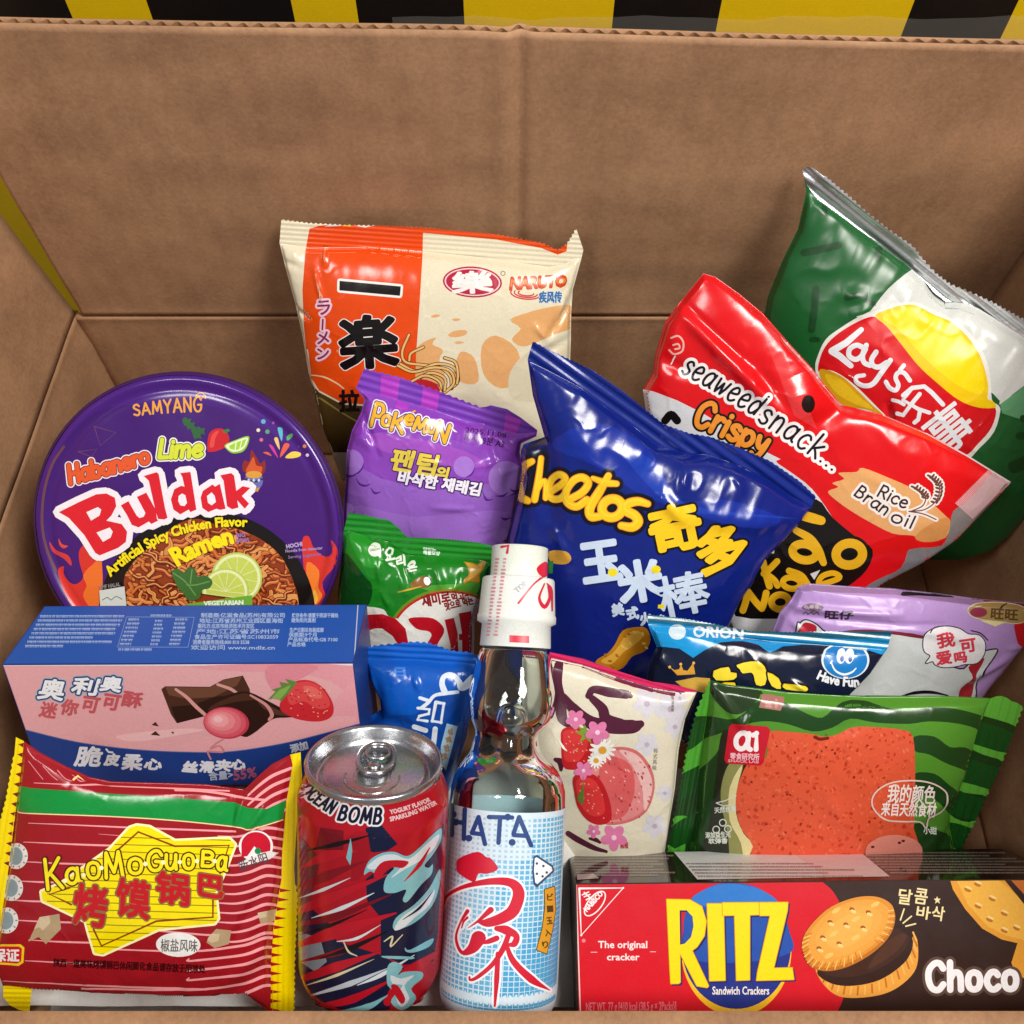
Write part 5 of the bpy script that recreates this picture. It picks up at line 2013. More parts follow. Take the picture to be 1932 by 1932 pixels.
# herb, chilli, lime wedge
for x, y in ((960, 372), (990, 400), (1020, 405), (1000, 430), (940, 350)):
    bl(smooth([(x - 26, y - 10), (x - 8, y - 24), (x + 8, y - 12), (x + 28, y - 16), (x + 22, y + 8), (x + 30, y + 24), (x + 4, y + 18), (x - 12, y + 28)], 2, True), '#2f6238')
bl(smooth([(1062, 520), (1070, 430), (1110, 395), (1160, 400), (1192, 450), (1170, 500), (1120, 525), (1080, 530)], 4, True), '#c8242c')
bl(smooth([(1075, 500), (1090, 430), (1130, 405), (1110, 450), (1100, 500)], 4, True), '#e04a44')
bl(smooth([(1150, 410), (1180, 395), (1196, 405), (1172, 420)], 3, True), '#3f7a3c')
bl(smooth([(1165, 490), (1230, 460), (1305, 438), (1300, 490), (1270, 530), (1215, 540), (1180, 520)], 4, True), '#8cc038')
bl(smooth([(1172, 492), (1230, 466), (1298, 446), (1292, 486), (1264, 520), (1215, 530), (1184, 514)], 4, True), '#e8f0c4')
for q in ([(1190, 495), (1228, 476), (1222, 520), (1196, 512)], [(1236, 474), (1262, 464), (1250, 514), (1230, 520)], [(1270, 462), (1292, 454), (1280, 492), (1258, 510)]):
    bl(q, '#a4d040')
# faint gold triangles
for q in ([(395, 380), (522, 418), (430, 494)], [(300, 530), (410, 515), (380, 560)]):
    bl(Shape(strokes=[(q + [q[0]], 4)]), '#6e4660')
# confetti
for x, y, r_, col in ((1392, 352, 14, '#58a8c8'), (1362, 403, 11, '#e8d8c0'), (1416, 412, 13, '#5aa070'), (1450, 360, 8, '#a050a0'), (1380, 460, 11, '#d06a8a'), (1651, 550, 10, '#f0e8f0'), (1634, 498, 11, '#e08a50'), (1600, 500, 5, '#6a4a9a')):
    bl(ell(x, y, r_, r_, 0, 14), col)
for q, col in (([(1476, 395), (1490, 386), (1506, 400), (1500, 470)], '#58b4c4'), ([(1425, 492), (1450, 500), (1480, 570)], '#d0389c'), ([(1455, 455), (1478, 450), (1488, 520)], '#ecc078'),
               ([(1490, 565), (1510, 490), (1536, 480), (1544, 500)], '#e0604c'), ([(1530, 440), (1560, 422), (1564, 440), (1535, 465)], '#58a868'), ([(1520, 565), (1560, 530), (1608, 535), (1610, 555), (1570, 568)], '#ecc850'), ([(1390, 535), (1420, 532), (1440, 555)], '#d86040')):
    bl(smooth(q, 3, True), col)
# flaming pot
bl(smooth([(1270, 640), (1280, 580), (1310, 590), (1320, 520), (1350, 560), (1375, 600), (1400, 580), (1400, 650), (1340, 680)], 3, True), '#8c2a24')
bl(smooth([(1290, 650), (1310, 600), (1335, 560), (1350, 610), (1385, 620), (1370, 660)], 3, True), '#d0582c')
bl(ell(1336, 700, 54, 58), '#6a6ab0')
bl(ell(1336, 665, 48, 22), '#d89a3c')
bl(line([(1284, 690), (1336, 706), (1390, 690)], 12), '#4a2a50')
bl([(1302, 742), (1372, 742), (1360, 765), (1314, 765)], '#c89048')
for x in (1306, 1336, 1366):
    bl([(x, 686), (x + 9, 698), (x, 710), (x - 9, 698)], '#b8d0e8')
bl(ftext('HOCHI', (1530, 1100), (1622, 1084), 24, 1.5), '#b8a0c8')
bl(ftext('Noodle from character', (1524, 1124), (1742, 1104), 18, .6), '#a890bc')
bl(ftext('Serving suggestion', (1540, 1160), (1732, 1140), 18, .6), '#8a6aa0')
# big name: slab letters cut by hand
B1 = [(190, 885), (300, 830), (410, 780), (470, 775), (520, 800), (528, 850), (500, 905), (470, 935), (560, 955), (592, 1000), (585, 1060), (540, 1095), (430, 1140), (405, 1125), (340, 1020), (250, 920)]
B1h1 = [(352, 885), (420, 855), (440, 870), (430, 905), (380, 935)]
B1h2 = [(412, 1005), (490, 975), (508, 1000), (495, 1035), (450, 1060)]
u1 = [(555, 845), (600, 820), (648, 905), (665, 920), (690, 912), (700, 890), (660, 815), (650, 795), (705, 770), (760, 870), (768, 925), (775, 935), (735, 955), (720, 940), (660, 975), (620, 960), (590, 900)]
l1 = [(690, 672), (765, 650), (778, 660), (815, 860), (830, 918), (812, 928), (775, 925), (760, 880), (720, 700)]
d1 = [(945, 650), (905, 655), (965, 648), (1000, 870), (965, 885), (955, 870), (905, 898), (865, 870), (850, 810), (870, 750), (910, 730), (930, 735), (918, 680), (905, 668)]
d1h = [(895, 790), (915, 775), (935, 785), (945, 830), (930, 850), (905, 845), (893, 820)]
a1 = [(1038, 760), (1095, 722), (1110, 735), (1138, 718), (1172, 865), (1140, 872), (1118, 865), (1070, 885), (1035, 860), (1025, 800)]
a1h = [(1062, 790), (1090, 768), (1108, 790), (1115, 825), (1090, 845), (1068, 830)]
k1 = [(1140, 668), (1205, 655), (1222, 670), (1235, 760), (1272, 732), (1318, 742), (1268, 790), (1310, 835), (1285, 865), (1240, 815), (1248, 858), (1210, 868), (1180, 850), (1160, 700)]
allB = [(B1, [B1h1, B1h2]), (u1, []), (l1, []), ([(p) for p in [(905, 655), (965, 648), (1000, 870), (965, 885), (955, 870), (905, 898), (865, 870), (850, 810), (870, 750), (910, 730), (930, 735), (918, 680)]], [d1h]), (a1, [a1h]), (k1, [])]
bl([poly(q) for q, h_ in allB], '#f0e8ee', 36)
for q, h_ in allB:
    bl(q, '#d8202e', minus=h_ if h_ else None)
ar = ftext('Artificial Spicy Chicken Flavor', (500, 1262), (1300, 968), 62, 3.2, 56, arc=92)
bl(ar, '#1a1208', 3)
bl(ar, '#f2dc18')
rm = ftext('Ramen', (895, 1198), (1220, 1062), 112, 7, 96, arc=12)
bl(rm, '#2a1408', 4)
bl(rm, '#f4e018')
bl(ftext('BIG', (1240, 1032), (1290, 1028), 24, 1.6), '#9a70a8')
bl(ftext('BOWL', (1240, 1064), (1318, 1058), 24, 1.6), '#9a70a8')
V, T, N, MI, ms = ld_.mesh(PL)
mesh_obj('printed_lid', V, T, ms, MI, bowl, N)


# ================================================================== bags behind
# ---------------------------------------------------------------- ramen snack bag, centre back
N0 = Frame(780, 600, 1000 / 1932)
nb = [(75, 215), (240, 240), (560, 235), (885, 262), (1250, 300), (1600, 350), (1700, 330), (1745, 300), (1785, 300), (1735, 480), (1726, 620), (1724, 760), (1716, 1000), (1700, 1300), (1660, 1560), (430, 1560),
      (350, 1350), (310, 1250), (275, 1080), (240, 950), (205, 740), (165, 560), (110, 360)]
ns = zig([(85, 88), (240, 108), (430, 118), (620, 122), (890, 134), (1300, 172), (1560, 222), (1650, 262), (1705, 225), (1757, 140)], 26, 9, 1) + [(1795, 255), (1785, 300), (1745, 300), (1700, 330), (1600, 350), (1250, 300), (885, 262), (560, 235), (240, 240), (75, 215)]
cream = '#e2d8bc'
p = Pack('ramen_snack_bag', 'orange and cream ramen snack bag standing at the back in front of the rear wall', 'snack bag', N0, N0([(900, 900)])[0], .560, 26,
         nb, cream, H=.020, power=.5, wr=(.0005, .04, 31), wave=(.0016, .10), backcolor='#d8cdb4',
         creases=[((330, 190), (350, 320), .0014, .0016), ((290, 350), (345, 530), .0013, .0018), ((150, 560), (260, 620), -.0018, .0016), ((1590, 720), (1730, 520), -.0022, .0024), ((1520, 650), (1600, 740), .0016, .0022),
                  ((1640, 650), (1700, 480), .0014, .0016), ((1500, 830), (1720, 740), -.0016, .003), ((90, 310), (200, 340), -.0012, .002), ((1690, 430), (1720, 600), -.0012, .0022)],
         seals=[('top_seal', ns, [(240, 200), (1600, 290)], cream)])
org = '#e2490c'
A2 = ('body', 'top_seal')
p.add([(245, 135), (560, 128), (888, 142), (884, 300), (868, 560), (852, 800), (848, 1000), (830, 1100), (700, 1140), (430, 1120), (300, 1050), (245, 960), (215, 700), (205, 480), (222, 260)], org, part=A2)
p.add([(245, 135), (300, 118), (430, 108), (620, 112), (900, 120), (1300, 160), (1560, 210), (1650, 252), (1705, 215), (1700, 262), (1650, 282), (1560, 245), (1300, 196), (890, 158), (560, 150)], org, part='top_seal')
for q, col in (([(330, 125), (380, 95), (460, 98), (420, 118)], '#d0ccc4'), ([(430, 118), (500, 96), (520, 104), (470, 122)], '#d8c040'), ([(500, 118), (570, 100), (640, 112), (560, 128)], '#e4d8c8')):
    p.add(q, col, part='top_seal')
p.add([(215, 960), (300, 1060), (430, 1130), (700, 1150), (830, 1110), (830, 1400), (300, 1400), (240, 1000)], '#4e3a18')
p.add(line([(240, 960), (330, 975), (400, 1010), (440, 1040)], [5, 8, 8, 5]), '#e6d0a0')
p.add(line([(300, 1090), (420, 1170), (520, 1230)], 10), '#8a7a3a')
p.add(ctext('拉', 470, 1110, 110, 120, 0, 5), '#1c120a')
pch = '#e0a76c'
for q in ([(1390, 760), (1440, 700), (1380, 650), (1480, 610), (1600, 580), (1735, 572), (1730, 690), (1640, 730), (1500, 790), (1440, 800)], [(860, 800), (960, 750), (940, 790), (1000, 820), (980, 880), (1010, 960), (960, 1100), (850, 1100), (848, 900)],
          [(1030, 740), (1060, 715), (1130, 710), (1130, 735), (1070, 750)], [(1080, 870), (1110, 830), (1180, 870), (1200, 1000), (1120, 1010), (1060, 960)], [(930, 632), (960, 620), (985, 628), (950, 640)], [(1050, 648), (1080, 642), (1100, 650), (1070, 658)],
          [(1065, 780), (1090, 772), (1120, 780), (1085, 788)], [(1220, 800), (1300, 740), (1420, 820), (1440, 980), (1330, 1040), (1230, 960)]):
    p.add(smooth(q, 3, True), pch)
p.add(smooth([(1380, 950), (1500, 820), (1700, 780), (1720, 760), (1716, 1000), (1600, 1100), (1400, 1100)], 4, True), '#d8cdb0')
# big black characters
one = poly([(415, 430), (762, 462), (757, 515), (414, 484)])
p.outlined(one, [(13, '#f0ece6'), (0, '#140c0c')])
g_ = ctext('楽', 578, 775, 318, 286, -4, 13)
p.outlined(g_, [(18, '#f0ece6'), (0, '#140c0c')])
for ch, x, y, wd, ht, rot in (('ラ', 326, 582, 70, 78, -3), ('メ', 322, 752, 66, 68, -3), ('ン', 322, 842, 66, 60, -3)):
    sh = ctext(ch, x, y, wd, ht, rot, 2)
    p.outlined(sh, [(14, '#eac4d4'), (0, '#8a2058')])
p.outlined(Shape(strokes=[([(321, 650), (318, 705)], 10)]), [(11, '#eac4d4'), (0, '#8a2058')])
# oval maker mark
p.add(ell(1167, 437, 168, 88, 3), '#b01c3c')
p.add(ell(1167, 437, 158, 79, 3), '#e8c8cc')
p.add(ell(1167, 437, 150, 72, 3), '#b01c3c')
p.add(ctext('樂', 1166, 438, 226, 118, -3, 6), '#f0e4e0')
p.add(Shape(strokes=[(ell(1340, 388, 12), 4)]), '#6a6a60')
sw = []
for rx, ry, a0, a1 in ((86, 34, 20, 200), (66, 24, 10, 200), (44, 15, 0, 210)):
    sw.append(Shape(strokes=[(ell(1470, 500, rx, ry, 5, 24, a0, a1), 8)]))
p.add(sw, '#c83a3c')
nt_ = ftext('NARUTO', (1380, 480), (1694, 462), 72, 5, 66, slant=.18)
p.outlined(nt_, [(6, '#5a2020'), (0, '#d2441c')])
p.add(ftext('NARUTO', (1382, 462), (1694, 446), 40, 1, 36, slant=.18), '#e8843c')
p.outlined(ftext('疾风传', (1545, 548), (1672, 548), 50, 2.5), [(5, '#d8e4ec'), (0, '#3a6aa0')])
# noodles lifted from the bowl
for a in ([(808, 735), (770, 830), (790, 890), (880, 905), (980, 920), (1040, 970), (1050, 1040)], [(890, 805), (820, 840), (810, 880)], [(760, 900), (850, 940), (960, 900), (1060, 920), (1085, 1000), (1010, 1060)],
          [(745, 910), (830, 945), (950, 920), (1040, 940), (1062, 1010), (1000, 1070)], [(1010, 865), (1070, 890), (1085, 960), (1080, 1010)], [(850, 990), (930, 950), (1010, 980), (1010, 1050)], [(820, 1000), (900, 965), (980, 1000), (990, 1060)], [(860, 1000), (960, 1020), (990, 1060)]):
    p.outlined(line(a, 12), [(4, '#5a2c10'), (0, '#e6bc74')])
p.add(smooth([(830, 1010), (880, 985), (960, 1010), (980, 1060), (860, 1040)], 3, True), '#b8242c')
p.finish()

# ---------------------------------------------------------------- purple seaweed snack pouch
P0 = Frame(980, 1060, 660 / 1932)
pb = [(185, 225), (560, 330), (900, 430), (1150, 520), (1290, 530), (1310, 580), (1500, 620), (1738, 600), (1730, 640), (1600, 700), (1588, 780), (1618, 880), (1600, 1000), (1570, 1200), (1540, 1400), (1490, 1570), (1420, 1850), (80, 1850), (68, 1500), (75, 1300), (95, 1000), (108, 760), (150, 590), (230, 430), (258, 320)]
ps = zig([(250, 66), (560, 140), (900, 262), (1240, 392)], 58, 14, 1) + [(1300, 385), (1340, 372), (1480, 405), (1600, 480), (1738, 585), (1738, 600), (1500, 620), (1310, 580), (1290, 530), (1150, 520), (900, 430), (560, 330), (185, 225)]
p = Pack('seaweed_pouch', 'purple foil seaweed snack pouch with yellow lettering, between ramen bag and green bag', 'snack pouch', P0, P0([(820, 900)])[0], .530, 20,
         pb, '#8b45b8', H=.013, power=.55, wr=(.0007, .028, 41), wave=(.0009, .08), g=3.8,
         creases=[((260, 450), (390, 760), -.0016, .002), ((1290, 540), (1560, 780), .0018, .002), ((1560, 780), (1440, 1120), -.001, .003), ((400, 720), (200, 600), .0012, .003), ((1230, 850), (1420, 830), .0011, .002),
                  ((860, 1180), (1180, 1200), .001, .002), ((1300, 560), (1420, 900), -.0015, .0022), ((800, 800), (950, 830), .0008, .002)],
         seals=[('top_seal', ps, [(260, 220), (1180, 490)], '#7a3cb4')])
p.surf_ = None
p.ridge['top_seal'] = (p.ridge['top_seal'][0], p.ridge['top_seal'][1], .0042, .00030)
for q, col in (([(68, 900), (400, 1000), (900, 1100), (1600, 1050), (1500, 1600), (1420, 1850), (80, 1850)], '#9560c4'), ([(68, 1250), (700, 1330), (1560, 1300), (1420, 1850), (80, 1850)], '#9e6ccc'),
               ([(230, 430), (320, 330), (700, 430), (1100, 520), (1290, 640), (1200, 720), (900, 640), (500, 600), (250, 620), (150, 640)], '#8638b4'), ([(300, 620), (600, 640), (1100, 760), (1300, 900), (900, 880), (400, 760)], '#a050c0')):
    p.add(smooth(q, 3, True), col)
for q in ([(400, 110), (560, 145), (540, 330), (390, 280)], [(760, 215), (900, 265), (880, 420), (740, 380)], [(1470, 430), (1600, 500), (1560, 620), (1450, 600)], [(540, 330), (640, 370), (620, 420), (520, 390)]):
    p.add(q, '#b03cc0', part=A2)
for x, y, r_ in ((140, 860, 110), (1110, 900, 90), (1470, 1000, 150), (1570, 960, 70), (110, 1270, 60), (1430, 1480, 60)):
    p.add(ell(x, y, r_), '#a878d4')
    p.add(line([(x + r_ * math.cos(rad(t)), y + r_ * math.sin(rad(t))) for t in (80, 55, 30, 5)], [3, 15, 13, 3]), '#5c2a90')
for a in ([(95, 965), (130, 980), (185, 970)], [(185, 1000), (220, 1050), (270, 1062), (310, 1045)], [(310, 1080), (345, 1125), (400, 1115)], [(985, 1000), (1040, 1020), (1100, 1000)], [(1265, 1100), (1300, 1180), (1360, 1180)], [(1380, 1150), (1440, 1150), (1490, 1120)], [(1505, 1090), (1540, 1110), (1580, 1095)], [(1425, 1330), (1460, 1350), (1520, 1335)]):
    p.add(line(a, [4, 22, 4]), '#5c2a90')
for ch, x, y, wd, ht, rot in (('P', 372, 455, 92, 200, -14), ('o', 445, 500, 78, 92, -14), ('K', 548, 520, 110, 150, -16), ('e', 640, 495, 76, 80, -16), ('M', 740, 535, 110, 110, -16), ('o', 835, 560, 78, 82, -16), ('N', 925, 600, 110, 150, -18)):
    s_ = math.sin(rad(-rot)) * wd / 2
    cc_ = math.cos(rad(rot)) * wd / 2
    hh = ht * (1 if ch.isupper() else 1.5)
    bx, by = x - math.sin(rad(-rot)) * ht / 2, y + ht / 2
    sh = stext(ch, (bx - cc_, by - s_), (bx + cc_, by + s_), hh, 30)
    p.add(sh, '#eee6f0', 18)
for ch, x, y, wd, ht, rot in (('P', 372, 455, 92, 200, -14), ('o', 445, 500, 78, 92, -14), ('K', 548, 520, 110, 150, -16), ('e', 640, 495, 76, 80, -16), ('M', 740, 535, 110, 110, -16), ('o', 835, 560, 78, 82, -16), ('N', 925, 600, 110, 150, -18)):
    s_ = math.sin(rad(-rot)) * wd / 2
    cc_ = math.cos(rad(rot)) * wd / 2
    hh = ht * (1 if ch.isupper() else 1.5)
    bx, by = x - math.sin(rad(-rot)) * ht / 2, y + ht / 2
    sh = stext(ch, (bx - cc_, by - s_), (bx + cc_, by + s_), hh, 30)
    p.add(sh, '#38306c', 8)
    p.add(sh, '#f0b020')
p.add(Shape(strokes=[([(668, 432), (690, 420)], 14)]), '#f0b020')
p.add(line([(1000, 560), (1030, 590), (1050, 600)], [6, 16, 5]), '#efe4f2')
p.add(ftext('2025.11.08', (1122, 605), (1470, 650), 46, 1), '#3a1450')
p.add(ftext('10시58분 A3', (1112, 668), (1450, 735), 54, 1.2), '#3a1450')
k1_ = ftext('팬텀', (470, 905), (850, 970), 150, 8, 150, slant=.12)
k2_ = ftext('의', (866, 985), (962, 1000), 82, 6, slant=.1)
k3_ = ftext('바삭한 재래김', (540, 1030), (1240, 1140), 88, 6, slant=.08)
p.add(k1_ + k2_ + k3_, '#3a1c62', 17)
p.add(k1_ + k2_, '#e6cc48')
p.add(k3_, '#eee8f2')
p.finish()

# ---------------------------------------------------------------- small green snack bag
Q0 = Frame(980, 1480, 500 / 1178)
qb = [(62, 190), (100, 175), (250, 215), (370, 250), (440, 300), (520, 345), (750, 350), (1000, 375), (1085, 400), (1060, 500), (1010, 620), (965, 800), (960, 1150), (200, 1150), (20, 800), (24, 600), (48, 400)]
qs = zig([(100, 55), (200, 70), (320, 98), (365, 102), (430, 150), (500, 225), (760, 236), (1000, 262), (1098, 288)], 22, 7, 1) + [(1092, 380), (1085, 400), (1000, 375), (750, 350), (520, 345), (440, 300), (370, 250), (250, 215), (100, 175), (62, 190), (75, 130)]
p = Pack('green_snack_bag', 'small green snack bag with star cracker and red lettering, behind the small blue bag', 'snack bag', Q0, Q0([(560, 560)])[0], .510, 24,
         qb, '#187a1c', H=.016, power=.5, wr=(.0006, .024, 51), wave=(.0010, .07), g=3.6,
         creases=[((365, 110), (520, 470), -.0024, .0030), ((320, 340), (330, 430), .0016, .0018), ((700, 380), (760, 500), .0018, .0025), ((720, 420), (560, 440), -.0014, .003), ((780, 520), (890, 480), .0016, .002),
                  ((350, 520), (400, 610), .0014, .0018), ((440, 330), (510, 520), .0012, .002), ((890, 420), (860, 520), -.001, .002)],
         seals=[('top_seal', qs, [(520, 300), (1080, 345)], '#1d8424')])
p.ridge['top_seal'] = (p.ridge['top_seal'][0], p.ridge['top_seal'][1], .0036, .0003)
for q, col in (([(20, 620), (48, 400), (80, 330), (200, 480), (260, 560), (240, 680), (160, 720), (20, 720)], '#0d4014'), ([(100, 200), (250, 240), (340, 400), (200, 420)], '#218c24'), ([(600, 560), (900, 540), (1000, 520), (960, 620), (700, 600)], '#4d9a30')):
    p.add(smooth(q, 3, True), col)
p.add(ell(278, 310, 45), '#e2e6da')
p.add(ftext('ORION', (245, 318), (312, 312), 18, 1), '#7aa070')
p.add(ell(335, 306, 7), '#dfe8d8')
for ch, x, y, wd, ht, rot in (('오', 380, 340, 62, 76, -10), ('리', 456, 388, 56, 62, -12), ('온', 534, 428, 66, 52, -12)):
    p.add(ctext(ch, x, y, wd, ht, rot, 4), '#dfe8d8')
p.add(ftext('맛있는', (612, 315), (700, 322), 22, 1.5), '#d8ecd8', part='top_seal')
p.add(ftext('해물모양', (612, 337), (726, 345), 22, 1.5), '#d8ecd8', part='top_seal')
p.add(smooth([(890, 395), (940, 400), (990, 410), (1030, 372), (1045, 380), (1030, 440), (1000, 480), (1000, 530), (940, 525), (895, 540), (892, 515), (925, 480), (920, 430)], 3, True), '#c98a28')
p.add(smooth([(905, 405), (950, 410), (990, 418), (1022, 395), (1010, 450), (980, 480), (960, 500), (915, 520), (935, 480), (930, 430)], 3, True), '#e8b850')
p.add(smooth([(520, 545), (600, 490), (650, 500), (660, 540), (640, 570), (560, 570)], 3, True), '#8a5a28')
p.add(ell(642, 524, 28, 36, -20), '#3a2814')
p.add(ell(638, 524, 22, 30, -20), '#e8ece0')
p.add(line([(440, 600), (520, 580), (600, 560)], [6, 14, 6]), '#d0a030')
# white disc and red name
p.add(ell(790, 930, 420, 350, 0, 60), '#6a8a20', 8)
p.add(ell(795, 940, 420, 350, 0, 60), '#c02020')
p.add(ell(800, 950, 412, 345, 0, 60), '#e6e4dc')
p.add(smooth([(180, 720), (240, 700), (340, 720), (380, 770), (500, 800), (560, 900), (500, 1150), (180, 1150), (170, 1000)], 3, True), '#e6e4dc')
p.add(ftext('재미로', (612, 698), (802, 660), 66, 4), '#8c1c20')
p.add(ftext('먹고~', (815, 660), (928, 636), 44, 3), '#8c1c20')
p.add(ftext('맛으로 먹는', (768, 722), (960, 676), 44, 3), '#8c1c20')
rdn = '#b81420'
p.add([(200, 755), (330, 750), (420, 780), (490, 850), (510, 950), (505, 1150), (440, 1150), (440, 960), (400, 900), (330, 850), (280, 848), (230, 866)], rdn)
p.add(smooth([(510, 785), (580, 772), (680, 780), (745, 830), (755, 880), (720, 940), (700, 970), (640, 960), (670, 900), (650, 870), (590, 860), (550, 840)], 3, True), rdn)
p.add([(760, 790), (825, 775), (850, 880), (860, 1150), (810, 1150), (800, 960)], rdn)
p.add([(858, 745), (945, 728), (950, 900), (940, 1150), (885, 1150), (880, 930), (860, 930), (858, 890), (880, 886)], rdn)
p.finish()

# ---------------------------------------------------------------- small blue bag behind the can
bb = [(205, 1050), (300, 1055), (450, 1060), (600, 1065), (760, 1085), (900, 1090), (975, 1110), (985, 1250), (940, 1400), (910, 1600), (850, 1800), (790, 2050), (260, 2050), (230, 1700), (225, 1520), (250, 1460), (322, 1410), (312, 1340), (250, 1200)]
bs_ = zig([(212, 990), (300, 972), (450, 960), (550, 948), (640, 955), (720, 978), (800, 1010), (930, 1020), (990, 1050)], 44, 12, 1) + [(985, 1100), (975, 1110), (900, 1090), (760, 1085), (600, 1065), (450, 1060), (300, 1055), (205, 1050)]
p = Pack('blue_candy_bag', 'small bright blue bag with white lettering, wedged between the can and the bottle', 'candy bag', Q0, Q0([(600, 1400)])[0], .492, 20,
         bb, '#0d56b8', H=.015, power=.5, wr=(.0006, .022, 61), wave=(.0008, .06), g=3.6,
         creases=[((240, 1130), (315, 1330), .0018, .0020), ((322, 1410), (560, 1420), -.0022, .004), ((560, 1120), (590, 1190), .0014, .0016), ((300, 1180), (320, 1400), -.0014, .003), ((860, 1100), (930, 1250), -.0014, .004)],
         seals=[('top_seal', bs_, [(300, 1040), (900, 1080)], '#0f5cc0')])
p.ridge['top_seal'] = (p.ridge['top_seal'][0], p.ridge['top_seal'][1], .0034, .0003)
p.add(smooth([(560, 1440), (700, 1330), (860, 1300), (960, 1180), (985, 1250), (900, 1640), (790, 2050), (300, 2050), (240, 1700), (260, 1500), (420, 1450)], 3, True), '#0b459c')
wl = '#d6e0ec'
p.add(line([(600, 1400), (650, 1360), (690, 1315), (760, 1300), (850, 1290)], [26, 24, 22, 26, 24]), wl)
p.add(line([(760, 1290), (742, 1230), (760, 1180), (820, 1175), (860, 1220), (880, 1260), (960, 1200)], [44, 38, 34, 36, 40, 46, 70]), wl)
p.add(line([(590, 1330), (650, 1350)], 24, False), wl)
p.add(Shape(strokes=[([(575, 1400), (655, 1410), (650, 1440), (585, 1455), (575, 1480), (640, 1490)], 20)]), wl)
p.add(Shape(strokes=[([(700, 1360), (755, 1370), (735, 1500), (675, 1490), (700, 1360)], 24)]), wl)
p.add(Shape(strokes=[([(550, 1530), (630, 1555)], 34)]), wl)
p.add(Shape(strokes=[([(695, 1545), (680, 1680)], 36)]), wl)
p.add([(775, 1505), (850, 1525), (800, 1720), (770, 1830), (730, 1780), (735, 1660)], '#a8cbe0')
for i, ch in enumerate('상쾌한맛'):
    p.add(ctext(ch, 800 - 13 * i, 1565 + 55 * i, 34, 42, -14, 3), '#b08858')
p.add(ctext('日', 452, 1152, 70, 60, 0, 3), '#3a7ad0')
p.finish()

# ---------------------------------------------------------------- dark blue corn snack bag
C0 = Frame(1480, 980, 940 / 1746)
cb_ = [(122, 135), (250, 200), (420, 290), (560, 400), (700, 500), (830, 600), (960, 640), (1100, 650), (1250, 700), (1420, 780), (1560, 880), (1668, 935), (1600, 1010), (1500, 1120), (1420, 1210), (1350, 1330), (1270, 1450), (1200, 1600), (1150, 1950), (120, 1950), (0, 1800), (0, 1500), (15, 1250), (22, 1100), (65, 920), (95, 760), (85, 640), (100, 600), (215, 560), (150, 330)]
cs_ = zig([(150, 40), (300, 115), (480, 200), (650, 320), (860, 490), (1000, 540), (1120, 560), (1280, 620), (1440, 690), (1600, 800), (1690, 885)], 30, 5, 1) + [(1668, 935), (1560, 880), (1420, 780), (1250, 700), (1100, 650), (960, 640), (830, 600), (700, 500), (560, 400), (420, 290), (250, 200), (122, 135)]
p = Pack('corn_snack_bag', 'shiny dark blue corn snack bag with yellow lettering, tilted against the red pouch', 'snack bag', C0, C0([(750, 950)])[0], .503, 24,
         cb_, '#0e2078', H=.026, power=.5, wr=(.0007, .04, 71), wave=(.0016, .10), g=4.2, roll=0,
         creases=[((215, 560), (245, 1000), -.0045, .006), ((300, 400), (560, 760), .0018, .006), ((820, 800), (950, 930), .0028, .004), ((1020, 900), (1540, 980), .0030, .006), ((880, 560), (1000, 640), -.0022, .0035), ((960, 640), (930, 800), .0016, .003),
                  ((1300, 720), (1400, 800), .0012, .003), ((250, 980), (330, 1120), .0022, .003), ((620, 570), (760, 620), .0014, .006), ((1440, 1200), (1260, 1560), -.0016, .005), ((1220, 700), (1260, 800), .001, .002), ((560, 460), (700, 620), -.001, .008)],
         seals=[('top_seal', cs_, [(300, 160), (800, 520)], '#13277f')])
p.ridge['top_seal'] = (p.ridge['top_seal'][0], p.ridge['top_seal'][1], .0052, .0005)
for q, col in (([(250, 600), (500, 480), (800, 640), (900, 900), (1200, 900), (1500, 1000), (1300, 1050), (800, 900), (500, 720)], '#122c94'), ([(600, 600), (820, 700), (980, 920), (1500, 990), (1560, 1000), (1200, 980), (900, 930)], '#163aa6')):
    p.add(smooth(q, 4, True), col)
p.add(smooth([(95, 640), (215, 565), (235, 800), (60, 940)], 2, True), '#0b1440')  # folded side of the bag, its shade painted as darker blue
shs = [line([(196, 672), (182, 780), (160, 898)], [24, 30, 32]), line([(172, 850), (198, 806), (222, 806), (220, 890)], [22, 26, 26, 24]),
       line([(252, 852), (310, 812), (326, 780), (292, 762), (252, 792), (236, 850), (256, 892), (300, 892), (332, 862)], 32),
       line([(350, 898), (420, 858), (452, 808), (420, 778), (372, 794), (332, 852), (338, 912), (388, 936), (444, 900)], 36),
       line([(562, 768), (515, 850), (462, 940), (468, 990), (515, 990)], [30, 42, 46, 42, 34]), line([(478, 782), (545, 806), (606, 812)], [20, 34, 26]),
       Shape(strokes=[(ell(582, 945, 56, 50, -20, 26) + [ell(582, 945, 56, 50, -20, 26)[0]], 44)]),
       line([(776, 922), (722, 908), (668, 922), (658, 958), (704, 984), (724, 1020), (690, 1048), (632, 1040)], [30, 40, 44, 44, 46, 46, 44, 34])]
cseg = line([(146, 690), (104, 716), (74, 790), (84, 880), (124, 905)], [28, 38, 42, 42, 30])
for ch, x, y, wd, ht, rot in (('奇', 925, 1052, 268, 236, -12), ('多', 1178, 1162, 262, 236, -14)):
    shs.append(ctext(ch, x, y, wd, ht, rot, 13))
tot = cseg
for q in shs:
    tot = tot + q
p.add(tot, '#0c0c18', 26)
p.add(tot, '#e8902c', 5)
p.add(tot, '#f4c51c')
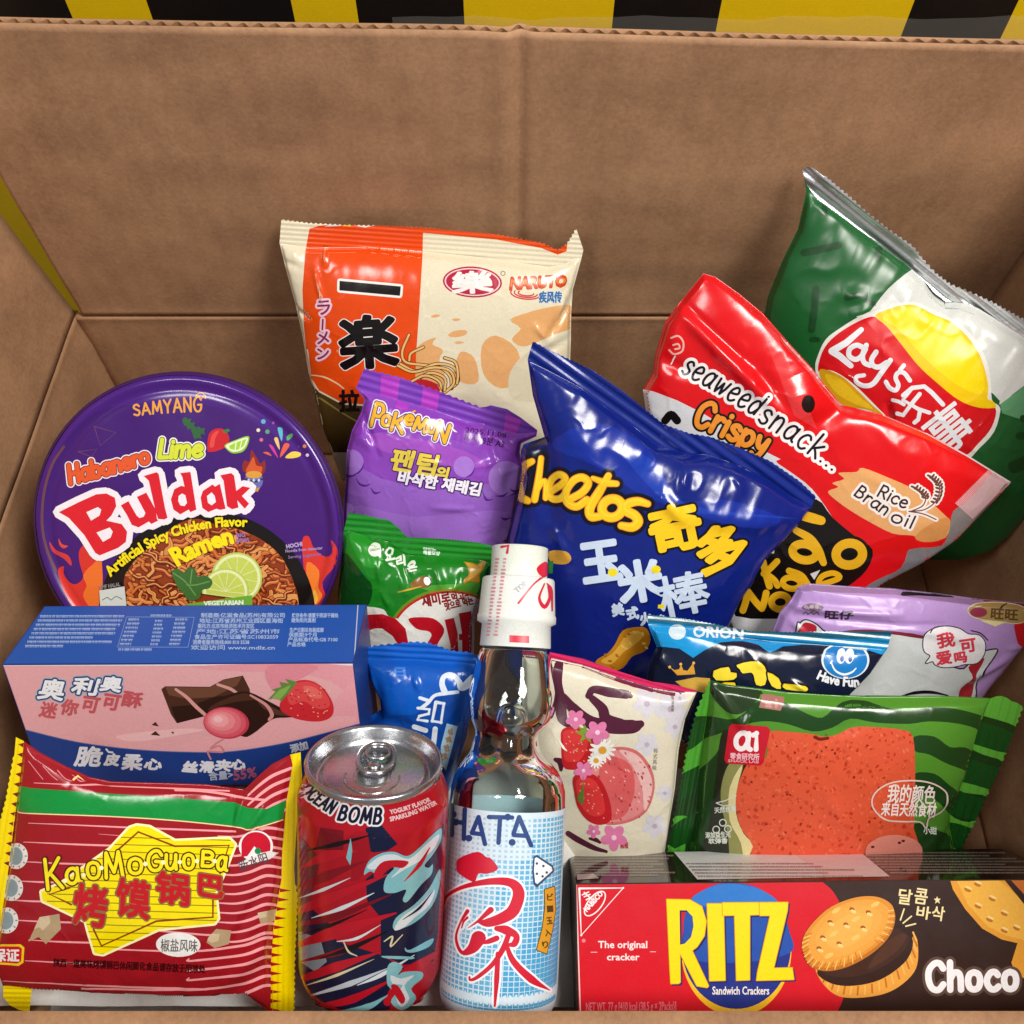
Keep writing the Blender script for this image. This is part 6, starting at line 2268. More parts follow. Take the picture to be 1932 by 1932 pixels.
for q in shs[:8]:
    p.add(Shape(strokes=[([(x - 8, y - 8) for x, y in s0], (sum(w_) / len(w_) if isinstance(w_, list) else w_) * .3) for s0, w_ in q.strokes]), '#f6cf34')
wh = '#c9d9ee'
for ch, x, y, wd, ht, rot in (('玉', 520, 1235, 200, 205, -8), ('米', 735, 1340, 235, 215, -10), ('棒', 970, 1410, 270, 220, -12)):
    sh = ctext(ch, x, y, wd, ht, rot, 11 if ch != '棒' else 6)
    q2 = Shape([[(a + 9, b_ + 12) for a, b_ in pl] for pl in sh.polys])
    p.add(q2, '#0c1a5e')
    p.add(sh, wh)
p.add(ell(585, 1295, 26, 22), '#ecd820')
p.add(ell(820, 1278, 26, 22), '#ecd820')
p.add([(832, 1468), (866, 1466), (864, 1486), (830, 1488)], '#ecd820')
for ch, x, y in (('美', 612, 1495), ('式', 692, 1515), ('火', 765, 1545), ('鸡', 840, 1560), ('味', 915, 1575)):
    p.add(ctext(ch, x, y, 62, 66, -10, 4), wh)
puff = smooth([(490, 1780), (560, 1730), (600, 1680), (640, 1610), (720, 1590), (770, 1600), (790, 1660), (760, 1720), (690, 1750), (640, 1810), (560, 1830)], 3, True)
p.add(puff, '#c98418')
p.add(smooth([(520, 1775), (580, 1735), (620, 1690), (660, 1630), (720, 1610), (750, 1640), (700, 1690), (640, 1730), (580, 1790)], 3, True), '#e8b044')
rn = random.Random(8)
for i in range(26):
    x, y = rn.uniform(520, 780), rn.uniform(1600, 1810)
    if inside(np.array([[x, y]]), puff)[0]:
        p.add(ell(x, y, 12, 7, rn.uniform(0, 90), 10), '#f0c868' if i % 2 else '#b87418')
p.add(smooth([(240, 1180), (330, 1180), (360, 1220), (330, 1250), (250, 1240)], 3, True), '#d09a38')
p.add([(236, 1235), (262, 1230), (258, 1300), (236, 1300)], '#2f8a38')
p.finish()

# ---------------------------------------------------------------- red crispy seaweed pouch
T0 = Frame(1860, 760, 1140 / 1932)
tb_ = [(340, 70), (400, 88), (520, 172), (640, 272), (760, 410), (880, 540), (945, 625), (1025, 722), (1235, 770), (1450, 862), (1650, 972), (1868, 1106), (1600, 1388), (1450, 1492), (1250, 1600), (1100, 1700), (900, 1850), (500, 1900), (440, 1750), (300, 1300), (120, 900), (60, 780), (40, 650), (90, 560), (102, 470), (150, 310), (215, 225), (300, 120)]
p = Pack('seaweed_snack_pouch', 'red and white crispy seaweed pouch with round hang hole, between blue and dark green bags', 'snack pouch', T0, T0([(900, 900)])[0], .505, 22,
         tb_, '#d80f16', yaw=-9, H=.016, power=.42, wr=(.0007, .05, 81), wave=(.0020, .12), g=4.2, backcolor='#b8b8bc',
         creases=[((215, 230), (800, 800), .0035, .0040), ((235, 210), (560, 500), -.002, .0025), ((800, 830), (1030, 720), -.0028, .005), ((830, 760), (760, 560), .0026, .010), ((560, 470), (780, 780), -.0022, .004),
                  ((800, 800), (960, 1010), -.002, .006), ((1560, 1300), (1700, 1100), -.001, .012), ((1400, 1400), (1050, 1620), -.0025, .012), ((120, 480), (330, 560), -.0018, .004), ((220, 260), (180, 420), .002, .004)])
p.add([(20, 640), (90, 655), (210, 700), (330, 760), (480, 850), (600, 930), (720, 990), (830, 1060), (940, 1180), (1010, 1300), (1060, 1440), (1040, 1560), (1000, 1640), (900, 1850), (500, 1900), (300, 1300), (100, 900)], '#d4d4d8')
p.add(smooth([(700, 1000), (800, 1000), (900, 1080), (1010, 1230), (1080, 1400), (1060, 1430), (980, 1280), (880, 1140), (780, 1060)], 3, True), '#d80f16')
# silver margin at the right corner
p.add(smooth([(1866, 1104), (1780, 1060), (1690, 1160), (1640, 1210), (1580, 1250), (1560, 1330), (1520, 1420), (1360, 1440), (1320, 1530), (1180, 1600), (1000, 1700), (1100, 1760), (1500, 1560), (1900, 1200)], 3, True), '#c9c9cd', fin='foil')
p.add(smooth([(1000, 1640), (1060, 1560), (1160, 1500), (1280, 1480), (1350, 1430), (1320, 1530), (1200, 1590), (1080, 1660)], 3, True), '#d80f16')
p.add(poly([(640, 262), (660, 282), (770, 412), (890, 542), (950, 625), (1030, 724), (1015, 722), (935, 632), (870, 548), (750, 420)]), '#d8c8c8')
p.add(line([(1235, 772), (1450, 864), (1650, 974), (1860, 1104)], 9, False), '#cfc4c6')
# ribs of the pressed seam, their shine painted as pale lines
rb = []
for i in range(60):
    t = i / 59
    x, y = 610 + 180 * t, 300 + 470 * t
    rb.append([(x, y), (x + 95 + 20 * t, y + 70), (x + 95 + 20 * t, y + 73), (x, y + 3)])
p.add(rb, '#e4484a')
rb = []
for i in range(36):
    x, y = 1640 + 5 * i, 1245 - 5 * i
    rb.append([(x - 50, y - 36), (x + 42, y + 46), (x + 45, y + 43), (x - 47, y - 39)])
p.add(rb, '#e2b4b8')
# brush band and rice ears
p.add(smooth([(960, 1150), (1010, 1130), (980, 1110), (1040, 1090), (1010, 1060), (1100, 1055), (1130, 1035), (1250, 1080), (1400, 1150), (1540, 1270), (1565, 1310), (1540, 1380), (1440, 1400), (1380, 1370), (1280, 1360), (1160, 1300), (1060, 1240), (980, 1180)], 3, True), '#e0a468')
p.add(smooth([(1390, 1380), (1440, 1330), (1540, 1280), (1566, 1310), (1530, 1385), (1440, 1402)], 3, True), '#d08e50')
t1_ = stext('Rice', (1200, 1172), (1340, 1236), 62, 10, slant=.1)
t2_ = stext('Bran', (1085, 1168), (1240, 1270), 62, 10, slant=.1)
t3_ = stext('oil', (1264, 1296), (1372, 1334), 62, 10, slant=.1)
rt_ = t1_ + t2_ + t3_
p.add(rt_, '#efe6e2', 12)
p.add(rt_, '#3a2420')
ears = []
for base in ([(1360, 1250), (1440, 1240), (1500, 1190), (1510, 1120), (1470, 1075)], [(1370, 1250), (1430, 1220), (1440, 1170), (1390, 1130)]):
    sm_ = smooth(base, 8)
    ears.append(Shape(strokes=[(sm_, 6)]))
    for k in range(14, len(sm_), 2):
        x, y = sm_[k]
        for s_ in (-1, 1):
            ears.append(Shape([ell(x + s_ * 11, y - 2, 12, 6, 50 * s_ + 90 - 20, 10)]))
ears.append(line([(1360, 1250), (1430, 1262), (1495, 1290)], 6))
ee = ears[0]
for q in ears[1:]:
    ee = ee + q
p.add([q for pl in [ee.get(9)] for q in pl] + [q for e_ in ears for pol in e_.polys for q in poly(pol).get(8)], '#efe4de')
p.add(ee, '#6a4038')
# script line and names
s1_ = stext('seaweed', (225, 560), (590, 775), 118, 13, arc=4, slant=.15, gap=.2)
s2_ = stext('snack...', (605, 800), (980, 1050), 122, 13, arc=6, slant=.1, gap=.22)
p.add(s1_ + s2_, '#f2eae8', 15)
p.add(s1_ + s2_, '#16101c')
cr_ = stext('Crispy', (285, 815), (640, 960), 135, 26, 105, slant=.1)
p.add(cr_, '#20140c', 11)
p.add(cr_, '#ea9030')
yk = '#e4ac1c'
def ring(cx, cy, rx, ry, wd, rot=0):
    q = ell(cx, cy, rx, ry, rot, 26)
    return Shape(strokes=[(q + [q[0]], wd)])


big = [line([(838, 1272), (885, 1285), (925, 1296)], [50, 50, 44]), ring(842, 1452, 60, 40, 42, 10), line([(800, 1345), (868, 1385), (910, 1445), (936, 1505)], [34, 42, 46, 34]), ring(1064, 1462, 66, 54, 46, -8),
       line([(636, 1500), (650, 1560), (668, 1622)], 34), line([(706, 1498), (670, 1535), (640, 1560)], 32), line([(650, 1560), (690, 1590), (708, 1618)], 32), ring(778, 1606, 44, 28, 30, 8), line([(765, 1545), (822, 1566), (850, 1600), (872, 1640)], 32),
       line([(930, 1612), (1015, 1580), (985, 1556), (930, 1572), (912, 1612), (950, 1642)], 28), line([(536, 1742), (550, 1700), (562, 1650)], 34), line([(562, 1650), (600, 1700), (630, 1732)], 34), line([(630, 1732), (642, 1700), (652, 1655)], 34), ring(722, 1700, 44, 36, 34)]
bt = big[0]
for q in big[1:]:
    bt = bt + q
p.add(smooth([(560, 1480), (700, 1380), (760, 1250), (900, 1190), (980, 1280), (1100, 1380), (1180, 1440), (1150, 1540), (1060, 1620), (1000, 1640), (900, 1760), (780, 1780), (500, 1770), (520, 1640)], 3, True), '#15100e')
p.add(bt, '#15100e', 15)
p.add(bt, yk)
p.add([(640, 1450), (700, 1400), (690, 1460)], '#d4d4d8')
p.add([(870, 1560), (920, 1540), (890, 1590)], '#d4d4d8')
p.add(line([(180, 390), (215, 380), (240, 410), (235, 455), (195, 470), (170, 450)], 9), '#e8b0a4')
p.add(line([(190, 425), (215, 420), (222, 440), (200, 445)], 9), '#e8b0a4')
p.add(line([(180, 520), (200, 480), (188, 500)], 6), '#e8dcd8')
p.add(line([(150, 800), (180, 770), (210, 800)], 40), '#15100e')
p.add(ell(861, 717, 33, 44, 0, 24), '#1a0c08')
p.finish()

# ---------------------------------------------------------------- dark green crisps bag, back right
L0 = Frame(2250, 450, 750 / 1705)
lb_ = [(238, 150), (262, 215), (330, 300), (480, 410), (600, 500), (740, 600), (900, 720), (980, 790), (1060, 870), (1120, 940), (1180, 985), (1290, 990), (1400, 1030), (1500, 1090), (1700, 1220), (1900, 1330), (1930, 1500), (1890, 2000), (1800, 2300), (1600, 2550),
       (1480, 2640), (1300, 2700), (500, 2700), (100, 2200), (-60, 1500), (-20, 1050), (0, 950), (100, 700), (200, 500), (255, 250)]
lsl = zig([(238, 150), (232, 105)], 30, 4, 1) + [(262, 88), (300, 95), (370, 150)] + zig([(370, 150), (560, 310), (650, 395), (800, 512), (960, 622), (1050, 735), (1110, 800), (1215, 880), (1290, 905), (1400, 955), (1500, 1000), (1705, 1115), (1910, 1225)], 36, 15, 1) + \
      [(1900, 1330), (1700, 1220), (1500, 1090), (1400, 1030), (1290, 990), (1180, 985), (1120, 940), (1060, 870), (980, 790), (900, 720), (740, 600), (600, 500), (480, 410), (330, 300), (262, 215)]
p = Pack('crisps_bag', 'large dark green crisps bag with red and yellow badge and silver top edge, back right', 'crisps bag', L0, L0([(850, 1250)])[0], .522, 29,
         lb_, '#175a28', yaw=-14, H=.026, power=.62, wr=(.0009, .05, 91), wave=(.0022, .12), g=3.8, fin='satin', backcolor='#12481e',
         creases=[((490, 880), (650, 900), .0022, .004), ((520, 1010), (700, 960), .0022, .004), ((640, 1050), (880, 860), -.002, .006), ((770, 1560), (790, 1720), -.0022, .002), ((1060, 860), (1200, 990), -.004, .005), ((900, 760), (560, 640), .0012, .010),
                  ((1250, 1050), (1700, 1280), .0012, .004), ((1000, 1020), (1060, 1080), .0014, .004), ((880, 960), (990, 860), .0016, .006)],
         seals=[('top_seal', lsl, [(400, 300), (900, 700)], '#dfe2e4')])
for k_, v_ in list(p.parts.items()):
    if k_ == 'top_seal':
        V_, T_, c_, f_, l_ = v_['lay'][0]
        v_['lay'][0] = (V_, T_, c_, 'foil', l_)
p.ridge['top_seal'] = (p.ridge['top_seal'][0], p.ridge['top_seal'][1], .0050, .0006)
p.curl['top_seal'] = (.007, .014)
for a, wd in (([(240, 660), (340, 640), (470, 610)], 50), ([(320, 900), (310, 1020), (290, 1170)], 50), ([(380, 340), (376, 400)], 40), ([(740, 640), (730, 700)], 50), ([(530, 960), (640, 930)], 44), ([(650, 980), (760, 1020)], 30), ([(290, 1240), (330, 1240)], 36)):
    p.add(line(a, wd), '#0c4018')
p.add(smooth([(600, 1110), (680, 1050), (800, 900), (960, 770), (1010, 770), (1060, 860), (1130, 930), (1180, 980), (1290, 985), (1400, 1030), (1500, 1085), (1705, 1222), (1940, 1340), (1940, 1440), (1700, 1550), (1545, 1670), (1500, 1600), (1000, 1300)], 3, True), '#cfd1cc')
p.add([(1545, 1670), (1700, 1555), (1930, 1440), (1930, 1800), (1720, 1780), (1560, 1730)], '#5d9a6c')
for q in ([(1690, 1740), (1760, 1760), (1740, 1800), (1680, 1780)], [(1650, 1870), (1700, 1850), (1710, 1900), (1660, 1900)], [(1600, 2060), (1760, 2000), (1780, 2060), (1640, 2130)]):
    p.add(smooth(q, 3, True), '#0c4018')
badge = smooth([(320, 1430), (340, 1340), (390, 1240), (480, 1170), (620, 1085), (760, 1040), (880, 1000), (990, 1000), (1100, 1050), (1230, 1110), (1350, 1210), (1430, 1330), (1475, 1480), (1485, 1640), (1530, 1680), (1540, 1720), (1500, 1850), (1400, 1960), (1300, 2040), (1100, 1980), (800, 1820), (500, 1640), (360, 1540)], 3, True)
p.add(badge, '#e4e2da', 6)
red_ = smooth([(335, 1450), (350, 1350), (400, 1260), (500, 1175), (640, 1100), (720, 1090), (790, 1150), (880, 1260), (1000, 1410), (1130, 1530), (1270, 1640), (1400, 1690), (1515, 1695), (1490, 1820), (1400, 1930), (1300, 2010), (1100, 1960), (900, 1840), (780, 1740), (600, 1560), (480, 1470), (400, 1440)], 4, True)
p.add(red_, '#d20d18')
yel = smooth([(715, 1080), (800, 1035), (900, 1008), (990, 1012), (1100, 1070), (1220, 1120), (1330, 1220), (1410, 1340), (1450, 1460), (1468, 1560), (1462, 1630), (1500, 1650), (1515, 1690), (1400, 1690), (1270, 1640), (1130, 1530), (1000, 1410), (880, 1260), (790, 1150)], 4, True)
p.add(yel, '#ecc400')
p.add(smooth([(760, 1090), (900, 1030), (1000, 1040), (1200, 1130), (1340, 1260), (1420, 1420), (1440, 1560), (1380, 1600), (1200, 1500), (1020, 1340), (880, 1180)], 4, True), '#f2d600')
p.add(smooth([(340, 1450), (400, 1442), (500, 1490), (600, 1580), (700, 1680), (760, 1735), (640, 1700), (500, 1680), (400, 1600)], 4, True), '#d69a14')
p.add(smooth([(380, 1470), (480, 1500), (600, 1610), (700, 1700), (560, 1660), (440, 1580)], 4, True), '#e6b81e')
wt_ = '#e4e6ea'
lays = [line([(622, 1172), (520, 1260), (425, 1315)], [34, 44, 46], False), line([(425, 1315), (480, 1350), (552, 1412)], [46, 44, 36], False),
        line([(632, 1290), (590, 1275), (545, 1300), (540, 1345), (580, 1370), (620, 1350), (650, 1300)], 34), line([(655, 1275), (630, 1340), (640, 1390), (680, 1410)], 34),
        line([(720, 1320), (690, 1370), (700, 1410), (740, 1420), (790, 1390)], 34), line([(815, 1375), (760, 1450), (700, 1530), (640, 1545), (590, 1520), (590, 1485), (640, 1475)], [34, 34, 34, 32, 30, 28, 26]),
        line([(905, 1410), (880, 1440)], 28, False), line([(945, 1510), (905, 1460), (865, 1460), (850, 1495), (868, 1540), (850, 1575), (810, 1560), (785, 1520)], 30)]
for q in lays:
    p.add(q, wt_)
for a, w_ in (([(900, 1610), (960, 1560), (1040, 1550), (1090, 1590), (1165, 1670)], 30), ([(960, 1560), (900, 1640), (1000, 1700), (1075, 1725)], 26), ([(1010, 1600), (960, 1660), (900, 1740), (860, 1730)], 28), ([(830, 1640), (870, 1650), (905, 1670)], 24), ([(1010, 1720), (1000, 1770), (975, 1790)], 28)):
    p.add(line(a, w_, False), wt_)
p.add(ctext('事', 1205, 1830, 290, 285, -38, 5), wt_)
p.finish()


# ================================================================== right side
R0 = Frame(1840, 1660, 1160 / 1932)
# ---------------------------------------------------------------- lilac zip pouch
rb_ = [(700, 420), (712, 300), (742, 228), (800, 158), (832, 100), (882, 84), (1100, 96), (1300, 106), (1500, 130), (1720, 160), (1960, 182), (2020, 260), (1985, 340), (1920, 392), (1800, 530), (1722, 640), (1680, 800), (1640, 900), (700, 900)]
p = Pack('lilac_pouch', 'lilac zip pouch with white speech bubble and hang slot, against the right wall', 'snack pouch', R0, R0([(1350, 400)])[0], .524, 22,
         rb_, '#b48fcc', H=.013, power=.45, wr=(.0006, .035, 101), wave=(.0014, .09), g=3.8, fin='satin',
         creases=[((770, 175), (1300, 190), .0018, .002), ((800, 215), (1500, 245), -.0016, .002), ((1640, 500), (1830, 400), .0022, .003), ((1560, 590), (1760, 470), -.002, .004), ((790, 250), (850, 300), .0014, .002), ((1300, 240), (1700, 330), .0012, .003), ((1820, 360), (1900, 360), .0014, .002)])
p.add(smooth([(1900, 250), (2060, 180), (2060, 330), (1930, 400), (1890, 330)], 2, True), '#c81420')
p.add(smooth([(1600, 150), (1800, 165), (1960, 182), (1900, 250), (1700, 180)], 2, True), '#7a2430')
p.add(smooth([(832, 100), (882, 84), (1300, 106), (1720, 160), (1700, 190), (1300, 140), (860, 120)], 2, True), '#93729e')
p.add(line([(1345, 133), (1420, 134), (1500, 138), (1585, 146)], [26, 18, 16, 8]), '#120c10')
dkp = '#4c3440'
p.add(smooth([(845, 200), (880, 180), (920, 182), (955, 198), (930, 220), (880, 215)], 3, True), '#6a5460')
for x in (868, 895, 922):
    p.add(ell(x, 196, 10, 9), '#9a8494')
    p.add(line([(x - 14, 232), (x, 222), (x + 10, 234)], 5), dkp)
p.add(ftext('旺仔', (962, 252), (1098, 256), 34, 2.4), '#2a1c24')
# round cartoon outline: pale shape with red
p.add(smooth([(820, 330), (840, 280), (870, 262), (920, 285), (960, 320), (1020, 330), (1120, 318), (1250, 322), (1440, 345), (1470, 420), (1560, 480), (1640, 500), (1700, 430), (1790, 405), (1790, 430), (1700, 560), (1690, 640), (1600, 760), (1580, 900), (760, 900)], 3, True), '#241c22', 7)
p.add(smooth([(820, 330), (840, 280), (870, 262), (920, 285), (960, 320), (1020, 330), (1120, 318), (1250, 322), (1440, 345), (1470, 420), (1560, 480), (1640, 500), (1700, 430), (1790, 405), (1790, 430), (1700, 560), (1690, 640), (1600, 760), (1580, 900), (760, 900)], 3, True), '#cfd2d4')
p.add(smooth([(826, 330), (845, 290), (870, 272), (920, 292), (900, 340)], 3, True), '#b02030')
p.add(smooth([(1660, 490), (1715, 455), (1740, 450), (1700, 520), (1690, 560), (1670, 640), (1615, 640), (1625, 590), (1680, 540)], 3, True), '#a82430')
p.add(smooth([(1040, 322), (1110, 308), (1250, 310), (1440, 336), (1440, 352), (1250, 326)], 3, True), '#7a2430')
p.add(line([(1330, 632), (1400, 615), (1480, 612), (1560, 628)], [6, 16, 16, 6]), '#141014')
bubble = smooth([(1440, 380), (1450, 330), (1500, 300), (1560, 292), (1620, 305), (1660, 330), (1710, 335), (1740, 370), (1735, 430), (1700, 470), (1640, 475), (1600, 485), (1540, 490), (1500, 478), (1485, 460), (1452, 470), (1475, 435), (1448, 415)], 3, True)
p.add(bubble, '#2a1e2a', 5)
p.add(bubble, '#ece8ec')
for ch, x, y, wd, ht in (('我', 1550, 358, 84, 70), ('可', 1658, 385, 74, 62), ('爱', 1540, 444, 72, 62), ('吗', 1622, 442, 58, 50)):
    p.add(ctext(ch, x, y, wd, ht, -8, 3.2), '#d83c50')
for a in ([(1475, 320), (1490, 300), (1515, 292)], [(1675, 312), (1720, 325), (1755, 358)]):
    p.add(line(a, 6), '#2a1e2a')
p.add(smooth([(1660, 220), (1680, 190), (1760, 175), (1860, 180), (1930, 200), (1950, 250), (1900, 275), (1800, 265), (1700, 250)], 3, True), '#e0d0b0', 4)
p.add(smooth([(1660, 220), (1680, 190), (1760, 175), (1860, 180), (1930, 200), (1950, 250), (1900, 275), (1800, 265), (1700, 250)], 3, True), '#a88a50')
p.add(ell(1710, 222, 42, 24), '#8c2c48')
p.add(ftext('旺旺', (1770, 250), (1900, 258), 44, 2), '#5c4020')
p.add(line([(1815, 205), (1830, 190), (1845, 180)], 8), '#3a2a14')
p.add([(1715, 262), (1850, 268), (1790, 292)], '#e6d8a0')
p.finish()

# ---------------------------------------------------------------- blue chocolate pie wrapper
ob = [(98, 285), (250, 290), (450, 330), (700, 365), (1000, 385), (1265, 400), (1250, 420), (1180, 522), (1082, 622), (1000, 860), (260, 860), (120, 640), (90, 545), (102, 470), (140, 388)]
os_ = zig([(95, 236), (250, 252), (450, 288), (600, 318), (800, 322), (1000, 318), (1288, 318)], 20, 4, 1) + [(1265, 400), (1000, 385), (700, 365), (450, 330), (250, 290), (98, 285)]
p = Pack('pie_wrapper', 'light blue and navy wrapper with yellow lettering and smiling round face, behind the watermelon pack', 'snack pack', R0, R0([(650, 480)])[0], .491, 18,
         ob, '#131a33', H=.012, power=.5, wr=(.0005, .03, 111), wave=(.0008, .07), g=3.6,
         creases=[((770, 515), (880, 570), .0018, .0018), ((120, 400), (220, 480), .0014, .003), ((600, 420), (640, 450), .001, .002), ((330, 430), (300, 560), -.0012, .004)],
         seals=[('top_seal', os_, [(150, 270), (1200, 360)], '#1d5f78')])
p.ridge['top_seal'] = (p.ridge['top_seal'][0], p.ridge['top_seal'][1], .0046, .0005)
p.add([(60, 270), (100, 285), (250, 290), (450, 330), (700, 365), (1000, 385), (1290, 400), (1240, 430), (1180, 410), (1000, 385), (850, 380), (760, 392), (690, 420), (640, 385), (560, 365), (450, 370), (370, 410), (318, 445), (250, 400), (180, 392), (140, 392), (100, 340)], '#1490d0')
p.add([(95, 236), (250, 252), (450, 288), (560, 310), (540, 340), (450, 330), (250, 290), (98, 285)], '#3a6a78', part='top_seal')
p.add([(60, 262), (250, 276), (450, 312), (600, 338), (900, 352), (1290, 350), (1290, 420), (60, 420)], '#1a86bc', part='top_seal')
p.add(ell(240, 318, 42, 38), '#c9dce4', part=A2)
p.add(ftext('ORION', (318, 342), (560, 352), 56, 2.4), '#d4dde2', part=A2)
p.add([(205, 492), (228, 505), (250, 500), (258, 478), (270, 505), (290, 508), (318, 470), (328, 525), (240, 530)], '#d29a30')
for x, y in ((203, 490), (257, 476), (320, 470)):
    p.add(ell(x, y, 7), '#e4b048')
p.add([(230, 560), (330, 540), (400, 545), (400, 620), (280, 600)], '#c9a040')
for q in ([(418, 508), (490, 490), (500, 515), (530, 520), (515, 545), (430, 548)], [(530, 480), (600, 462), (650, 470), (675, 510), (668, 570), (625, 570), (615, 530), (600, 510), (560, 515), (545, 500)], [(680, 515), (735, 545), (745, 590), (700, 575)], [(760, 570), (865, 582), (865, 600), (770, 592)],
          [(430, 575), (520, 565), (520, 620), (430, 620)]):
    p.add(smooth(q, 2, True), '#0a0a18', 9)
    p.add(smooth(q, 2, True), '#ecc81c')
    p.add(smooth([(x, y + (6 if y > 500 else 0)) for x, y in q], 2, True), '#f0d638')
p.add(ell(1060, 455, 117, 92, 0, 40), '#d8e6ee')
p.add(ell(1060, 457, 107, 86, 0, 40), '#1878c0')
for x in (1040, 1080):
    p.add(ell(x, 435, 22, 38, 8), '#e8eef2')
    p.add(ell(x + 4, 448, 10, 17, 8), '#1050a0')
p.add(line([(990, 465), (1010, 505), (1050, 525), (1090, 515), (1112, 495)], [5, 9, 11, 9, 5]), '#e8eef2')
p.add(line([(988, 470), (994, 460)], 7), '#e8eef2')
p.add([(1030, 368), (1050, 378), (1070, 372), (1095, 360), (1110, 382), (1140, 378), (1168, 384), (1165, 408), (1050, 395)], '#b8c4c8')
hf = ftext('Have Fun', (920, 545), (1124, 580), 46, 2.6, arc=-14)
p.add(hf, '#0c1428', 4)
p.add(hf, '#e6e8ee')
p.finish()

# ---------------------------------------------------------------- strawberry mochi bag
W0 = Frame(1560, 1860, 1440 / 1932)
mb = [(-40, 75), (70, 90), (200, 118), (330, 165), (470, 208), (560, 222), (645, 225), (636, 245), (600, 330), (575, 450), (560, 600), (540, 720), (518, 860), (500, 960), (-20, 960), (-40, 500)]
ms_ = [(-40, 55), (70, 68), (200, 94), (330, 140), (470, 184), (560, 196), (646, 218), (645, 225), (560, 222), (470, 208), (330, 165), (200, 118), (70, 90), (-40, 75)]
p = Pack('mochi_bag', 'cream mochi bag with pink top edge and strawberry print, right of the bottle', 'snack bag', W0, W0([(330, 480)])[0], .494, 24,
         mb, '#d9d2bc', H=.014, power=.45, wr=(.0005, .03, 121), wave=(.0008, .07), g=3.6, fin='satin',
         creases=[((590, 260), (560, 640), -.0015, .004), ((620, 250), (470, 230), .001, .003), ((500, 700), (540, 820), .0012, .003)],
         seals=[('top_seal', ms_, [(100, 90), (500, 200)], '#d0205c')])
p.add([(-40, 70), (70, 86), (200, 112), (330, 160), (470, 204), (600, 222), (590, 250), (470, 225), (330, 180), (200, 130), (70, 100), (-40, 88)], '#6e2040')
mar = '#4e1830'
p.add(line([(105, 115), (95, 190), (108, 260), (118, 330), (150, 365)], [34, 44, 50, 40, 10]), mar)
p.add(line([(125, 240), (160, 290), (230, 345), (320, 360), (395, 360), (425, 350)], [20, 44, 52, 58, 54, 30]), mar)
p.add(line([(220, 240), (240, 215), (300, 225), (370, 235), (385, 240)], [26, 30, 40, 34, 20]), mar)
p.add(line([(235, 250), (275, 290), (290, 330), (350, 350)], [28, 40, 44, 40]), mar)
p.add(line([(60, 250), (75, 190), (90, 130)], [8, 20, 16]), mar)
p.add(line([(90, 490), (110, 500), (112, 530)], [16, 30, 14]), mar)
p.add(line([(140, 780), (180, 805), (240, 835), (290, 850)], [22, 24, 20, 12]), mar)
p.add(line([(225, 800), (250, 805), (265, 815)], [10, 18, 10]), mar)
p.add(ftext('HAND MADE', (345, 838), (376, 838), 26, .6), '#b02040')


def flower(x, y, r, col, mid_):
    for k in range(5):
        a = rad(72 * k + 20)
        p.add(ell(x + r * .58 * math.cos(a), y + r * .58 * math.sin(a), r * .55, r * .40, 72 * k + 20, 14), col)
    p.add(ell(x, y, r * .22, r * .22, 0, 12), mid_)


for x, y, r in ((450, 270, 52), (545, 290, 60), (560, 360, 40), (450, 430, 44), (480, 750, 44), (520, 620, 30), (580, 250, 26)):
    flower(x, y, r, '#cfccd4', '#b8a8b8')
st1 = smooth([(112, 420), (115, 375), (150, 360), (200, 368), (240, 400), (235, 460), (200, 520), (160, 530), (120, 515)], 4, True)
st2 = smooth([(160, 560), (200, 540), (260, 560), (300, 640), (310, 720), (270, 745), (220, 730), (180, 680), (165, 620)], 4, True)
ball = smooth([(240, 470), (330, 440), (410, 455), (465, 520), (480, 600), (450, 690), (380, 735), (290, 745), (250, 700), (220, 600)], 5, True)
p.add(ball, '#c86a6a')
p.add([(330 + (x - 330) * .92, 600 + (y - 600) * .92) for x, y in ball], '#d88484')
p.add(smooth([(270, 500), (330, 480), (390, 520), (400, 620), (360, 710), (290, 720), (260, 640)], 4, True), '#cf5a5a')
p.add(smooth([(340, 452), (410, 470), (460, 540), (470, 610), (440, 690), (430, 600), (390, 510)], 4, True), '#e0b4b0')
rn = random.Random(5)
for i in range(70):
    x, y = rn.uniform(240, 470), rn.uniform(460, 740)
    if inside(np.array([[x, y]]), ball)[0]:
        p.add(ell(x, y, rn.uniform(3, 8), rn.uniform(2, 4), rn.uniform(30, 80), 8), ('#a83038', '#e8a8a4', '#bc4448')[i % 3])
for stp in (st1, st2):
    p.add(stp, '#b81c24')
    cx_, cy_ = np.mean(stp, 0)
    p.add([(cx_ + (x - cx_) * .75 - 6, cy_ + (y - cy_) * .75 - 8) for x, y in stp], '#cf3434')
    for i in range(22):
        a, q = rn.uniform(0, 6.28), rn.uniform(.1, .85)
        k = stp[int(a / 6.29 * len(stp))]
        p.add(ell(cx_ + (k[0] - cx_) * q, cy_ + (k[1] - cy_) * q, 4, 2.6, 40, 8), '#e88878')
p.add([(175, 350), (190, 375), (165, 380), (195, 395), (185, 420), (210, 405), (230, 425), (228, 395), (240, 385), (215, 372), (205, 350), (198, 372)], '#7a9a30')
for x, y, r in ((275, 450, 52), (250, 490, 34)):
    for k in range(14):
        a = 360 / 14 * k
        p.add(ell(x + r * .55 * math.cos(rad(a)), y + r * .55 * math.sin(rad(a)), r * .48, r * .13, a, 12), '#ece9e2')
    p.add(ell(x, y, r * .3, r * .3, 0, 14), '#d8a030')
for x, y, r in ((255, 380, 44), (170, 330, 36), (200, 530, 34), (320, 795, 48), (240, 770, 26)):
    flower(x, y, r, '#d878a4', '#f0c8d8')
p.add(smooth([(200, 550), (195, 600), (175, 640), (200, 660)], 3, True), '#5a7a30')
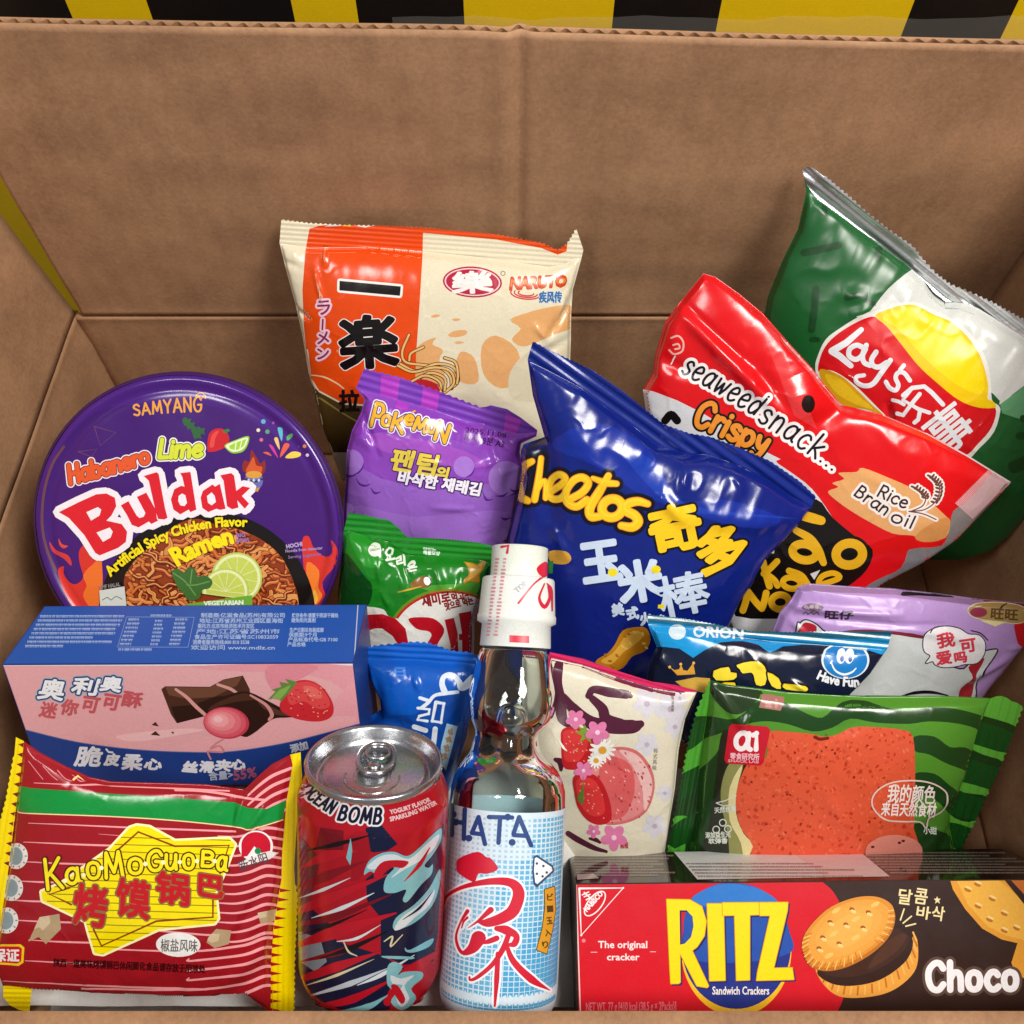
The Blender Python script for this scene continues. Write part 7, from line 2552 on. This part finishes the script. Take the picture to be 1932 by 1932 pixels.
p.add(line([(100, 405), (120, 440), (135, 455)], [3, 10, 3]), '#f0ece4')
for i, ch in enumerate('韩式风味'):
    p.add(ctext(ch, 484 - 1.5 * i, 455 + 22 * i, 15, 18, 0, .8), '#9a9484')
    p.add(ctext(ch, 552 - .5 * i, 250 + 14 * i, 9, 12, 0, .5), '#8a8478')
p.finish()

# ---------------------------------------------------------------- watermelon toast pack
wb = [(700, 180), (760, 196), (1000, 226), (1300, 241), (1600, 240), (1760, 248), (1800, 250), (1760, 340), (1730, 440), (1690, 560), (1640, 680), (1640, 760), (1660, 860), (1640, 960), (620, 960), (610, 840), (640, 700), (650, 560), (670, 400), (690, 280)]
wl_ = [(700, 180), (690, 280), (670, 400), (650, 560), (640, 700), (610, 840), (600, 960)] + zig([(500, 960), (530, 830), (556, 700), (590, 520), (612, 400), (645, 285), (690, 185)], 26, 8, -1)
wr_ = zig([(1800, 250), (1842, 240), (1925, 280)], 60, 3, 1) + zig([(1925, 280), (1882, 400), (1842, 500), (1792, 610), (1742, 720), (1690, 825), (1670, 900)], 26, 8, 1) + [(1660, 860), (1640, 760), (1640, 680), (1690, 560), (1730, 440), (1760, 340)]
p = Pack('watermelon_toast_pack', 'green striped clear pack holding a red watermelon-coloured toast slice, standing behind the cracker carton', 'toast pack', W0, W0([(1180, 540)])[0], .500, 26,
         wb, '#4f8a2a', H=.018, power=.5, wr=(.0003, .04, 131), wave=(.0008, .08), g=3.8,
         creases=[((720, 200), (810, 310), .0020, .0025), ((810, 310), (840, 270), .0016, .002), ((1150, 330), (1280, 290), -.0014, .004), ((1480, 640), (1640, 560), .0012, .004), ((1640, 700), (1560, 830), -.0014, .004), ((690, 260), (660, 560), -.0018, .005), ((1100, 500), (1180, 660), .0008, .004)],
         seals=[('end_seal#a', wl_, [(560, 830), (660, 240)], '#4da332'), ('end_seal#b', wr_, [(1650, 860), (1800, 300)], '#63b43c')])
p.H_ = None
for nm in ('end_seal#a', 'end_seal#b'):
    p.ridge[nm] = (p.ridge[nm][0], p.ridge[nm][1], .0046, .0004)
dg = '#1c4018'
for q in ([(620, 330), (700, 320), (800, 330), (900, 250), (1000, 270), (1080, 310), (1140, 325), (1200, 280), (1290, 270), (1400, 290), (1480, 300), (1560, 285), (1660, 290), (1780, 320), (1900, 360), (1880, 400), (1790, 380), (1680, 350), (1560, 340), (1480, 350), (1350, 345), (1250, 330), (1180, 365), (1100, 380), (1000, 350), (900, 340), (800, 365), (700, 400), (600, 420)],
          [(1500, 400), (1580, 400), (1640, 440), (1700, 440), (1770, 470), (1850, 500), (1830, 560), (1750, 540), (1640, 510), (1560, 470), (1500, 455)],
          [(1500, 545), (1580, 545), (1640, 590), (1700, 620), (1790, 640), (1740, 730), (1660, 720), (1600, 660), (1500, 600)],
          [(1500, 740), (1580, 760), (1640, 790), (1640, 860), (1500, 860)],
          [(560, 560), (640, 540), (720, 470), (760, 400), (740, 520), (720, 700), (700, 840), (600, 850), (620, 720), (540, 700)]):
    p.add(smooth(q, 3, True), dg, part=('body', 'end_seal#a', 'end_seal#b'))
p.add(smooth([(700, 180), (760, 196), (900, 220), (880, 260), (820, 310), (760, 300), (700, 230)], 3, True), '#24381c')
for i, y in enumerate((300, 480, 660, 800)):
    p.add(smooth([(520, y + 110), (660, y + 30), (720, y + 10), (700, y + 90), (560, y + 180)], 2, True), '#164a18', part='end_seal#a')
for i, y in enumerate((340, 500, 640, 770)):
    p.add(smooth([(1600, y - 40), (1760, y), (1920, y + 60), (1900, y + 130), (1740, y + 90), (1620, y + 50)], 2, True), '#17501a', part='end_seal#b')
# clear window with the toast: hollow with its shade painted dark, rind and crumb
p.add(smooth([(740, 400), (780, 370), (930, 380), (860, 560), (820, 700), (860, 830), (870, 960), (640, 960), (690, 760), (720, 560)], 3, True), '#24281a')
p.add(smooth([(780, 500), (830, 500), (800, 620), (800, 720), (850, 830), (840, 960), (780, 960), (770, 800), (740, 650), (750, 560)], 3, True), '#8a8a50')
p.add(smooth([(825, 510), (805, 600), (800, 700), (830, 780), (870, 830), (880, 960), (840, 960), (820, 820), (775, 730), (775, 600)], 3, True), '#d8cc94')
toast = smooth([(925, 385), (1000, 380), (1100, 390), (1150, 400), (1200, 390), (1260, 362), (1350, 362), (1450, 372), (1490, 390), (1502, 460), (1503, 600), (1498, 760), (1500, 960), (870, 960), (866, 830), (820, 760), (800, 680), (805, 600), (850, 500), (920, 480)], 3, True)
p.add(toast, '#d65434', fin='satin')
rn = random.Random(77)
for grp, col in enumerate(('#de6040', '#c43e22', '#e0603c', '#b83418', '#df6848', '#cc4a2a')):
    sh = []
    for i in range(120):
        x, y = rn.uniform(800, 1500), rn.uniform(365, 860)
        s_ = rn.uniform(3, 10)
        sh.append(ell(x, y, s_, s_ * rn.uniform(.4, .9), rn.uniform(0, 180), 7))
    cl, p.parts['body']['clip'] = p.parts['body']['clip'], [toast]
    p.add([Shape([q]) for q in sh], col, fin='satin')
    p.parts['body']['clip'] = cl
sh = []
for i in range(46):
    x, y = rn.uniform(820, 1490), rn.uniform(385, 840)
    s_ = rn.uniform(2.5, 6.5)
    sh.append(ell(x, y, s_, s_ * .7, rn.uniform(0, 180), 7))
p.add([Shape([q]) for q in sh], '#8a2414', fin='satin')
p.add(line([(1110, 400), (1130, 408), (1160, 404)], 12), '#6a1c10')
for q, col, r in (([(785, 352), (920, 362), (930, 372), (905, 495), (895, 508), (765, 500), (757, 488), (775, 362)], '#c0182c', 4),):
    p.add(q, col, r)
a1_ = stext('a', (792, 445), (852, 450), 100, 20) + line([(868, 392), (880, 385), (878, 448)], 20, False)
p.add(a1_, '#f0e8e8')
p.add(ftext('零食研究所', (776, 484), (890, 488), 20, .8), '#e8b8c0')
p.add(ftext('SNACK LAB', (768, 497), (888, 502), 11, .6), '#e0a0a8')
p.add([(905, 235), (995, 250), (975, 298), (890, 285)], '#a87068')
p.add(ftext('a1', (915, 282), (960, 286), 30, 2), '#c49088')
bub = smooth([(1335, 670), (1345, 620), (1400, 582), (1480, 570), (1560, 578), (1620, 610), (1625, 650), (1600, 690), (1555, 715), (1545, 755), (1520, 730), (1450, 730), (1380, 720)], 4, True)
for q in ((bub),):
    p.add(Shape(strokes=[(q + [q[0]], 6)]), '#e0c8bc')
p.add(ftext('我的颜色', (1392, 648), (1578, 655), 56, 1.2, slant=.1), '#f0e0d8')
p.add(ftext('来自天然食材', (1368, 702), (1580, 705), 42, 1.2, slant=.1), '#f0e0d8')
p.add(ftext('小甜', (1535, 775), (1585, 775), 22, .8), '#d8e0d0')
p.add(smooth([(1310, 830), (1360, 792), (1430, 782), (1500, 800), (1530, 840), (1500, 880), (1330, 880)], 4, True), '#dc8878')
for x, y in ((1335, 828), (1455, 805), (1440, 812)):
    p.add(ell(x, y, 7, 5), '#6a2018')
lw = '#d8dcd0'
p.add(line([(722, 660), (760, 650), (800, 630), (790, 665), (750, 672), (722, 660)], 4, False), lw)
p.add(ftext('天然色素', (716, 698), (800, 690), 18, .7), lw)
for x, y in ((748, 738), (722, 765), (768, 762)):
    p.add(Shape(strokes=[(ell(x, y, 13), 4)]), lw)
p.add(ftext('添加益生元', (680, 796), (778, 792), 18, .7), lw)
p.add(ftext('软弹香', (692, 818), (766, 816), 17, .7), lw)
p.finish()
